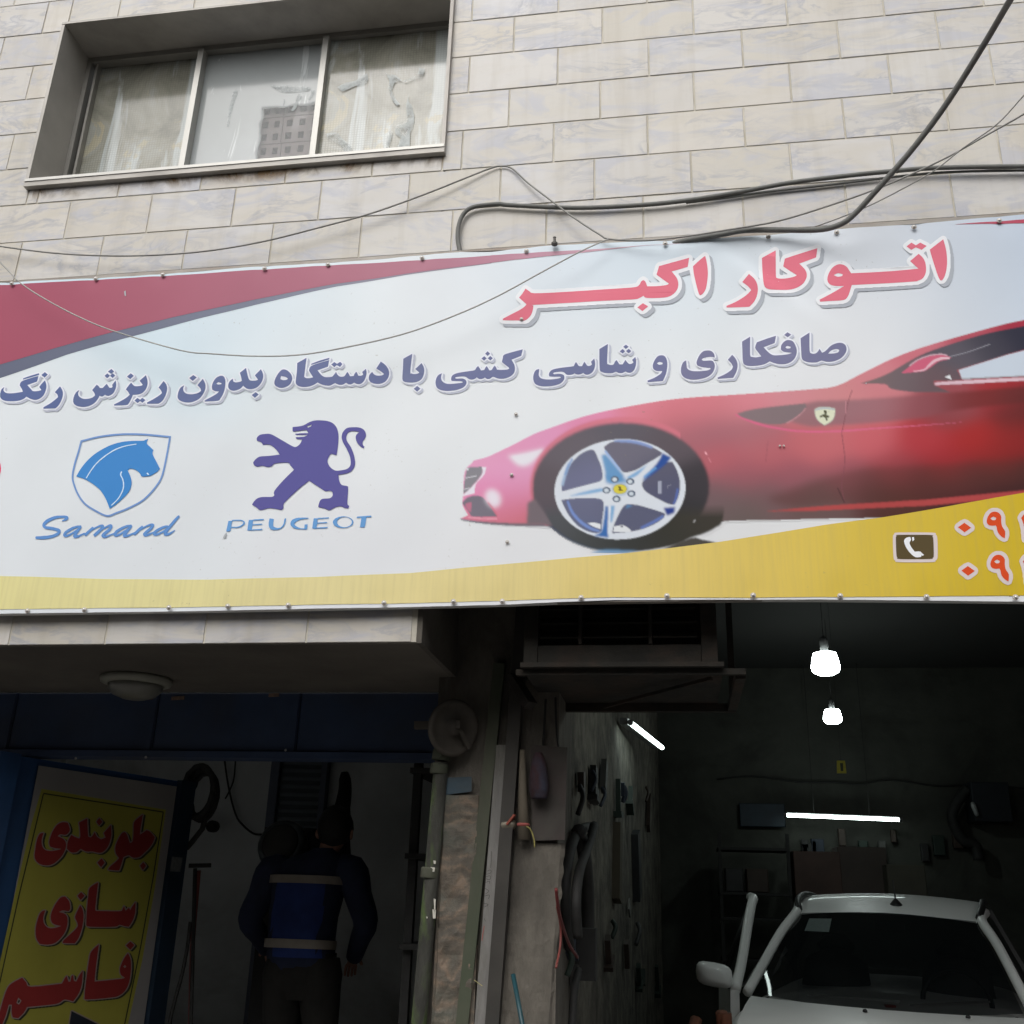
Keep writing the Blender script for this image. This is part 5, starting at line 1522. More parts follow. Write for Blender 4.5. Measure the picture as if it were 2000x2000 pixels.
WORDS = [
    ('first dark red word on the yellow sign', [g(S('P', 1540,500,1520,620,1505,720,1540,700,1580,670,1620,690,1668,745,1650,800,1610,860,1560,910,1500,960,1430,965,1390,940,1330,960,1310,1030,1290,1090,1270,1105,1165,1095,1190,1060,1250,1010,1285,970,1250,920,1245,850,1270,780,1310,710,1345,690,1370,720,1385,770,1400,810,1430,790,1440,700,1445,590,1490,540)), g(S('P', 1545,1015,1575,1055,1540,1100,1510,1055)),
      g(S('P', 1195,615,1200,720,1180,810,1140,880,1080,915,1000,900,930,900,870,870,830,905,770,910,722,870,732,790,770,720,800,740,850,760,865,740,860,640,850,590,940,545,945,650,950,740,980,750,1005,720,1020,690,1045,740,1090,770,1140,750,1120,700)), g(S('P', 1070,540,1105,580,1070,620,1040,580)), g(S('P', 1095,975,1130,1020,1090,1070,1050,1020)),
      g(S('P', 470,700,450,770,455,840,490,885,560,895,640,880,660,870,600,865,545,850,530,800,560,700,610,620,670,585,730,590,752,650,745,690,708,720,650,715,620,735,690,770,713,830,690,910,640,980,570,1035,500,1050,420,1030,375,970,380,880,400,770,430,710))]),
    ('second dark red word on the yellow sign', [g(S('R', 1235,20,1200,330,1205,380,1500,385,1540,360,1560,320,1580,380,1620,340,1640,370,1660,330,1705,270,1700,400,1670,500,1620,580,1560,570,1500,555,1440,580,1130,580,1085,555,1090,400,1110,200,1130,90)), g(S('R', 1010,310,1045,380,1050,480,1030,600,990,720,940,790,790,785,800,750,900,660,975,580,970,520,945,450)), g(S('R', 1020,145,1065,190,1015,245,975,190)),
      g(S('R', 570,375,545,460,555,540,610,595,690,595,770,570,700,555,650,520,640,430,690,310,760,215,820,200,870,260,885,350,860,385,790,375,740,395,820,420,850,480,840,590,790,690,700,780,600,805,500,795,455,720,450,590,490,440,530,385))]),
    ('third dark red word on the yellow sign', [g(S('R', 1245,800,1205,1100,1190,1270,1530,1235,1565,1215,1520,1180,1510,1100,1560,980,1610,910,1645,1000,1645,1150,1620,1290,1570,1390,1490,1450,1400,1470,1100,1495,1065,1460,1080,1280,1120,1000,1150,890), hs=[S('R', 1570,1060,1590,1080,1570,1100,1550,1080)]), g(S('R', 1640,765,1690,810,1640,870,1585,815)),
      g(S('R', 1042,1130,1030,1300,990,1420,920,1520,850,1500,800,1500,740,1540,640,1560,340,1590,300,1660,230,1730,160,1720,145,1650,150,1560,110,1560,70,1700,30,1803,-40,1990,-120,1980,-80,1803,-20,1700,40,1500,90,1360,150,1290,280,1220,330,1280,390,1335,780,1295,820,1220,840,1200,860,1270,885,1270,900,1200,920,1190,930,1260,960,1270,1000,1190), hs=[S('R', 230,1470,270,1510,240,1560,205,1540)])])]
for lab, shp in WORDS:
    o = pposter('lettering', shp, 4, M_pred, lab)
    out = dilate(shp, 2.4, .7)
    pposter('letter_shadow', shift(out, 3.5, 2.0), 2, M_pblk, parent=o)
    pposter('letter_outline', out, 3, M_pout, parent=o)
pic = [(S('R', 900,1640, 1200,1790, 1600,1990, 1560,2500, 760,2500), [])]
pposter('printed_picture', pic, 3, mat('navy_print', (.02, .024, .035, 1), .5, var=.3), 'dark navy printed picture at the bottom of the sign')
pposter('picture_outline', dilate(pic, 2.5), 2.5, M_pout)

# things in the dim shop
M_rub = mat('black_rubber', (.018, .018, .017, 1), .75, var=.3, scale=20)
M_redh = mat('dull_red_hose', (.16, .035, .028, 1), .6, var=.2, scale=20)
def ring_path(c, rx, rz, Y, n=26, a0=0, a1=2 * math.pi, wob=0.0):
    return [(c[0] + rx * math.cos(a0 + (a1 - a0) * i / n), Y + wob * math.sin(3 * i), c[2] + rz * math.sin(a0 + (a1 - a0) * i / n)) for i in range(n + 1)]
hc = onY(388, 1545, 2.05)
m = MB()
for k in range(3):
    m.tube(ring_path(hc + np.array([.006 * k, 0, -.012 * k]), .088 - .006 * k, .135 - .004 * k, 2.04 + .03 * k, wob=.006), .017, 8)
m.tube([hc + np.array(v) for v in ((.07, 0, -.09), (.045, .01, -.2), (.0, .0, -.27), (-.03, .01, -.30))], .016, 8)
tag(m.build('hose_coil', M_rub, None, True), 'black hose coil hung high at the far edge of the blue door leaf', 'hose')
m = MB().tube(catmull([onY(x, y, 2.1) for x, y in ((388, 1700), (383, 1760), (377, 1830), (374, 1900), (372, 2020), (372, 2150))], 4), .013, 8)
tag(m.build('red_hose', M_redh, None, True), 'dull red hose hanging straight down beside the navy door edge', 'hose')
m = MB().tube(catmull([onY(x, y, 2.0) for x, y in ((372, 1800), (366, 1850), (355, 1905), (340, 1960), (330, 2010), (326, 2100))], 4), .010, 8)
tag(m.build('black_hose', M_rub, None, True), 'thin black hose curving down left of the red hose', 'hose')
td = thing('lever_rod', 'dark T shaped lever rod standing by the red hose', 'tool')
MB().bar(onY(370, 1691, 2.08), onY(411, 1690, 2.08), .02, .022).build('handle', M_rub, td)
MB().tube([onY(381, 1696, 2.08), onY(366, 2250, 2.08)], .011, 8).build('shaft', M_rub, td)
m = MB().tube(catmull([onY(x, y, 4.55) for x, y in ((438, 1480), (446, 1535), (460, 1590), (475, 1612), (495, 1628), (512, 1630))], 4), .008, 6)
m.tube(catmull([onY(x, y, 4.55) for x, y in ((460, 1480), (457, 1520), (448, 1545), (440, 1560))], 4), .007, 6)
tag(m.build('wall_wire', M_rub, None, True), 'dark loose wire drooping on the white back wall of the shop', 'wire')
m = MB().lathe([(.03, 0), (.045, .02), (.045, .08), (.02, .1)], onY(421, 1615, 4.5), (0, -1, 0), 12)
tag(m.build('wall_socket', M_rub, None, True), 'small dark knob on the white back wall of the shop', 'socket')

louv = thing('louvred_panel', 'grey blue louvred panel between two posts on the back wall of the shop', 'panel')
M_lv = mat('blue_grey_metal', (.15, .175, .195, 1), .5, .2, var=.2, scale=3)
M_lvp = mat('blue_post_paint', (.10, .12, .165, 1), .5, var=.2, scale=3)
ly = SHOP_BACK - .03
xa, xb = onY(548, 1540, ly)[0], onY(628, 1540, ly)[0]
za, zb_l = onY(590, 1640, ly)[2], 2.55
for q0, q1 in ((xa - .075, xa - .004), (xb + .004, xb + .05)):
    MB().box((q0, ly - .06, FLOOR), (q1, ly + .028, zb_l)).build('post', M_lvp, louv)
MB().box((xa - .002, ly - .005, za), (xb + .002, ly + .02, zb_l)).build('backing', M_lv, louv)
zc_ = za + .04
while zc_ < zb_l - .05:
    MB().hexa([(xa, ly - .040, zc_), (xb, ly - .040, zc_), (xb, ly - .006, zc_ + .03), (xa, ly - .006, zc_ + .03), (xa, ly - .034, zc_ + .004), (xb, ly - .034, zc_ + .004), (xb, ly - .006, zc_ + .036), (xa, ly - .006, zc_ + .036)]).build('slat', M_lv, louv)
    zc_ += .062
cone = MB().tube(catmull([onY(x, y, 3.9) for x, y in ((673, 1508), (674, 1540), (670, 1570), (664, 1600), (655, 1640), (650, 1690))], 4), list(np.interp(np.linspace(0, 1, 21), [0, .1, .45, 1], [.025, .045, .06, .14])), 10)
tag(cone.build('hanging_overall', mat('black_cloth', (.012, .012, .012, 1), .95, var=.3, scale=12, bump=.3), None, True), 'black cloth hung in a tapering point on the wall above the worker', 'clothing')
mh = thing('machine_head', 'dark machine head with a dull shiny rim left of the worker', 'machine')
mc = onY(558, 1655, 3.0)
MB().lathe([(.15, 0), (.16, .03), (.15, .07), (.13, .09)], mc + np.array([0, -.02, .0]), (0, -1, .25), 22).build('rim', mat('dull_chrome', (.12, .13, .135, 1), .35, .7, var=.3, scale=20), mh, True)
MB().lathe([(.12, .088), (.11, .10), (.06, .108), (.01, .11)], mc + np.array([0, -.02, 0]), (0, -1, .25), 22).build('lens', mat('dark_lens', (.03, .028, .024, 1), .4), mh, True)
MB().box((mc[0] - .13, 3.0, FLOOR), (mc[0] + .13, 3.25, mc[2] - .1)).build('stand', M_rub, mh)
MB().box((mc[0] - .16, 3.02, mc[2] - .2), (mc[0] + .16, 3.2, mc[2] + .12)).build('housing', mat('dark_machine_paint', (.03, .032, .034, 1), .6, var=.4, scale=15), mh)
shf = thing('tool_rack', 'dark metal rack along the right wall of the shop', 'rack')
for yy in (1.6, 2.5, 3.4):
    MB().box((PIL_L - .34, yy, FLOOR), (PIL_L - .30, yy + .04, 2.3)).build('upright', M_rub, shf)
for zz in (.75, 1.15, 1.55, 1.95):
    MB().box((PIL_L - .345, 1.55, zz), (PIL_L - .02, 3.5, zz + .025)).build('shelf', M_rub, shf)

# ================================================================ WORKER
man = thing('person', 'person seen from behind in a blue work vest with two pale reflective stripes', 'person')
MY = 2.55
M_skin = mat('skin', (.32, .17, .12, 1), .6, var=.1, scale=8)
M_jkt = mat('navy_work_cloth', (.016, .024, .060, 1), .85, var=.3, scale=9, bump=.4, bscale=14)
M_vest = mat('royal_blue_cloth', (.018, .045, .21, 1), .8, var=.25, scale=7, bump=.4, bscale=12)
M_trs = mat('dark_trousers', (.020, .019, .017, 1), .9, var=.3, scale=9, bump=.4, bscale=12)
M_refl = mat('reflective_tape', (.30, .27, .235, 1), .45, var=.15, scale=14)
M_hair = mat('black_hair', (.008, .008, .008, 1), .7, var=.3, scale=50, bump=.5, bscale=90)
hipc, chest, nk, hd = onY(592, 1890, MY), onY(604, 1715, MY), onY(636, 1672, MY), onY(655, 1622, MY + .02)
shL, elL, wrL = onY(532, 1702, MY), onY(489, 1795, MY - .04), onY(520, 1852, MY + .24)
shR, elR, wrR = onY(686, 1702, MY), onY(714, 1800, MY), onY(692, 1868, MY + .26)
def skinned(name, nodes, edges, material, parent, sub=2):
    me = bpy.data.meshes.new(name)
    me.from_pydata([tuple(map(float, n[0])) for n in nodes], edges, [])
    o = bpy.data.objects.new(name, me)
    COL.objects.link(o)
    o.parent = parent
    sk = o.modifiers.new('skin', 'SKIN')
    sk.use_smooth_shade = True
    for v, n in zip(me.skin_vertices[0].data, nodes):
        v.radius = (n[1], n[1]) if not isinstance(n[1], tuple) else n[1]
    me.skin_vertices[0].data[0].use_root = True
    ss = o.modifiers.new('subdivision', 'SUBSURF')
    ss.levels = sub
    ss.render_levels = sub
    me.materials.append(material)
    return o
footz = FLOOR + .05
hL, hR = hipc + np.array([-.10, 0, -.04]), hipc + np.array([.10, 0, -.04])
kL, kR = np.array([hL[0] - .02, MY + .05, .58]), np.array([hR[0] + .03, MY + .04, .58])
aL, aR = np.array([hL[0] - .04, MY, .17]), np.array([hR[0] + .05, MY - .02, .17])
nodes = [(hipc, .085), ((hipc + chest) / 2, .11), (chest, .14), (nk + np.array([0, 0, -.04]), .07), (nk, .055), (hd + np.array([0, 0, -.05]), .075), (hd + np.array([0, .0, .02]), .092), (hd + np.array([0, 0, .08]), .07),
         (shL, .062), (elL, .043), (wrL, .028), (shR, .062), (elR, .043), (wrR, .028),
         (hL, .085), (kL, .060), (aL, .042), (aL + np.array([0, .14, -.07]), .035), (hR, .085), (kR, .060), (aR, .042), (aR + np.array([0, .14, -.07]), .035)]
edges = [(0, 1), (1, 2), (2, 3), (3, 4), (4, 5), (5, 6), (6, 7), (2, 8), (8, 9), (9, 10), (2, 11), (11, 12), (12, 13), (0, 14), (14, 15), (15, 16), (16, 17), (0, 18), (18, 19), (19, 20), (20, 21)]
def add_hand(wi, w, el, side):
    d = (w - el) / np.linalg.norm(w - el)
    s_ = np.cross(d, np.array([0, 0, 1.0])); s_ /= np.linalg.norm(s_)
    u = np.cross(s_, d)
    palm = len(nodes)
    nodes.append((w + d * .055, .030)); edges.append((wi, palm))
    for k, (off, L) in enumerate(((-.030, .070), (-.010, .080), (.010, .075), (.028, .058))):
        i = len(nodes)
        b = w + d * .095 + s_ * off
        nodes.append((b, .0095)); edges.append((palm, i))
        nodes.append((b + d * L * .5 - u * .012, .0085)); edges.append((i, i + 1))
        nodes.append((b + d * L * .8 - u * .035, .0075)); edges.append((i + 1, i + 2))
    i = len(nodes)
    b = w + d * .035 - s_ * .038 * side
    nodes.append((b, .011)); edges.append((palm, i))
    nodes.append((b + d * .035 - s_ * .02 * side - u * .012, .0095)); edges.append((i, i + 1))
add_hand(10, wrL, elL, 1)
add_hand(13, wrR, elR, -1)
skinned('body', nodes, edges, M_skin, man)
def loft(rings_, name, material, n=20, closed=True):
    m = MB()
    for c, hw, hd_ in rings_:
        for k in range(n):
            a = 2 * math.pi * k / n
            ca, sa = math.cos(a), math.sin(a)
            fold = 1 + .022 * math.sin(5 * a + 23 * c[2]) + .018 * math.sin(9 * a - 41 * c[2])
            m.v.append((c[0] + fold * hw * math.copysign(abs(ca) ** .8, ca), c[1] + fold * hd_ * math.copysign(abs(sa) ** .8, sa), c[2]))
    for i in range(len(rings_) - 1):
        for k in range(n):
            k2 = (k + 1) % n
            m.f.append((i * n + k, i * n + k2, (i + 1) * n + k2, (i + 1) * n + k))
    return m
# jacket: torso and sleeves in one mesh
tor = [(onY(590, 1893, MY), .182, .128), (onY(588, 1868, MY), .192, .135), (onY(589, 1830, MY), .190, .135), (onY(593, 1790, MY), .196, .140), (onY(600, 1745, MY), .207, .147), (onY(606, 1712, MY), .214, .145), (onY(613, 1690, MY), .200, .130), (onY(622, 1675, MY), .155, .105), (onY(632, 1664, MY), .085, .075), (onY(636, 1657, MY), .066, .066)]
jm = loft(tor, 'jacket', M_jkt)
for a, b, c in ((shL, elL, wrL), (shR, elR, wrR)):
    inn = a * .55 + chest * .45
    pts = catmull([inn, a, a * .5 + b * .5, b, b * .5 + c * .5, c], 4)
    jm.tube(pts, list(np.interp(np.linspace(0, 1, len(pts)), [0, .2, .4, .6, .8, 1], [.092, .094, .078, .070, .058, .048])), 14)
jm.build('jacket', M_jkt, man, True)
vr = [(c, w * .93, d + .010) for c, w, d in tor[1:6]]
loft(vr, 'vest', M_vest).build('vest', M_vest, man, True)
def strip(y0, y1, x0, x1, name, grow=.010):
    zc = onY(600, (y0 + y1) / 2, MY - .14)[2]
    cz = [t[0][2] for t in tor]
    g_ = lambda q: np.interp(zc, cz, list(q))
    cx, hw, dp = g_([t[0][0] for t in tor]), g_([t[1] for t in tor]), g_([t[2] for t in tor])
    h = (onY(600, y0, MY - .14)[2] - onY(600, y1, MY - .14)[2]) / 2
    m = MB()
    n = 24
    for k in range(n + 1):
        a = math.pi + math.pi * k / n
        ca, sa = math.cos(a), math.sin(a)
        x, y = cx + (hw + grow) * math.copysign(abs(ca) ** .8, ca), MY + (dp + grow) * math.copysign(abs(sa) ** .8, sa)
        bow = .008 * (1 - (k / n * 2 - 1) ** 2)
        for dz in (-h, h):
            m.v.append((x, y, zc + dz + bow))
    for k in range(n):
        m.f.append((2 * k, 2 * k + 2, 2 * k + 3, 2 * k + 1))
    return m.build(name, M_refl, man, True)
strip(1712, 1728, 530, 690, 'reflective_stripe', .016)
strip(1838, 1856, 515, 660, 'reflective_stripe', .016)
leg = MB()
for a, b, c in ((hL, kL, aL), (hR, kR, aR)):
    pts = catmull([a + np.array([0, 0, .1]), a, a * .5 + b * .5, b, b * .5 + c * .5, c], 4)
    leg.tube(pts, list(np.interp(np.linspace(0, 1, len(pts)), [0, .2, .4, .6, .8, 1], [.105, .128, .106, .085, .076, .066])), 14)
pel = loft([(hipc + np.array([0, 0, -.16]), .10, .09), (hipc + np.array([0, 0, -.10]), .175, .12), (hipc, .186, .130), (hipc + np.array([0, 0, .08]), .178, .122)], 'pelvis', M_trs)
leg.add(pel.v, pel.f)
leg.build('trousers', M_trs, man, True)
hm_ = MB()
nL, nS = 12, 18
for i in range(nL + 1):
    ph_ = math.pi * i / nL * .66
    for k in range(nS):
        a = 2 * math.pi * k / nS
        wob = 1 + .008 * math.sin(7 * a + 3 * i)
        p = np.array([.104 * math.sin(ph_) * math.cos(a), .120 * math.sin(ph_) * math.sin(a) , .135 * math.cos(ph_)]) * wob
        # tilt the cap backwards so that it covers the nape
        t_ = -.45
        p = np.array([p[0], p[1] * math.cos(t_) + p[2] * math.sin(t_), -p[1] * math.sin(t_) + p[2] * math.cos(t_)])
        hm_.v.append(tuple(hd + p + np.array([0, .0, .012])))
for i in range(nL):
    for k in range(nS):
        k2 = (k + 1) % nS
        hm_.f.append((i * nS + k, i * nS + k2, (i + 1) * nS + k2, (i + 1) * nS + k))
hm_.build('hair', M_hair, man, True)
for sgn in (-1, 1):
    MB().lathe([(.008, -.01), (.028, 0), (.030, .008), (.018, .014)], hd + np.array([sgn * .094, .0, -.02]), (sgn * .9, .35, 0), 12).build('ear', M_skin, man, True)
MB().lathe([(.018, 0), (.014, .018), (.006, .03)], hd + np.array([0, .085, -.03]), (0, 1, -.2), 10).build('nose', M_skin, man, True)
for sgn in (-1, 1):
    MB().lathe([(.012, 0), (.010, .006), (.003, .009)], hd + np.array([sgn * .034, .080, .0]), (0, 1, 0), 10).build('eye', mat('eye_white', (.6, .6, .58, 1), .3), man, True)

# ================================================================ PILLAR FITTINGS
def stone_mat():
    m, nt, p = new_mat('banded_brown_stone')
    v = coords(nt, 'Object')
    wv = N(nt, 'ShaderNodeTexWave', wave_type='BANDS', bands_direction='Z')
    wv.inputs['Scale'].default_value = 2.6
    wv.inputs['Distortion'].default_value = 9.0
    wv.inputs['Detail'].default_value = 9
    wv.inputs['Detail Scale'].default_value = 2.4
    nt.links.new(v, wv.inputs['Vector'])
    c = ramp(nt, wv.outputs['Color'], (.0, (.105, .088, .068, 1)), (.3, (.14, .112, .084, 1)), (.55, (.19, .14, .10, 1)), (.8, (.15, .118, .09, 1)), (1, (.11, .095, .075, 1)))
    c = mix_rgb(nt, ramp(nt, noise(nt, 7, 6, .7, v, .7), (.44, G(0)), (.62, G(.85))), c, (.07, .064, .052, 1))
    c = mix_rgb(nt, ramp(nt, noise(nt, 3, 4, .6, v), (.58, G(0)), (.72, G(.6))), c, (.10, .13, .11, 1))
    nt.links.new(c, p.inputs['Base Color'])
    p.inputs['Roughness'].default_value = .8
    b = N(nt, 'ShaderNodeBump')
    b.inputs['Strength'].default_value = .7
    b.inputs['Distance'].default_value = .012
    nt.links.new(noise(nt, 16, 7, .65, v, .5), b.inputs['Height'])
    nt.links.new(b.outputs[0], p.inputs['Normal'])
    return m
M_stone = stone_mat()
M_green = mat('green_stained_pipe', (.050, .050, .042, 1), .95, var=.6, scale=11, bump=.8, bscale=60, dirt=(.095, .16, .03, 1), dirt_amt=.95, stretch=(1, 1, .35))
M_steel = mat('sooty_steel', (.048, .044, .038, 1), .7, .2, var=.35, scale=4, dirt=(.03, .03, .028, 1), dirt_amt=.5)
M_olive = mat('mossy_board', (.075, .078, .055, 1), .85, var=.4, scale=4, dirt=(.04, .055, .03, 1), dirt_amt=.7, stretch=(1, 1, .4))
M_strip = mat('grimy_white_board', (.19, .185, .175, 1), .9, var=.3, scale=9, bump=.4, bscale=60, dirt=(.10, .095, .075, 1), dirt_amt=.7, stretch=(1.5, 1, .35))
PY = PIL_Y
def xz(x, y, Y):
    p = onY(x, y, Y)
    return p[0], p[2]
def column(name, px_, w, Y0, Y1, z0, z1, material, parent=None):
    """upright strip whose front face passes through the two pixels px_ at its left edge"""
    (xa, za), (xb, zb2) = xz(*px_[0], Y0), xz(*px_[1], Y0)
    k = (xb - xa) / (zb2 - za)
    xf = lambda z: xa + k * (z - za)
    b, t = xf(z0), xf(z1)
    m = MB().hexa([(b, Y0, z0), (b + w, Y0, z0), (b + w, Y1, z0), (b, Y1, z0), (t, Y0, z1), (t + w, Y0, z1), (t + w, Y1, z1), (t, Y1, z1)])
    return m.build(name, material, parent)
zst = onY(900, 1552, PY - .02)[2]
tag(column('stone_facing', ((863, 1570), (847, 1904)), .158, PY - .022, PY + .004, FLOOR + .002, zst, M_stone), 'brown banded stone facing strip on the pillar under the blue plate', 'stone')
from mathutils import noise as mnoise
def rough_face(name, px_, w, Y0, z0, z1, material, amp, nx, nz, edge=.006, parent=None):
    (xa, za), (xb, zb2) = xz(*px_[0], Y0), xz(*px_[1], Y0)
    k = (xb - xa) / (zb2 - za)
    V, F = [], []
    for j in range(nz + 1):
        z = z0 + (z1 - z0) * j / nz
        for i in range(nx + 1):
            x = xa + k * (z - za) + w * i / nx
            n1 = mnoise.fractal(Vector((x * 9, z * 9, 1.7)), 1.0, 2.0, 5)
            if i in (0, nx):
                x += edge * mnoise.noise(Vector((z * 22, i, 3.3)))
            V.append((x, Y0 - amp * max(-1, min(1, n1)) - (0 if 0 < i < nx else -.012), z))
    for j in range(nz):
        for i in range(nx):
            a = j * (nx + 1) + i
            F.append((a, a + 1, a + nx + 2, a + nx + 1))
    return mesh_obj(name, V, F, material, parent)
rough_face('broken_crust', ((864, 1570), (848, 1904)), .152, PY - .030, FLOOR + .004, zst - .004, M_stone, .012, 14, 110, parent=bpy.data.objects['stone_facing'])
rough_face('plaster_coat', ((1000, 1650), (974, 1960)), .20, PY - .006, FLOOR + .004, onY(1040, 1646, PY)[2], M_pale, .006, 16, 100, .01, parent=bld)
zzt = onY(855, 1480, PY - .05)[2]
pp = thing('drain_pipe', 'green stained pipe down the left edge of the pillar', 'pipe')
pa, pb = onY(862, 1490, PY - .035), onY(818, 2000, PY - .035)
MB().tube([pa, pa * .5 + pb * .5, pb, pb + (pb - pa) * 1.05], .029, 14).build('pipe', M_green, pp, True)
for x, y in ((858, 1502), (862, 1475), (840, 1705)):
    c = onY(x, y, PY - .035)
    MB().lathe([(.034, -.02), (.036, -.014), (.036, .014), (.034, .02)], c, (.08, 0, 1), 14).build('collar', M_olive, pp, True)
m = MB()
for x, y, w, h in ((849, 1684, 5, 7), (845, 1698, 9, 9), (849, 1768, 4, 26), (848, 1785, 7, 18), (834, 1792, 3, 4)):
    q = [onY(a, b, PY - .067) for a, b in ((x - w / 2, y - h / 2), (x + w / 2, y - h / 2 + 1), (x + w / 2 - 1, y + h / 2), (x - w / 2 + 1, y + h / 2))]
    m.add(q, [(0, 1, 2, 3)])
m.build('paint_drip', mat('white_paint_drip', (.55, .53, .46, 1), .6, var=.2, scale=60), pp)
tag(column('edge_board', ((838, 1640), (803, 2000)), .014, PY - .03, PY + .05, FLOOR, onY(838, 1640, PY)[2] - .02, M_strip), 'chipped pale edge strip left of the green stained pipe', 'strip')
tag(column('olive_board', ((935, 1570), (900, 1904)), .046, PY - .034, PY + .003, FLOOR, 2.28, M_olive), 'dark mossy upright board between the banded stone and the white strip', 'board')
ws = column('white_strip', ((958, 1600), (936, 1880)), .040, PY - .040, PY + .003, FLOOR, onY(975, 1455, PY - .04)[2], M_strip)
tag(ws, 'grimy white upright strip with scribbled figures on the pillar', 'strip')
M_pen = mat('pencil_marks', (.07, .065, .06, 1), .8)
def scrawl(pts, w=.9, material=M_pen):
    V, F = tri_shapes([(stroke(pts, w, 4), [])])
    mesh_obj('scribble', [onY(x, y, PY - .0412) for x, y in V], F, material, ws)
c4 = lambda *n: [(780 + n[i] * .2226, 1570 + n[i + 1] * .2226) for i in range(0, len(n), 2)]
scrawl(c4(808,415, 806,490, 800,565)); scrawl(c4(770,590, 800,580, 802,605, 765,618)); scrawl(c4(760,640, 795,632, 798,660, 770,665, 768,650)); scrawl(c4(755,690, 790,680, 792,700)); scrawl(c4(748,740, 785,765, 755,790)); scrawl(c4(745,810, 790,800, 780,835)); scrawl(c4(735,870, 780,885, 745,905)); scrawl(c4(745,1005, 755,1030))
M_redpen = mat('red_marks', (.28, .07, .06, 1), .8)
scrawl(c4(745,1070, 738,1110, 730,1160, 725,1200), 1.4, M_redpen)
scrawl(c4(655,1545, 690,1570, 730,1600), 1.4, mat('yellow_scratch', (.40, .36, .16, 1), .8))
tag(column('steel_channel', ((977, 1600), (947, 2000)), .050, PY - .055, PY + .003, FLOOR, 2.9, M_steel), 'sooty upright steel channel running down the pillar from behind the banner', 'channel')
gp = thing('gas_pipe', 'thin pale pipe with a valve up the right part of the pillar', 'pipe')
pa, pb = onY(993, 1560, PY - .03), onY(966, 2000, PY - .03)
MB().tube([pa + (pa - pb) * .05, pa, pb, pb + (pb - pa)], .0075, 8).build('pipe', mat('pale_pipe_paint', (.17, .15, .11, 1), .7, var=.25, scale=8), gp, True)
vc = onY(992, 1611, PY - .04)
MB().lathe([(.012, -.03), (.019, -.02), (.019, .02), (.012, .03)], vc, (1, 0, .1), 12).build('valve', mat('dull_brass', (.20, .18, .14, 1), .5, .5, var=.2), gp, True)
MB().bar(vc + np.array([.0, -.02, 0]), vc + np.array([.03, -.03, .035]), .012, .008).build('valve_lever', mat('red_lever', (.22, .05, .03, 1), .6), gp)
tag(MB().hexa([onY(x, y, Y) for Y in (PY - .032, PY - .028) for x, y in ((866, 1553), (921, 1546), (921, 1517), (866, 1519))]).build('blue_plate', mat('faded_blue_plate', (.030, .058, .080, 1), .6, var=.3, scale=12, dirt=(.07, .075, .07, 1), dirt_amt=.7)), 'small faded blue plate fixed above the banded stone', 'plate')
hw_ = thing('round_disc', 'round sooty metal disc with a cross arm high on the pillar beside the blue housing', 'disc')
dc = onY(884, 1421, PY - .09)
dax = Vector((.62, -.72, -.15)).normalized()
M_disc = mat('sooty_disc_metal', (.065, .056, .045, 1), .75, .1, var=.35, scale=9, dirt=(.045, .04, .035, 1), dirt_amt=.6)
MB().lathe([(.107, 0), (.112, .006), (.110, .014), (.094, .018), (.088, .010), (.03, .008), (.028, .03), (.008, .034)], dc, dax, 30).build('disc', M_disc, hw_, True)
f_ = np.array(dax) * .026
MB().bar(dc + f_ + np.array([-.17, .02, .012]), dc + f_ + np.array([.02, 0, .012]), .022, .03).build('arm', M_disc, hw_)
MB().bar(dc + f_ * .9 + np.array([.0, .0, .02]), dc + f_ * .9 + np.array([.05, .04, -.075]), .014, .016).build('arm', M_disc, hw_)
MB().bar(dc + np.array([0, .01, 0]), np.array([dc[0], PY, dc[2]]), .04, .04).build('mount', M_disc, hw_)
tag(MB().bar(onY(1000, 1322, PY - .06), onY(1036, 1378, PY - .12), .05, .035).build('bracket_arm', mat('dark_brown_iron', (.022, .018, .015, 1), .8, var=.3)), 'dark slanting iron arm beside the steel channel', 'bracket')
# grey board, bag and cream roll hung on the right part of the pillar
tag(MB().hexa([onY(x, y, Y) for Y in (PY - .03, PY - .004) for x, y in ((1040, 1642), (1103, 1640), (1108, 1460), (1036, 1454))]).build('meter_board', mat('grimy_board', (.06, .056, .048, 1), .85, var=.4, scale=6, dirt=(.05, .03, .03, 1), dirt_amt=.6)), 'grimy grey board fixed on the right part of the pillar', 'board')
bagm = MB()
bag_pts = [(1052, 1470), (1052, 1490), (1052, 1515), (1053, 1540), (1053, 1560)]
rr = [.014, .028, .036, .040, .030]
q = [onY(x, y, PY - .07) for x, y in bag_pts]
bagm.tube(catmull(q, 4), list(np.interp(np.linspace(0, 1, 17), np.linspace(0, 1, 5), rr)), 12)
tag(bagm.build('hanging_bag', mat('dark_red_blue_cloth', (.035, .013, .016, 1), .9, var=.6, scale=9, dirt=(.03, .04, .065, 1), dirt_amt=.95, bump=.4), None, True), 'dark red and navy cloth bundle hung on the grimy board', 'bag')
rl = thing('cream_roll', 'cream upright roll tied with red cord on the pillar', 'roll')
MB().tube([onY(1020, 1465, PY - .045), onY(1021, 1540, PY - .045), onY(1023, 1640, PY - .045)], [.010, .017, .024], 12).build('roll', mat('cream_board', (.13, .11, .08, 1), .8, var=.25, scale=8, stretch=(1, 1, .3)), rl, True)
MB().lathe([(.023, -.006), (.026, 0), (.023, .006)], onY(1022, 1611, PY - .045), (0, 0, 1), 12).build('cord', M_redpen, rl, True)
MB().tube(catmull([onY(x, y, PY - .06) for x, y in ((1024, 1612), (1036, 1620), (1043, 1640), (1044, 1655))], 4), .003, 6).build('cord_end', mat('yellow_cord', (.25, .22, .07, 1), .8), rl, True)
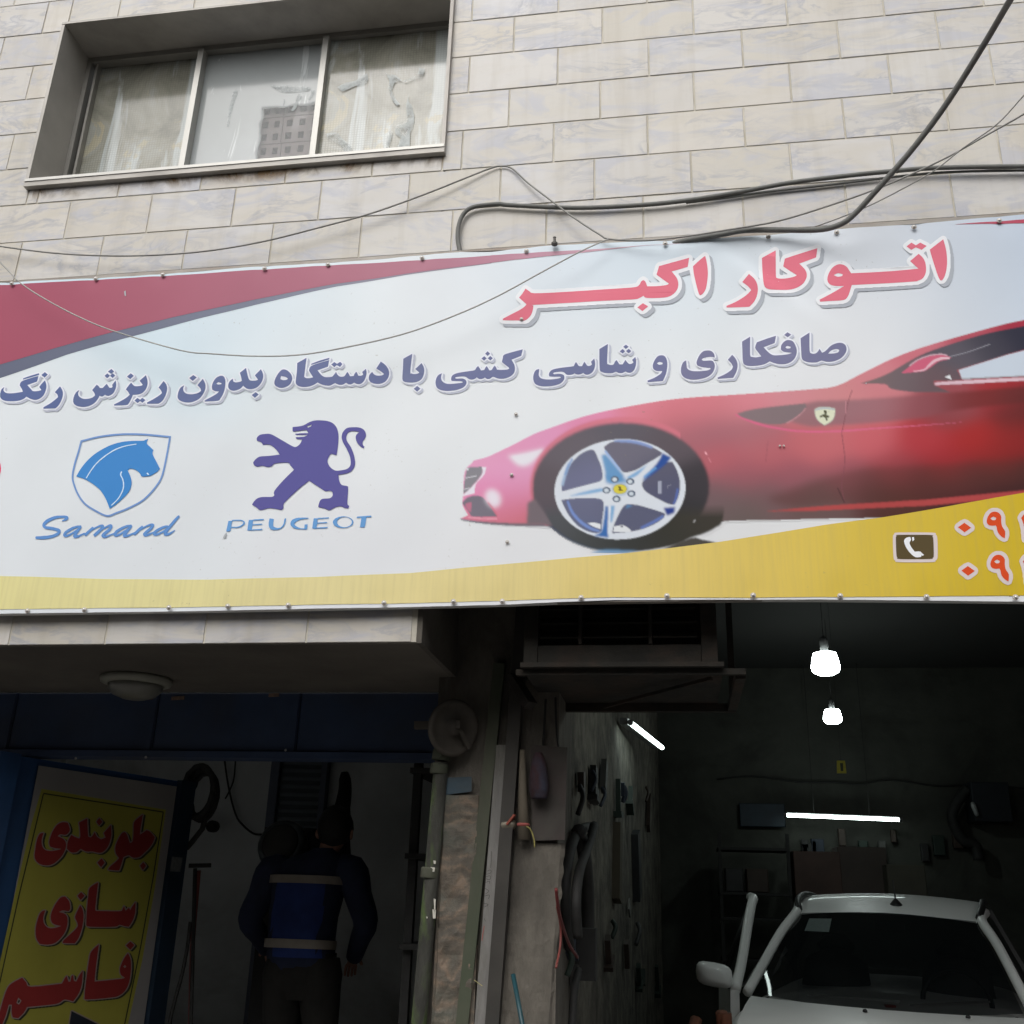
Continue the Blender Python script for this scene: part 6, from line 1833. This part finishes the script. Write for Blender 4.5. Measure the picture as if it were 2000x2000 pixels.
tag(MB().tube([onY(1002, 1903, PY - .10), onY(1022, 2010, PY - .16), onY(1044, 2130, PY - .22)], .0085, 10).build('teal_rod', mat('teal_paint', (.012, .055, .068, 1), .45, var=.2, scale=20), None, True), 'teal painted rod leaning on the plaster of the pillar', 'rod')
tag(MB().tube(catmull([onY(x, y, PY - .012) for x, y in ((1066, 1365), (1064, 1400), (1062, 1440), (1060, 1470))], 3), .0045, 6).build('pillar_wire', M_rub, None, True), 'straight dark wire above the hanging bundle on the pillar', 'wire')
tag(MB().tube(catmull([onY(x, y, PY - .012) for x, y in ((1085, 1362), (1086, 1400), (1089, 1450), (1096, 1490), (1100, 1540), (1100, 1600))], 3), .0045, 6).build('pillar_wire', M_rub, None, True), 'dark wire bending to the right down the edge of the pillar', 'wire')
stn = corners_smooth([(1020, 1835), (1032, 1825), (1040, 1850), (1042, 1870), (1030, 1882), (1018, 1878), (1012, 1862)], 4)
V, F = tri_shapes([(stn, [])])

# ================================================================ AIR COOLER behind the banner's lower edge
AY = .13
ac = thing('air_cooler', 'dark rusty air cooler with louvred front tucked behind the lower edge of the banner', 'air cooler')
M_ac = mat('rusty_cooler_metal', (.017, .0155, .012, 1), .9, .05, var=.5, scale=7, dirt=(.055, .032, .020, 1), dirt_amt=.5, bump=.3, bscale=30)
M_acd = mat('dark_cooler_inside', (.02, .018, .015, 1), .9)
ax0, ax1 = onY(1022, 1305, AY)[0], onY(1403, 1308, AY)[0]
az0 = onY(1300, 1306, AY)[2] + .012
az1 = 2.80

ad = .74
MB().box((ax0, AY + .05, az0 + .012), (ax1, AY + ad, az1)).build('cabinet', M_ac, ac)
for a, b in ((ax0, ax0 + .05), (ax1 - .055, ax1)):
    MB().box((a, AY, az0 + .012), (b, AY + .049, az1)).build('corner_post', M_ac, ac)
MB().box((ax0 + .052, AY + .004, az0 + .012), (ax1 - .057, AY + .049, az0 + .075)).build('bottom_panel', M_ac, ac)
zz = az0 + .10
vx = [ax0 + .052, onY(1135, 1225, AY)[0], onY(1272, 1225, AY)[0], ax1 - .057]
k = 0
while zz < az1 - .05:
    for i in range(3):
        a, b = vx[i] + .004, vx[i + 1] - .012
        MB().hexa([(a, AY + .004, zz), (b, AY + .004, zz), (b, AY + .04, zz + .030), (a, AY + .04, zz + .030), (a, AY + .004, zz + .006), (b, AY + .004, zz + .006), (b, AY + .04, zz + .036), (a, AY + .04, zz + .036)]).build('louvre', M_ac, ac)
    zz += .052
for x in vx[1:3]:
    MB().box((x - .010, AY - .002, az0 + .078), (x + .002, AY + .045, az1)).build('divider', M_ac, ac)
MB().box((ax0 - .01, AY - .012, az0 - .006), (ax1 + .02, AY + ad + .02, az0 + .010)).build('tray', M_ac, ac)
br = thing('cooler_stand', 'rusty angle iron stand holding the air cooler', 'stand')
p_c = onZ(1432, 1366, az0 - .02)
MB().box((ax0 - .03, AY + ad - .03, az0 - .040), (p_c[0] + .02, AY + ad + .01, az0 - .0075)).build('rail', M_ac, br)
MB().box((ax0 - .03, AY + .02, az0 - .028), (p_c[0] + .02, AY + .05, az0 - .0075)).build('rail', M_ac, br)
MB().box((p_c[0] - .015, AY + .051, az0 - .038), (p_c[0] + .02, AY + ad - .031, az0 - .0075)).build('rail', M_ac, br)
MB().box((p_c[0] - .005, AY + ad - .02, az0 - .012), (p_c[0] + .02, AY + ad + .008, GAR_Z - .003)).build('hanger', M_ac, br)
MB().bar((ax0 + .25, AY + ad * .75, az0 - .05), (ax1 - .02, AY + .12, az0 - .022), .012, .012).build('brace', M_ac, br)

# ================================================================ GARAGE
M_glow = emit_mat('lamp_glow', (.88, 1.0, .97, 1), 55.0)
M_tube = emit_mat('tube_glow', (.84, 1.0, .95, 1), 12.0)
M_sock = mat('grey_socket', (.10, .10, .10, 1), .5)
for (x, y, Y, rad, lab) in ((1612, 1297, 2.0, .066, 'larger glowing white bulb hanging nearest in the garage'), (1626, 1400, 5.4, .062, 'smaller glowing white bulb hanging further back in the garage')):
    c = onY(x, y, Y)
    b = thing('hanging_bulb', lab, 'bulb', group='bulbs hanging in the garage')
    k = (Y + 3.476) / ((1.45 if Y < 4 else 4.3) + 3.476)
    MB().lathe([(.03 * k, .055 * k), (.052 * k, .050 * k), (.060 * k, .02 * k), (.066 * k, -.015 * k), (.060 * k, -.036 * k), (.04 * k, -.048 * k), (.01, -.052 * k)], c, (0, 0, 1), 24).build('globe', M_glow, b, True)
    MB().lathe([(.024 * k, .056 * k), (.021, .062 * k), (.021, .12 * k), (.012, .13 * k)], c, (0, 0, 1), 14).build('socket', M_sock, b, True)
    MB().tube([c + np.array([0, 0, .128 * k]), np.array([c[0], c[1], GAR_Z - .003])], .0022, 6).build('cord', M_rub, b)
def tube_lamp(a, b, r, lab):
    a, b = Vector(tuple(map(float, a))), Vector(tuple(map(float, b)))
    t = thing('tube_lamp', lab, 'tube lamp', group='lit tube lamps in the garage')
    d = (b - a).normalized()
    MB().tube([a, b], r, 14).build('tube', M_tube, t, True)
    for p, s_ in ((a, -1), (b, 1)):
        MB().tube([p + d * .001 * s_, p + d * .03 * s_], r * 1.15, 12).build('end_cap', M_sock, t)
    return t, a, b
t1, a, b = tube_lamp(TA, TB, .015, 'short looking lit tube lamp slanting away on the left wall of the garage')
n3 = np.array([GWN[0], GWN[1], 0])
MB().bar(np.array(a) - n3 * .045 + [0, 0, .012], np.array(b) - n3 * .045 + [0, 0, .012], .05, .04).build('batten', M_sock, t1)
BTY = BACK_Y - .30
t2, a, b = tube_lamp(onY(1537, 1592, BTY), onY(1756, 1601, BTY), .017, 'long lit tube lamp hung across the back of the garage')
MB().bar(np.array(a) + [0, .04, .01], np.array(b) + [0, .04, .01], .05, .035).build('batten', M_sock, t2)
for q in (.25, .75):
    p = np.array(a) * (1 - q) + np.array(b) * q
    MB().tube([p + [0, .04, .03], [p[0], p[1] + .04, GAR_Z - .003]], .003, 6).build('cord', M_rub, t2)
yt = thing('yellow_tag', 'small yellow tag hanging in the middle of the garage', 'tag')
yc = onY(1643, 1498, 4.6)
MB().hexa([yc + np.array(v) for v in ((-.034, -.004, -.046), (.034, -.004, -.046), (.034, .004, -.046), (-.034, .004, -.046), (-.028, -.004, .046), (.030, -.004, .046), (.030, .004, .046), (-.028, .004, .046))]).build('card', mat('yellow_card', (.42, .36, .03, 1), .6, var=.2, scale=30), yt)
MB().hexa([yc + np.array(v) for v in ((-.006, -.006, -.03), (.012, -.006, -.03), (.012, -.0045, -.03), (-.006, -.0045, -.03), (-.008, -.006, .028), (.014, -.006, .028), (.014, -.0045, .028), (-.008, -.0045, .028))]).build('mark', M_pblk, yt)
MB().tube([yc + [0, 0, .046], [yc[0], yc[1], GAR_Z - .003]], .0013, 5).build('string', M_rub, yt)
bw = BACK_Y - .012
tag(MB().tube(catmull([onY(x, y, bw) for x, y in ((1400, 1522), (1470, 1516), (1560, 1527), (1630, 1528), (1680, 1532), (1740, 1523), (1830, 1535), (1900, 1532), (2000, 1540))], 4), .010, 6).build('wall_cable', M_rub, None, True), 'dark cable sagging along the back wall of the garage above the tube lamp', 'cable')
def wall_box(name, x0, y0, x1, y1, Y, d, material, lab, cat):
    p, q = onY(x0, y1, Y), onY(x1, y0, Y)
    return tag(MB().bbox((p[0], Y, p[2]), (q[0], Y + d, q[2]), .006).build(name, material), lab, cat)
wall_box('wall_sign', 1446, 1570, 1532, 1614, bw - .06, .03, mat('dim_blue_sign', (.012, .026, .042, 1), .6, var=.3, scale=6), 'dim blue sign on the back wall left of the tube lamp', 'sign')
wall_box('cabinet', 1555, 1664, 1640, 1760, 6.6, .4, mat('dim_red_brown', (.07, .04, .032, 1), .7, var=.3, scale=3), 'dim reddish cabinet behind the car on the left', 'cabinet')
wall_box('cabinet', 1644, 1655, 1730, 1765, 6.7, .4, mat('dim_brown', (.06, .045, .038, 1), .7, var=.3, scale=3), 'dim brown cabinet behind the middle of the car', 'cabinet')
wall_box('cabinet', 1738, 1690, 1806, 1765, 6.5, .4, mat('dim_olive', (.065, .06, .045, 1), .7, var=.3, scale=3), 'low dim olive cabinet behind the car on the right', 'cabinet')
wall_box('dark_panel', 1905, 1528, 1969, 1604, bw - .3, .28, mat('near_black_panel', (.012, .016, .022, 1), .5, var=.3), 'near black square panel on the back wall at right', 'panel')
m = MB().lathe([(.012, 0), (.02, .02), (.024, .10), (.012, .13)], onY(1909, 1594, bw - .34), (-.25, 0, 1), 10)
tag(m.build('spray_bottle', mat('pale_bottle', (.35, .36, .36, 1), .4, var=.2), None, True), 'small pale bottle hanging beside the near black panel', 'bottle')
tag(MB().tube(catmull([onY(x, y, bw - .2) for x, y in ((1890, 1540), (1868, 1570), (1860, 1600), (1880, 1640), (1905, 1650), (1912, 1680))], 5), .05, 9).build('hanging_hoses', M_rub, None, True), 'thick black hoses hanging at the right of the back wall', 'hose')
sh2 = thing('shelf_unit', 'dark metal shelf unit with clutter at the back left of the garage', 'shelf')
sxl, sxr = onY(1404, 1700, 6.6)[0], onY(1545, 1700, 6.6)[0]
for zz in (.9, 1.25, onY(1450, 1748, 6.6)[2], 1.85):
    MB().box((sxl, 6.6, zz), (sxr, 7.1, zz + .025)).build('board', M_rub, sh2)
for x in (sxl, sxr - .03):
    MB().box((x, 6.61, FLOOR), (x + .03, 6.64, 2.0)).build('upright', M_rub, sh2)
rnd = random.Random(5)
clut = [(.025, .025, .025), (.045, .03, .022), (.02, .028, .045), (.07, .07, .065), (.018, .032, .024)]
names = ('dark', 'brown', 'navy', 'pale grey', 'green')
Mcl = [mat('clutter_%s' % n.replace(' ', '_'), (*c, 1), .6, var=.3, scale=8) for n, c in zip(names, clut)]
x = sxl + .06
i = 0
zsh = onY(1450, 1748, 6.6)[2] + .026
while x < sxr - .22:
    w, h = rnd.uniform(.10, .2), rnd.uniform(.10, .24)
    k = i % 5
    o = MB().bbox((x, 6.66 + rnd.uniform(0, .06), zsh), (x + w, 6.95, zsh + h), .008).build('parts_box', Mcl[k])
    tag(o, '%s %s box standing on the shelf behind the car door' % (('leftmost', 'second', 'third', 'fourth', 'fifth', 'sixth', 'seventh')[min(i, 6)], names[k]), 'box', 'boxes on the garage shelf')
    x += w + .03
    i += 1
# things hung on the left wall of the garage
def lw_strip(name, pts, r, material, lab, cat, off=.03):
    q = catmull([on_left_wall(x, y, off) for x, y in pts], 5)
    return tag(MB().tube(q, r, 8).build(name, material, None, True), lab, cat)
lw_strip('black_belts', ((1150, 1615), (1128, 1625), (1112, 1670), (1104, 1730), (1106, 1800), (1112, 1850)), .022, M_rub, 'thick black belt hanging nearest the pillar edge on the left wall of the garage', 'belt', .035)
lw_strip('black_belts', ((1130, 1622), (1140, 1660), (1146, 1720), (1148, 1790), (1146, 1850)), .030, M_rub, 'broad black belt hanging beside the first on the left wall of the garage', 'belt', .05)
lw_strip('black_belts', ((1160, 1612), (1150, 1650), (1132, 1700), (1125, 1760), (1128, 1830)), .020, M_rub, 'narrower black belt hanging between the two broad belts', 'belt', .085)
p = on_left_wall(1144, 1858, .06)
tag(MB().box((p[0] - .04, p[1] - .05, p[2] - .11), (p[0] + .045, p[1] + .05, p[2] + .09)).build('black_case', M_rub), 'black oblong case hanging under the belts', 'case')
lw_strip('red_cable', ((1086, 1736), (1090, 1770), (1098, 1805), (1112, 1845), (1128, 1870)), .0055, mat('bright_red_cable', (.13, .018, .018, 1), .5), 'red cable curving down beside the belts', 'cable', .09)
lw_strip('red_cable', ((1088, 1770), (1095, 1810), (1094, 1850), (1086, 1890)), .0045, M_redh, 'fainter red cable hanging below the red cable', 'cable', .07)
lw_strip('black_hose', ((1130, 1895), (1122, 1930), (1118, 1990), (1112, 2080)), .016, M_rub, 'black hose hanging below the black oblong case', 'hose', .05)
q0, q1 = on_left_wall(1206, 1612, .02), on_left_wall(1204, 1760, .02)
tag(MB().bar(q0, q1, .05, .14, up=(GWD[0], GWD[1], 0)).build('plank', mat('brown_plank', (.075, .062, .040, 1), .8, var=.3, scale=4, stretch=(1, 1, .2))), 'brown upright plank on the left wall of the garage', 'plank')
q0, q1 = on_left_wall(1240, 1625, .02), on_left_wall(1244, 1755, .02)
tag(MB().bar(q0, q1, .06, .20, up=(GWD[0], GWD[1], 0)).build('saw', mat('dark_tool', (.022, .024, .026, 1), .6, .2, var=.3)), 'dark long tool hung beside the brown plank', 'tool')
q0, q1 = on_left_wall(1230, 1762, .02), on_left_wall(1229, 1784, .02)
tag(MB().bar(q0, q1, .01, .09, up=(GWD[0], GWD[1], 0)).build('paper_note', mat('grey_paper', (.18, .18, .165, 1), .8)), 'small grey paper note below the dark long tool', 'note')
rt = random.Random(11)
clut_n = dict(zip(Mcl, names))
wall_tools, wall_items = [], []
for i in range(24):
    x = 1108 + i * 7.4 + rt.uniform(-4, 4)
    y = rt.choice((1500, 1530, 1555, 1800, 1840, 1880)) + rt.uniform(-14, 14)
    L_ = rt.uniform(26, 64)
    q0, q1 = on_left_wall(x, y, .025), on_left_wall(x + rt.uniform(-3, 3), y + L_, .025)
    mt_ = rt.choice(Mcl)
    if i % 3 == 0:
        o = MB().tube(catmull([q0, q0 * .6 + q1 * .4 + np.array([.02, 0, 0]), q1], 4), rt.uniform(.010, .02), 7).build('wall_tool', mt_, None, True)
    else:
        b_ = MB().bar(q0, q1, .03, rt.uniform(.03, .09), up=(GWD[0], GWD[1], 0))
        if i % 2:
            b_.bar(q1, q1 + (q1 - q0) * .18, .05, .12, up=(GWD[0], GWD[1], 0))
        o = b_.build('wall_tool', mt_)
    wall_tools.append((y < 1700, x, o, clut_n[mt_], 'rod' if i % 3 == 0 else ('hammer' if i % 2 else 'bar')))
for i in range(12):
    x = rt.uniform(1560, 1860)
    y = rt.uniform(1618, 1650)
    p_ = onY(x, y, bw - .05)
    w_, h_ = rt.uniform(.04, .12), rt.uniform(.08, .2)
    mt_ = rt.choice(Mcl)
    o = MB().bbox((p_[0], bw - .06, p_[2] - h_), (p_[0] + w_, bw - .002, p_[2]), .006).build('wall_item', mt_)
    wall_items.append((x, o, clut_n[mt_]))
ORD = ('first', 'second', 'third', 'fourth', 'fifth', 'sixth', 'seventh', 'eighth', 'ninth', 'tenth', 'eleventh', 'twelfth', 'thirteenth', 'fourteenth', 'fifteenth', 'sixteenth', 'seventeenth', 'eighteenth', 'nineteenth', 'twentieth', 'twenty first', 'twenty second', 'twenty third', 'twenty fourth')
for up in (True, False):
    for k, (_, _, o, cn, kind_) in enumerate(sorted([t for t in wall_tools if t[0] == up], key=lambda t: t[1])):
        tag(o, '%s hung %s, %s from the pillar in the %s row on the garage wall' % (cn, kind_, ORD[k], 'upper' if up else 'lower'), 'tool', 'tools hung on the left wall of the garage')
for k, (_, o, cn) in enumerate(sorted(wall_items, key=lambda t: t[0])):
    tag(o, '%s block, %s from the left on the wall under the long tube lamp' % (cn, ORD[k]), 'item', 'items fixed to the back wall of the garage')
q = [on_left_wall(x, y, .012) for x, y in ((1226, 1432), (1240, 1438), (1262, 1462), (1272, 1476), (1266, 1482), (1250, 1474), (1236, 1462), (1228, 1448))]
ob = thing('orange_bundle', 'dull orange bundle on the floor left of the car door', 'bundle')
oc = onY(1385, 1990, 2.2)
mm_ = MB()
for i in range(9):
    a = rnd.uniform(-.12, .12)
    mm_.tube(catmull([(oc[0] - .2 + .05 * i, 2.2 + rnd.uniform(-.1, .1), FLOOR), (oc[0] - .15 + .035 * i + a * .3, 2.2 + a, (FLOOR + oc[2]) / 2), (oc[0] - .06 + .02 * i, 2.2 + rnd.uniform(-.08, .08), oc[2] - .02 + rnd.uniform(-.08, .06))], 4), .03, 7)
mm_.build('straps', mat('dull_orange_cloth', (.16, .055, .028, 1), .85, var=.5, scale=9), ob, True)

# ---------------------------------------------------------------- the white car
car = thing('parked_car', 'white hatchback parked nose out in the garage with its left hand door ajar', 'car')
CX, CYc, CYAW, CROLL, CZ0, CS = 1.559, 1.382, -.245, .015, .049, .956
def cw(p):
    x, y, z = (v * CS for v in p)
    x, z = x * math.cos(CROLL) + z * math.sin(CROLL), -x * math.sin(CROLL) + z * math.cos(CROLL)
    return (CX + x * math.cos(CYAW) - y * math.sin(CYAW), CYc + x * math.sin(CYAW) + y * math.cos(CYAW), z + CZ0)
def carpart(name, V, F, material, parent=None, smooth=True, sub=0):
    o = mesh_obj(name, [cw(v) for v in V], F, material, parent or car, smooth)
    if sub:
        s_ = o.modifiers.new('subdivision', 'SUBSURF')
        s_.levels = s_.render_levels = sub
    return o
def cargrid(rows_):
    n = len(rows_[0])
    V = [p for r in rows_ for p in r]
    F = [(i * n + j, i * n + j + 1, (i + 1) * n + j + 1, (i + 1) * n + j) for i in range(len(rows_) - 1) for j in range(n - 1)]
    return V, F
M_paint = mat('white_car_paint', (.82, .82, .80, 1), .38, var=.05, scale=3, coat=.25, spec=.3)
M_glass, ntg, pg = new_mat('dark_car_glass')
pg.inputs['Base Color'].default_value = (.006, .008, .009, 1)
pg.inputs['Roughness'].default_value = .03
pg.inputs['Alpha'].default_value = .72
pg.inputs['Specular IOR Level'].default_value = .55
M_trim = mat('black_car_trim', (.012, .012, .012, 1), .5)
U_ = [-1, -.8, -.55, -.28, 0, .28, .55, .8, 1]
stations = [(0.0, .50, .56), (.05, .62, .64), (.25, .72, .77), (.6, .77, .855), (.95, .80, .900), (1.3, .81, .925), (2.0, .82, .94), (3.0, .81, .955), (3.6, .78, .96), (3.9, .70, .90), (3.98, .55, .80)]
def body_ring(y, hw, zt):
    half = [(0, zt), (.4 * hw, zt - .004), (.75 * hw, zt - .022), (.93 * hw, zt - .06), (hw, zt - .16), (hw * 1.01, .50), (hw * .98, .30), (hw * .7, .2)]
    return [(-x, y, z) for x, z in half[::-1]] + [(x, y, z) for x, z in half[1:]]
rows_ = [body_ring(y if True else y, hw, zt) for y, hw, zt in stations]
# sweep the cowl line back towards its corners
V, F = cargrid(rows_)
n = len(rows_[0])
F.append(tuple(range(n)))
F.append(tuple(range((len(rows_) - 1) * n, len(rows_) * n))[::-1])
carpart('body', V, F, M_paint, sub=2)
hood = []
for v in np.linspace(0, 1, 7):
    r = []
    for u in U_:
        yb = 1.00 + .25 * u * u
        y = .30 + (yb - .30) * v
        zt = np.interp(y, [0.3, .6, .95, 1.3], [.785, .862, .905, .93])
        r.append((u * (.62 + .08 * v), y, zt + .010 - .022 * u * u))
    hood.append(r)
V, F = cargrid(hood)
carpart('hood', V, F, M_paint)
ws_rows = []
for v in np.linspace(0, 1, 8):
    r = []
    for u in U_:
        b = np.array([.68 * u, 1.03 + .25 * u * u, .905 + .025 * u * u])
        t = np.array([.50 * u, 1.83 + .14 * u * u, 1.375 - .02 * u * u])
        p = b * (1 - v) + t * v
        p[1] -= .025 * math.sin(math.pi * v)
        p[2] += .02 * math.sin(math.pi * v)
        r.append(tuple(p))
    ws_rows.append(r)
V, F = cargrid(ws_rows)
wsh = carpart('windshield', V, F, M_glass)
def on_ws(u, v, off=.004):
    b = np.array([.68 * u, 1.03 + .25 * u * u, .905 + .025 * u * u]); t = np.array([.50 * u, 1.83 + .14 * u * u, 1.375 - .02 * u * u])
    p = b * (1 - v) + t * v
    return (p[0], p[1] - .025 * math.sin(math.pi * v) - off * .7, p[2] + .02 * math.sin(math.pi * v) + off)
carpart('sticker', [on_ws(-.82, .72), on_ws(-.55, .72), on_ws(-.58, .90), on_ws(-.85, .90)], [(0, 1, 2, 3)], mat('pale_green_sticker', (.10, .13, .125, 1), .5, var=.2, scale=50), wsh, False)
carpart('wiper', [on_ws(-.55, .045, .012), on_ws(.15, .06, .012), on_ws(.15, .085, .012), on_ws(-.55, .06, .012)], [(0, 1, 2, 3)], M_trim, None, False)
carpart('wiper', [on_ws(.22, .045, .012), on_ws(.8, .08, .012), on_ws(.8, .10, .012), on_ws(.22, .06, .012)], [(0, 1, 2, 3)], M_trim, None, False)
roof_y = [0, .12, .3, .55, .8, .95, 1.0]
rows_ = []
for v in roof_y:
    r = []
    for u in U_:
        y = 1.83 + .14 * u * u + v * (3.45 - 1.83 - .14 * u * u)
        zc_ = np.interp(v, [0, .12, .3, .55, .8, .95, 1.0], [1.380, 1.435, 1.475, 1.498, 1.48, 1.445, 1.41])
        hw = np.interp(v, [0, .3, .7, 1], [.505, .57, .57, .52])
        r.append((hw * u, y, zc_ - .035 * u * u))
    rows_.append(r)
V, F = cargrid(rows_)
roof = carpart('roof', V, F, M_paint)
for s_ in (-1, 1):
    pts = [(s_ * .73, 1.30, .925), (s_ * .675, 1.50, 1.06), (s_ * .60, 1.76, 1.24), (s_ * .535, 1.98, 1.358), (s_ * .56, 2.25, 1.405)]
    m = MB().tube([cw(p) for p in catmull(pts, 5)], .028 * CS, 8)
    m.build('pillar', M_paint, car, True)
    m = MB().tube([cw(p) for p in catmull([(s_ * .52, 2.0, 1.375), (s_ * .545, 2.15, 1.435), (s_ * .555, 2.6, 1.47), (s_ * .55, 3.1, 1.455), (s_ * .53, 3.35, 1.415)], 5)], .020, 8)
    m.build('roof_rail', M_trim, car, True)
    W_ = [(s_ * .80, 1.45, .935), (s_ * .80, 2.3, .945), (s_ * .79, 3.3, .955), (s_ * .54, 3.35, 1.38), (s_ * .575, 2.4, 1.42), (s_ * .55, 2.0, 1.37)]
    carpart('side_window', W_, [(0, 1, 4, 5), (1, 2, 3, 4)], M_glass, None, False)
    for y, yt in ((2.3, 2.4), (3.2, 3.25)):
        m = MB().bar(cw((s_ * .80, y, .94)), cw((s_ * .572, yt, 1.415)), .05, .02, up=(0, 1, 0))
        m.build('pillar', M_trim, car)
    # lamps, wheels
    hl = MB().lathe([(.13, 0), (.125, .03), (.09, .06), (.03, .075)], cw((s_ * .52, .12, .66)), (0, -1, .15), 18)
    hl.build('headlight', mat('clear_lamp', (.4, .42, .42, 1), .1), car, True)
    for y in (.75, 3.2):
        wc = cw((s_ * .70, y, .30))
        axd = (s_ * math.cos(CYAW), s_ * math.sin(CYAW), 0)
        wt = MB().lathe([(.20, -.08), (.285, -.07), (.30, -.03), (.30, .07), (.28, .11), (.19, .12)], (wc[0], wc[1], FLOOR + .296), axd, 28)
        wo = wt.build('wheel', M_rub, car, True)
        MB().lathe([(.19, .08), (.185, .122), (.10, .115), (.05, .126), (.01, .126)], (wc[0], wc[1], FLOOR + .296), axd, 20).build('rim', mat('wheel_silver', (.3, .3, .3, 1), .35, .8), wo, True)
carpart('rear_window', [(-.52, 3.46, 1.39), (.52, 3.46, 1.39), (.68, 3.86, .97), (-.68, 3.86, .97)], [(0, 1, 2, 3)], M_glass, None, False)
carpart('grille', [(-.35, -.012, .46), (.35, -.012, .46), (.38, -.004, .56), (-.38, -.004, .56)], [(0, 1, 2, 3)], M_trim, None, False)
M_int = mat('grey_car_interior', (.06, .06, .06, 1), .8, var=.2, scale=10)
dsh = []
for v in np.linspace(0, 1, 4):
    dsh.append([(u * .66, 1.12 + .24 * u * u + .5 * v, .895 - .02 * v * v) for u in U_])
V, F = cargrid(dsh)
carpart('dashboard', V, F, mat('dark_dashboard', (.02, .02, .02, 1), .7, var=.2, scale=20))
for x in (-.36, .36):
    MB().tube([cw((x, 2.25, .55)), cw((x, 2.32, .8)), cw((x, 2.42, 1.05)), cw((x, 2.45, 1.1))], [.20, .22, .19, .1], 12).build('seat', M_int, car, True)
    MB().tube([cw((x, 2.46, 1.10)), cw((x, 2.47, 1.16)), cw((x, 2.48, 1.22))], [.08, .12, .07], 12).build('headrest', M_int, car, True)
wheel_pts = [cw((.36 + .18 * math.cos(a), 1.72 + .07 * math.sin(a), .92 + .17 * math.sin(a))) for a in np.linspace(0, 2 * math.pi, 25)]
MB().tube(wheel_pts, .014, 8).build('steering_wheel', M_trim, car, True)
MB().bar(cw((-.055, 1.80, 1.30)), cw((.11, 1.80, 1.30)), .02, .05).build('rear_view_mirror', M_trim, car)
MB().bbox(cw((.02, 1.20, .905)), np.array(cw((.02, 1.20, .905))) + np.array([.05, .05, .02])).build('dash_ornament', mat('red_plastic', (.35, .03, .02, 1), .4), car)
for x, y in ((-.06, .90), (.42, .955)):
    p = cw((x, y, np.interp(y, [.6, .95, 1.3], [.862, .905, .93]) + .012))
    MB().lathe([(.012, 0), (.011, .008), (.005, .013)], p, (0, -.2, 1), 8).build('washer_nozzle', M_trim, car, True)
ap = cw((.06, 2.02, 1.425))
MB().lathe([(.045, -.01), (.035, .006), (.014, .03), (.008, .036)], ap, (0, 0, 1), 12).build('antenna_base', M_trim, car, True)
MB().tube([np.array(ap) + [0, 0, .03], np.array(ap) + [0, .03, .14]], .004, 6).build('antenna', M_trim, car)
# door ajar on the left of the picture, with its mirror
DA = math.radians(-16)
def dw(p):
    hx, hy = -.765, 1.34
    x, y = p[0] - hx, p[1] - hy
    x, y = x * math.cos(DA) - y * math.sin(DA), x * math.sin(DA) + y * math.cos(DA)
    return cw((hx + x * 1.0, hy + y, p[2]))
if dw((-.80, 2.3, .9))[0] > cw((-.80, 2.3, .9))[0]:
    DA = -DA
dm = MB().hexa([dw(p) for p in ((-.84, 1.36, .30), (-.78, 1.36, .30), (-.78, 2.35, .30), (-.84, 2.35, .30), (-.83, 1.36, .93), (-.78, 1.36, .93), (-.78, 2.35, .945), (-.83, 2.35, .945))])
dr = dm.build('door', M_paint, car)
fpts = [(-.80, 1.38, .93), (-.745, 1.56, 1.07), (-.68, 1.80, 1.27), (-.635, 1.98, 1.39), (-.61, 2.10, 1.425), (-.60, 2.38, 1.435)]
MB().tube([dw(p) for p in catmull(fpts, 5)], .030, 8).build('window_frame', M_paint, dr, True)
MB().tube([dw(p) for p in ((-.60, 2.36, 1.40), (-.79, 2.34, .94))], .022, 8).build('window_frame', M_trim, dr, True)
mesh_obj('window_glass', [dw(p) for p in ((-.80, 1.42, .94), (-.79, 2.33, .945), (-.605, 2.36, 1.385), (-.61, 2.05, 1.365))], [(0, 1, 2, 3)], M_glass, dr)
mc_ = (-.915, 1.40, 1.0)
mr = []
for ang in np.linspace(0, 2 * math.pi, 17)[:-1]:
    ca, sa = math.cos(ang), math.sin(ang)
    mr.append((math.copysign(abs(ca) ** .55, ca) * .105, math.copysign(abs(sa) ** .6, sa) * .066))
mv, mf = [], []
for k, (dy, s_) in enumerate(((.085, .96), (.04, 1.0), (-.01, .97), (-.045, .80), (-.062, .45))):
    for a, b in mr:
        mv.append(dw((mc_[0] + a * s_, mc_[1] + dy, mc_[2] + b * s_ - .012 * a / .1)))
for i in range(4):
    for j in range(16):
        j2 = (j + 1) % 16
        mf.append((i * 16 + j, i * 16 + j2, (i + 1) * 16 + j2, (i + 1) * 16 + j))
mf.append(tuple(range(16))[::-1]); mf.append(tuple(64 + j for j in range(16)))
mesh_obj('mirror', mv, mf, M_paint, dr, True)
MB().tube([dw((-.86, 1.42, .97)), dw((-.82, 1.42, .95))], .025, 8).build('mirror_arm', M_trim, dr, True)

for o in list(scene.objects):
    if o.type == 'MESH' and o.data.users == 1:
        o.data.validate()
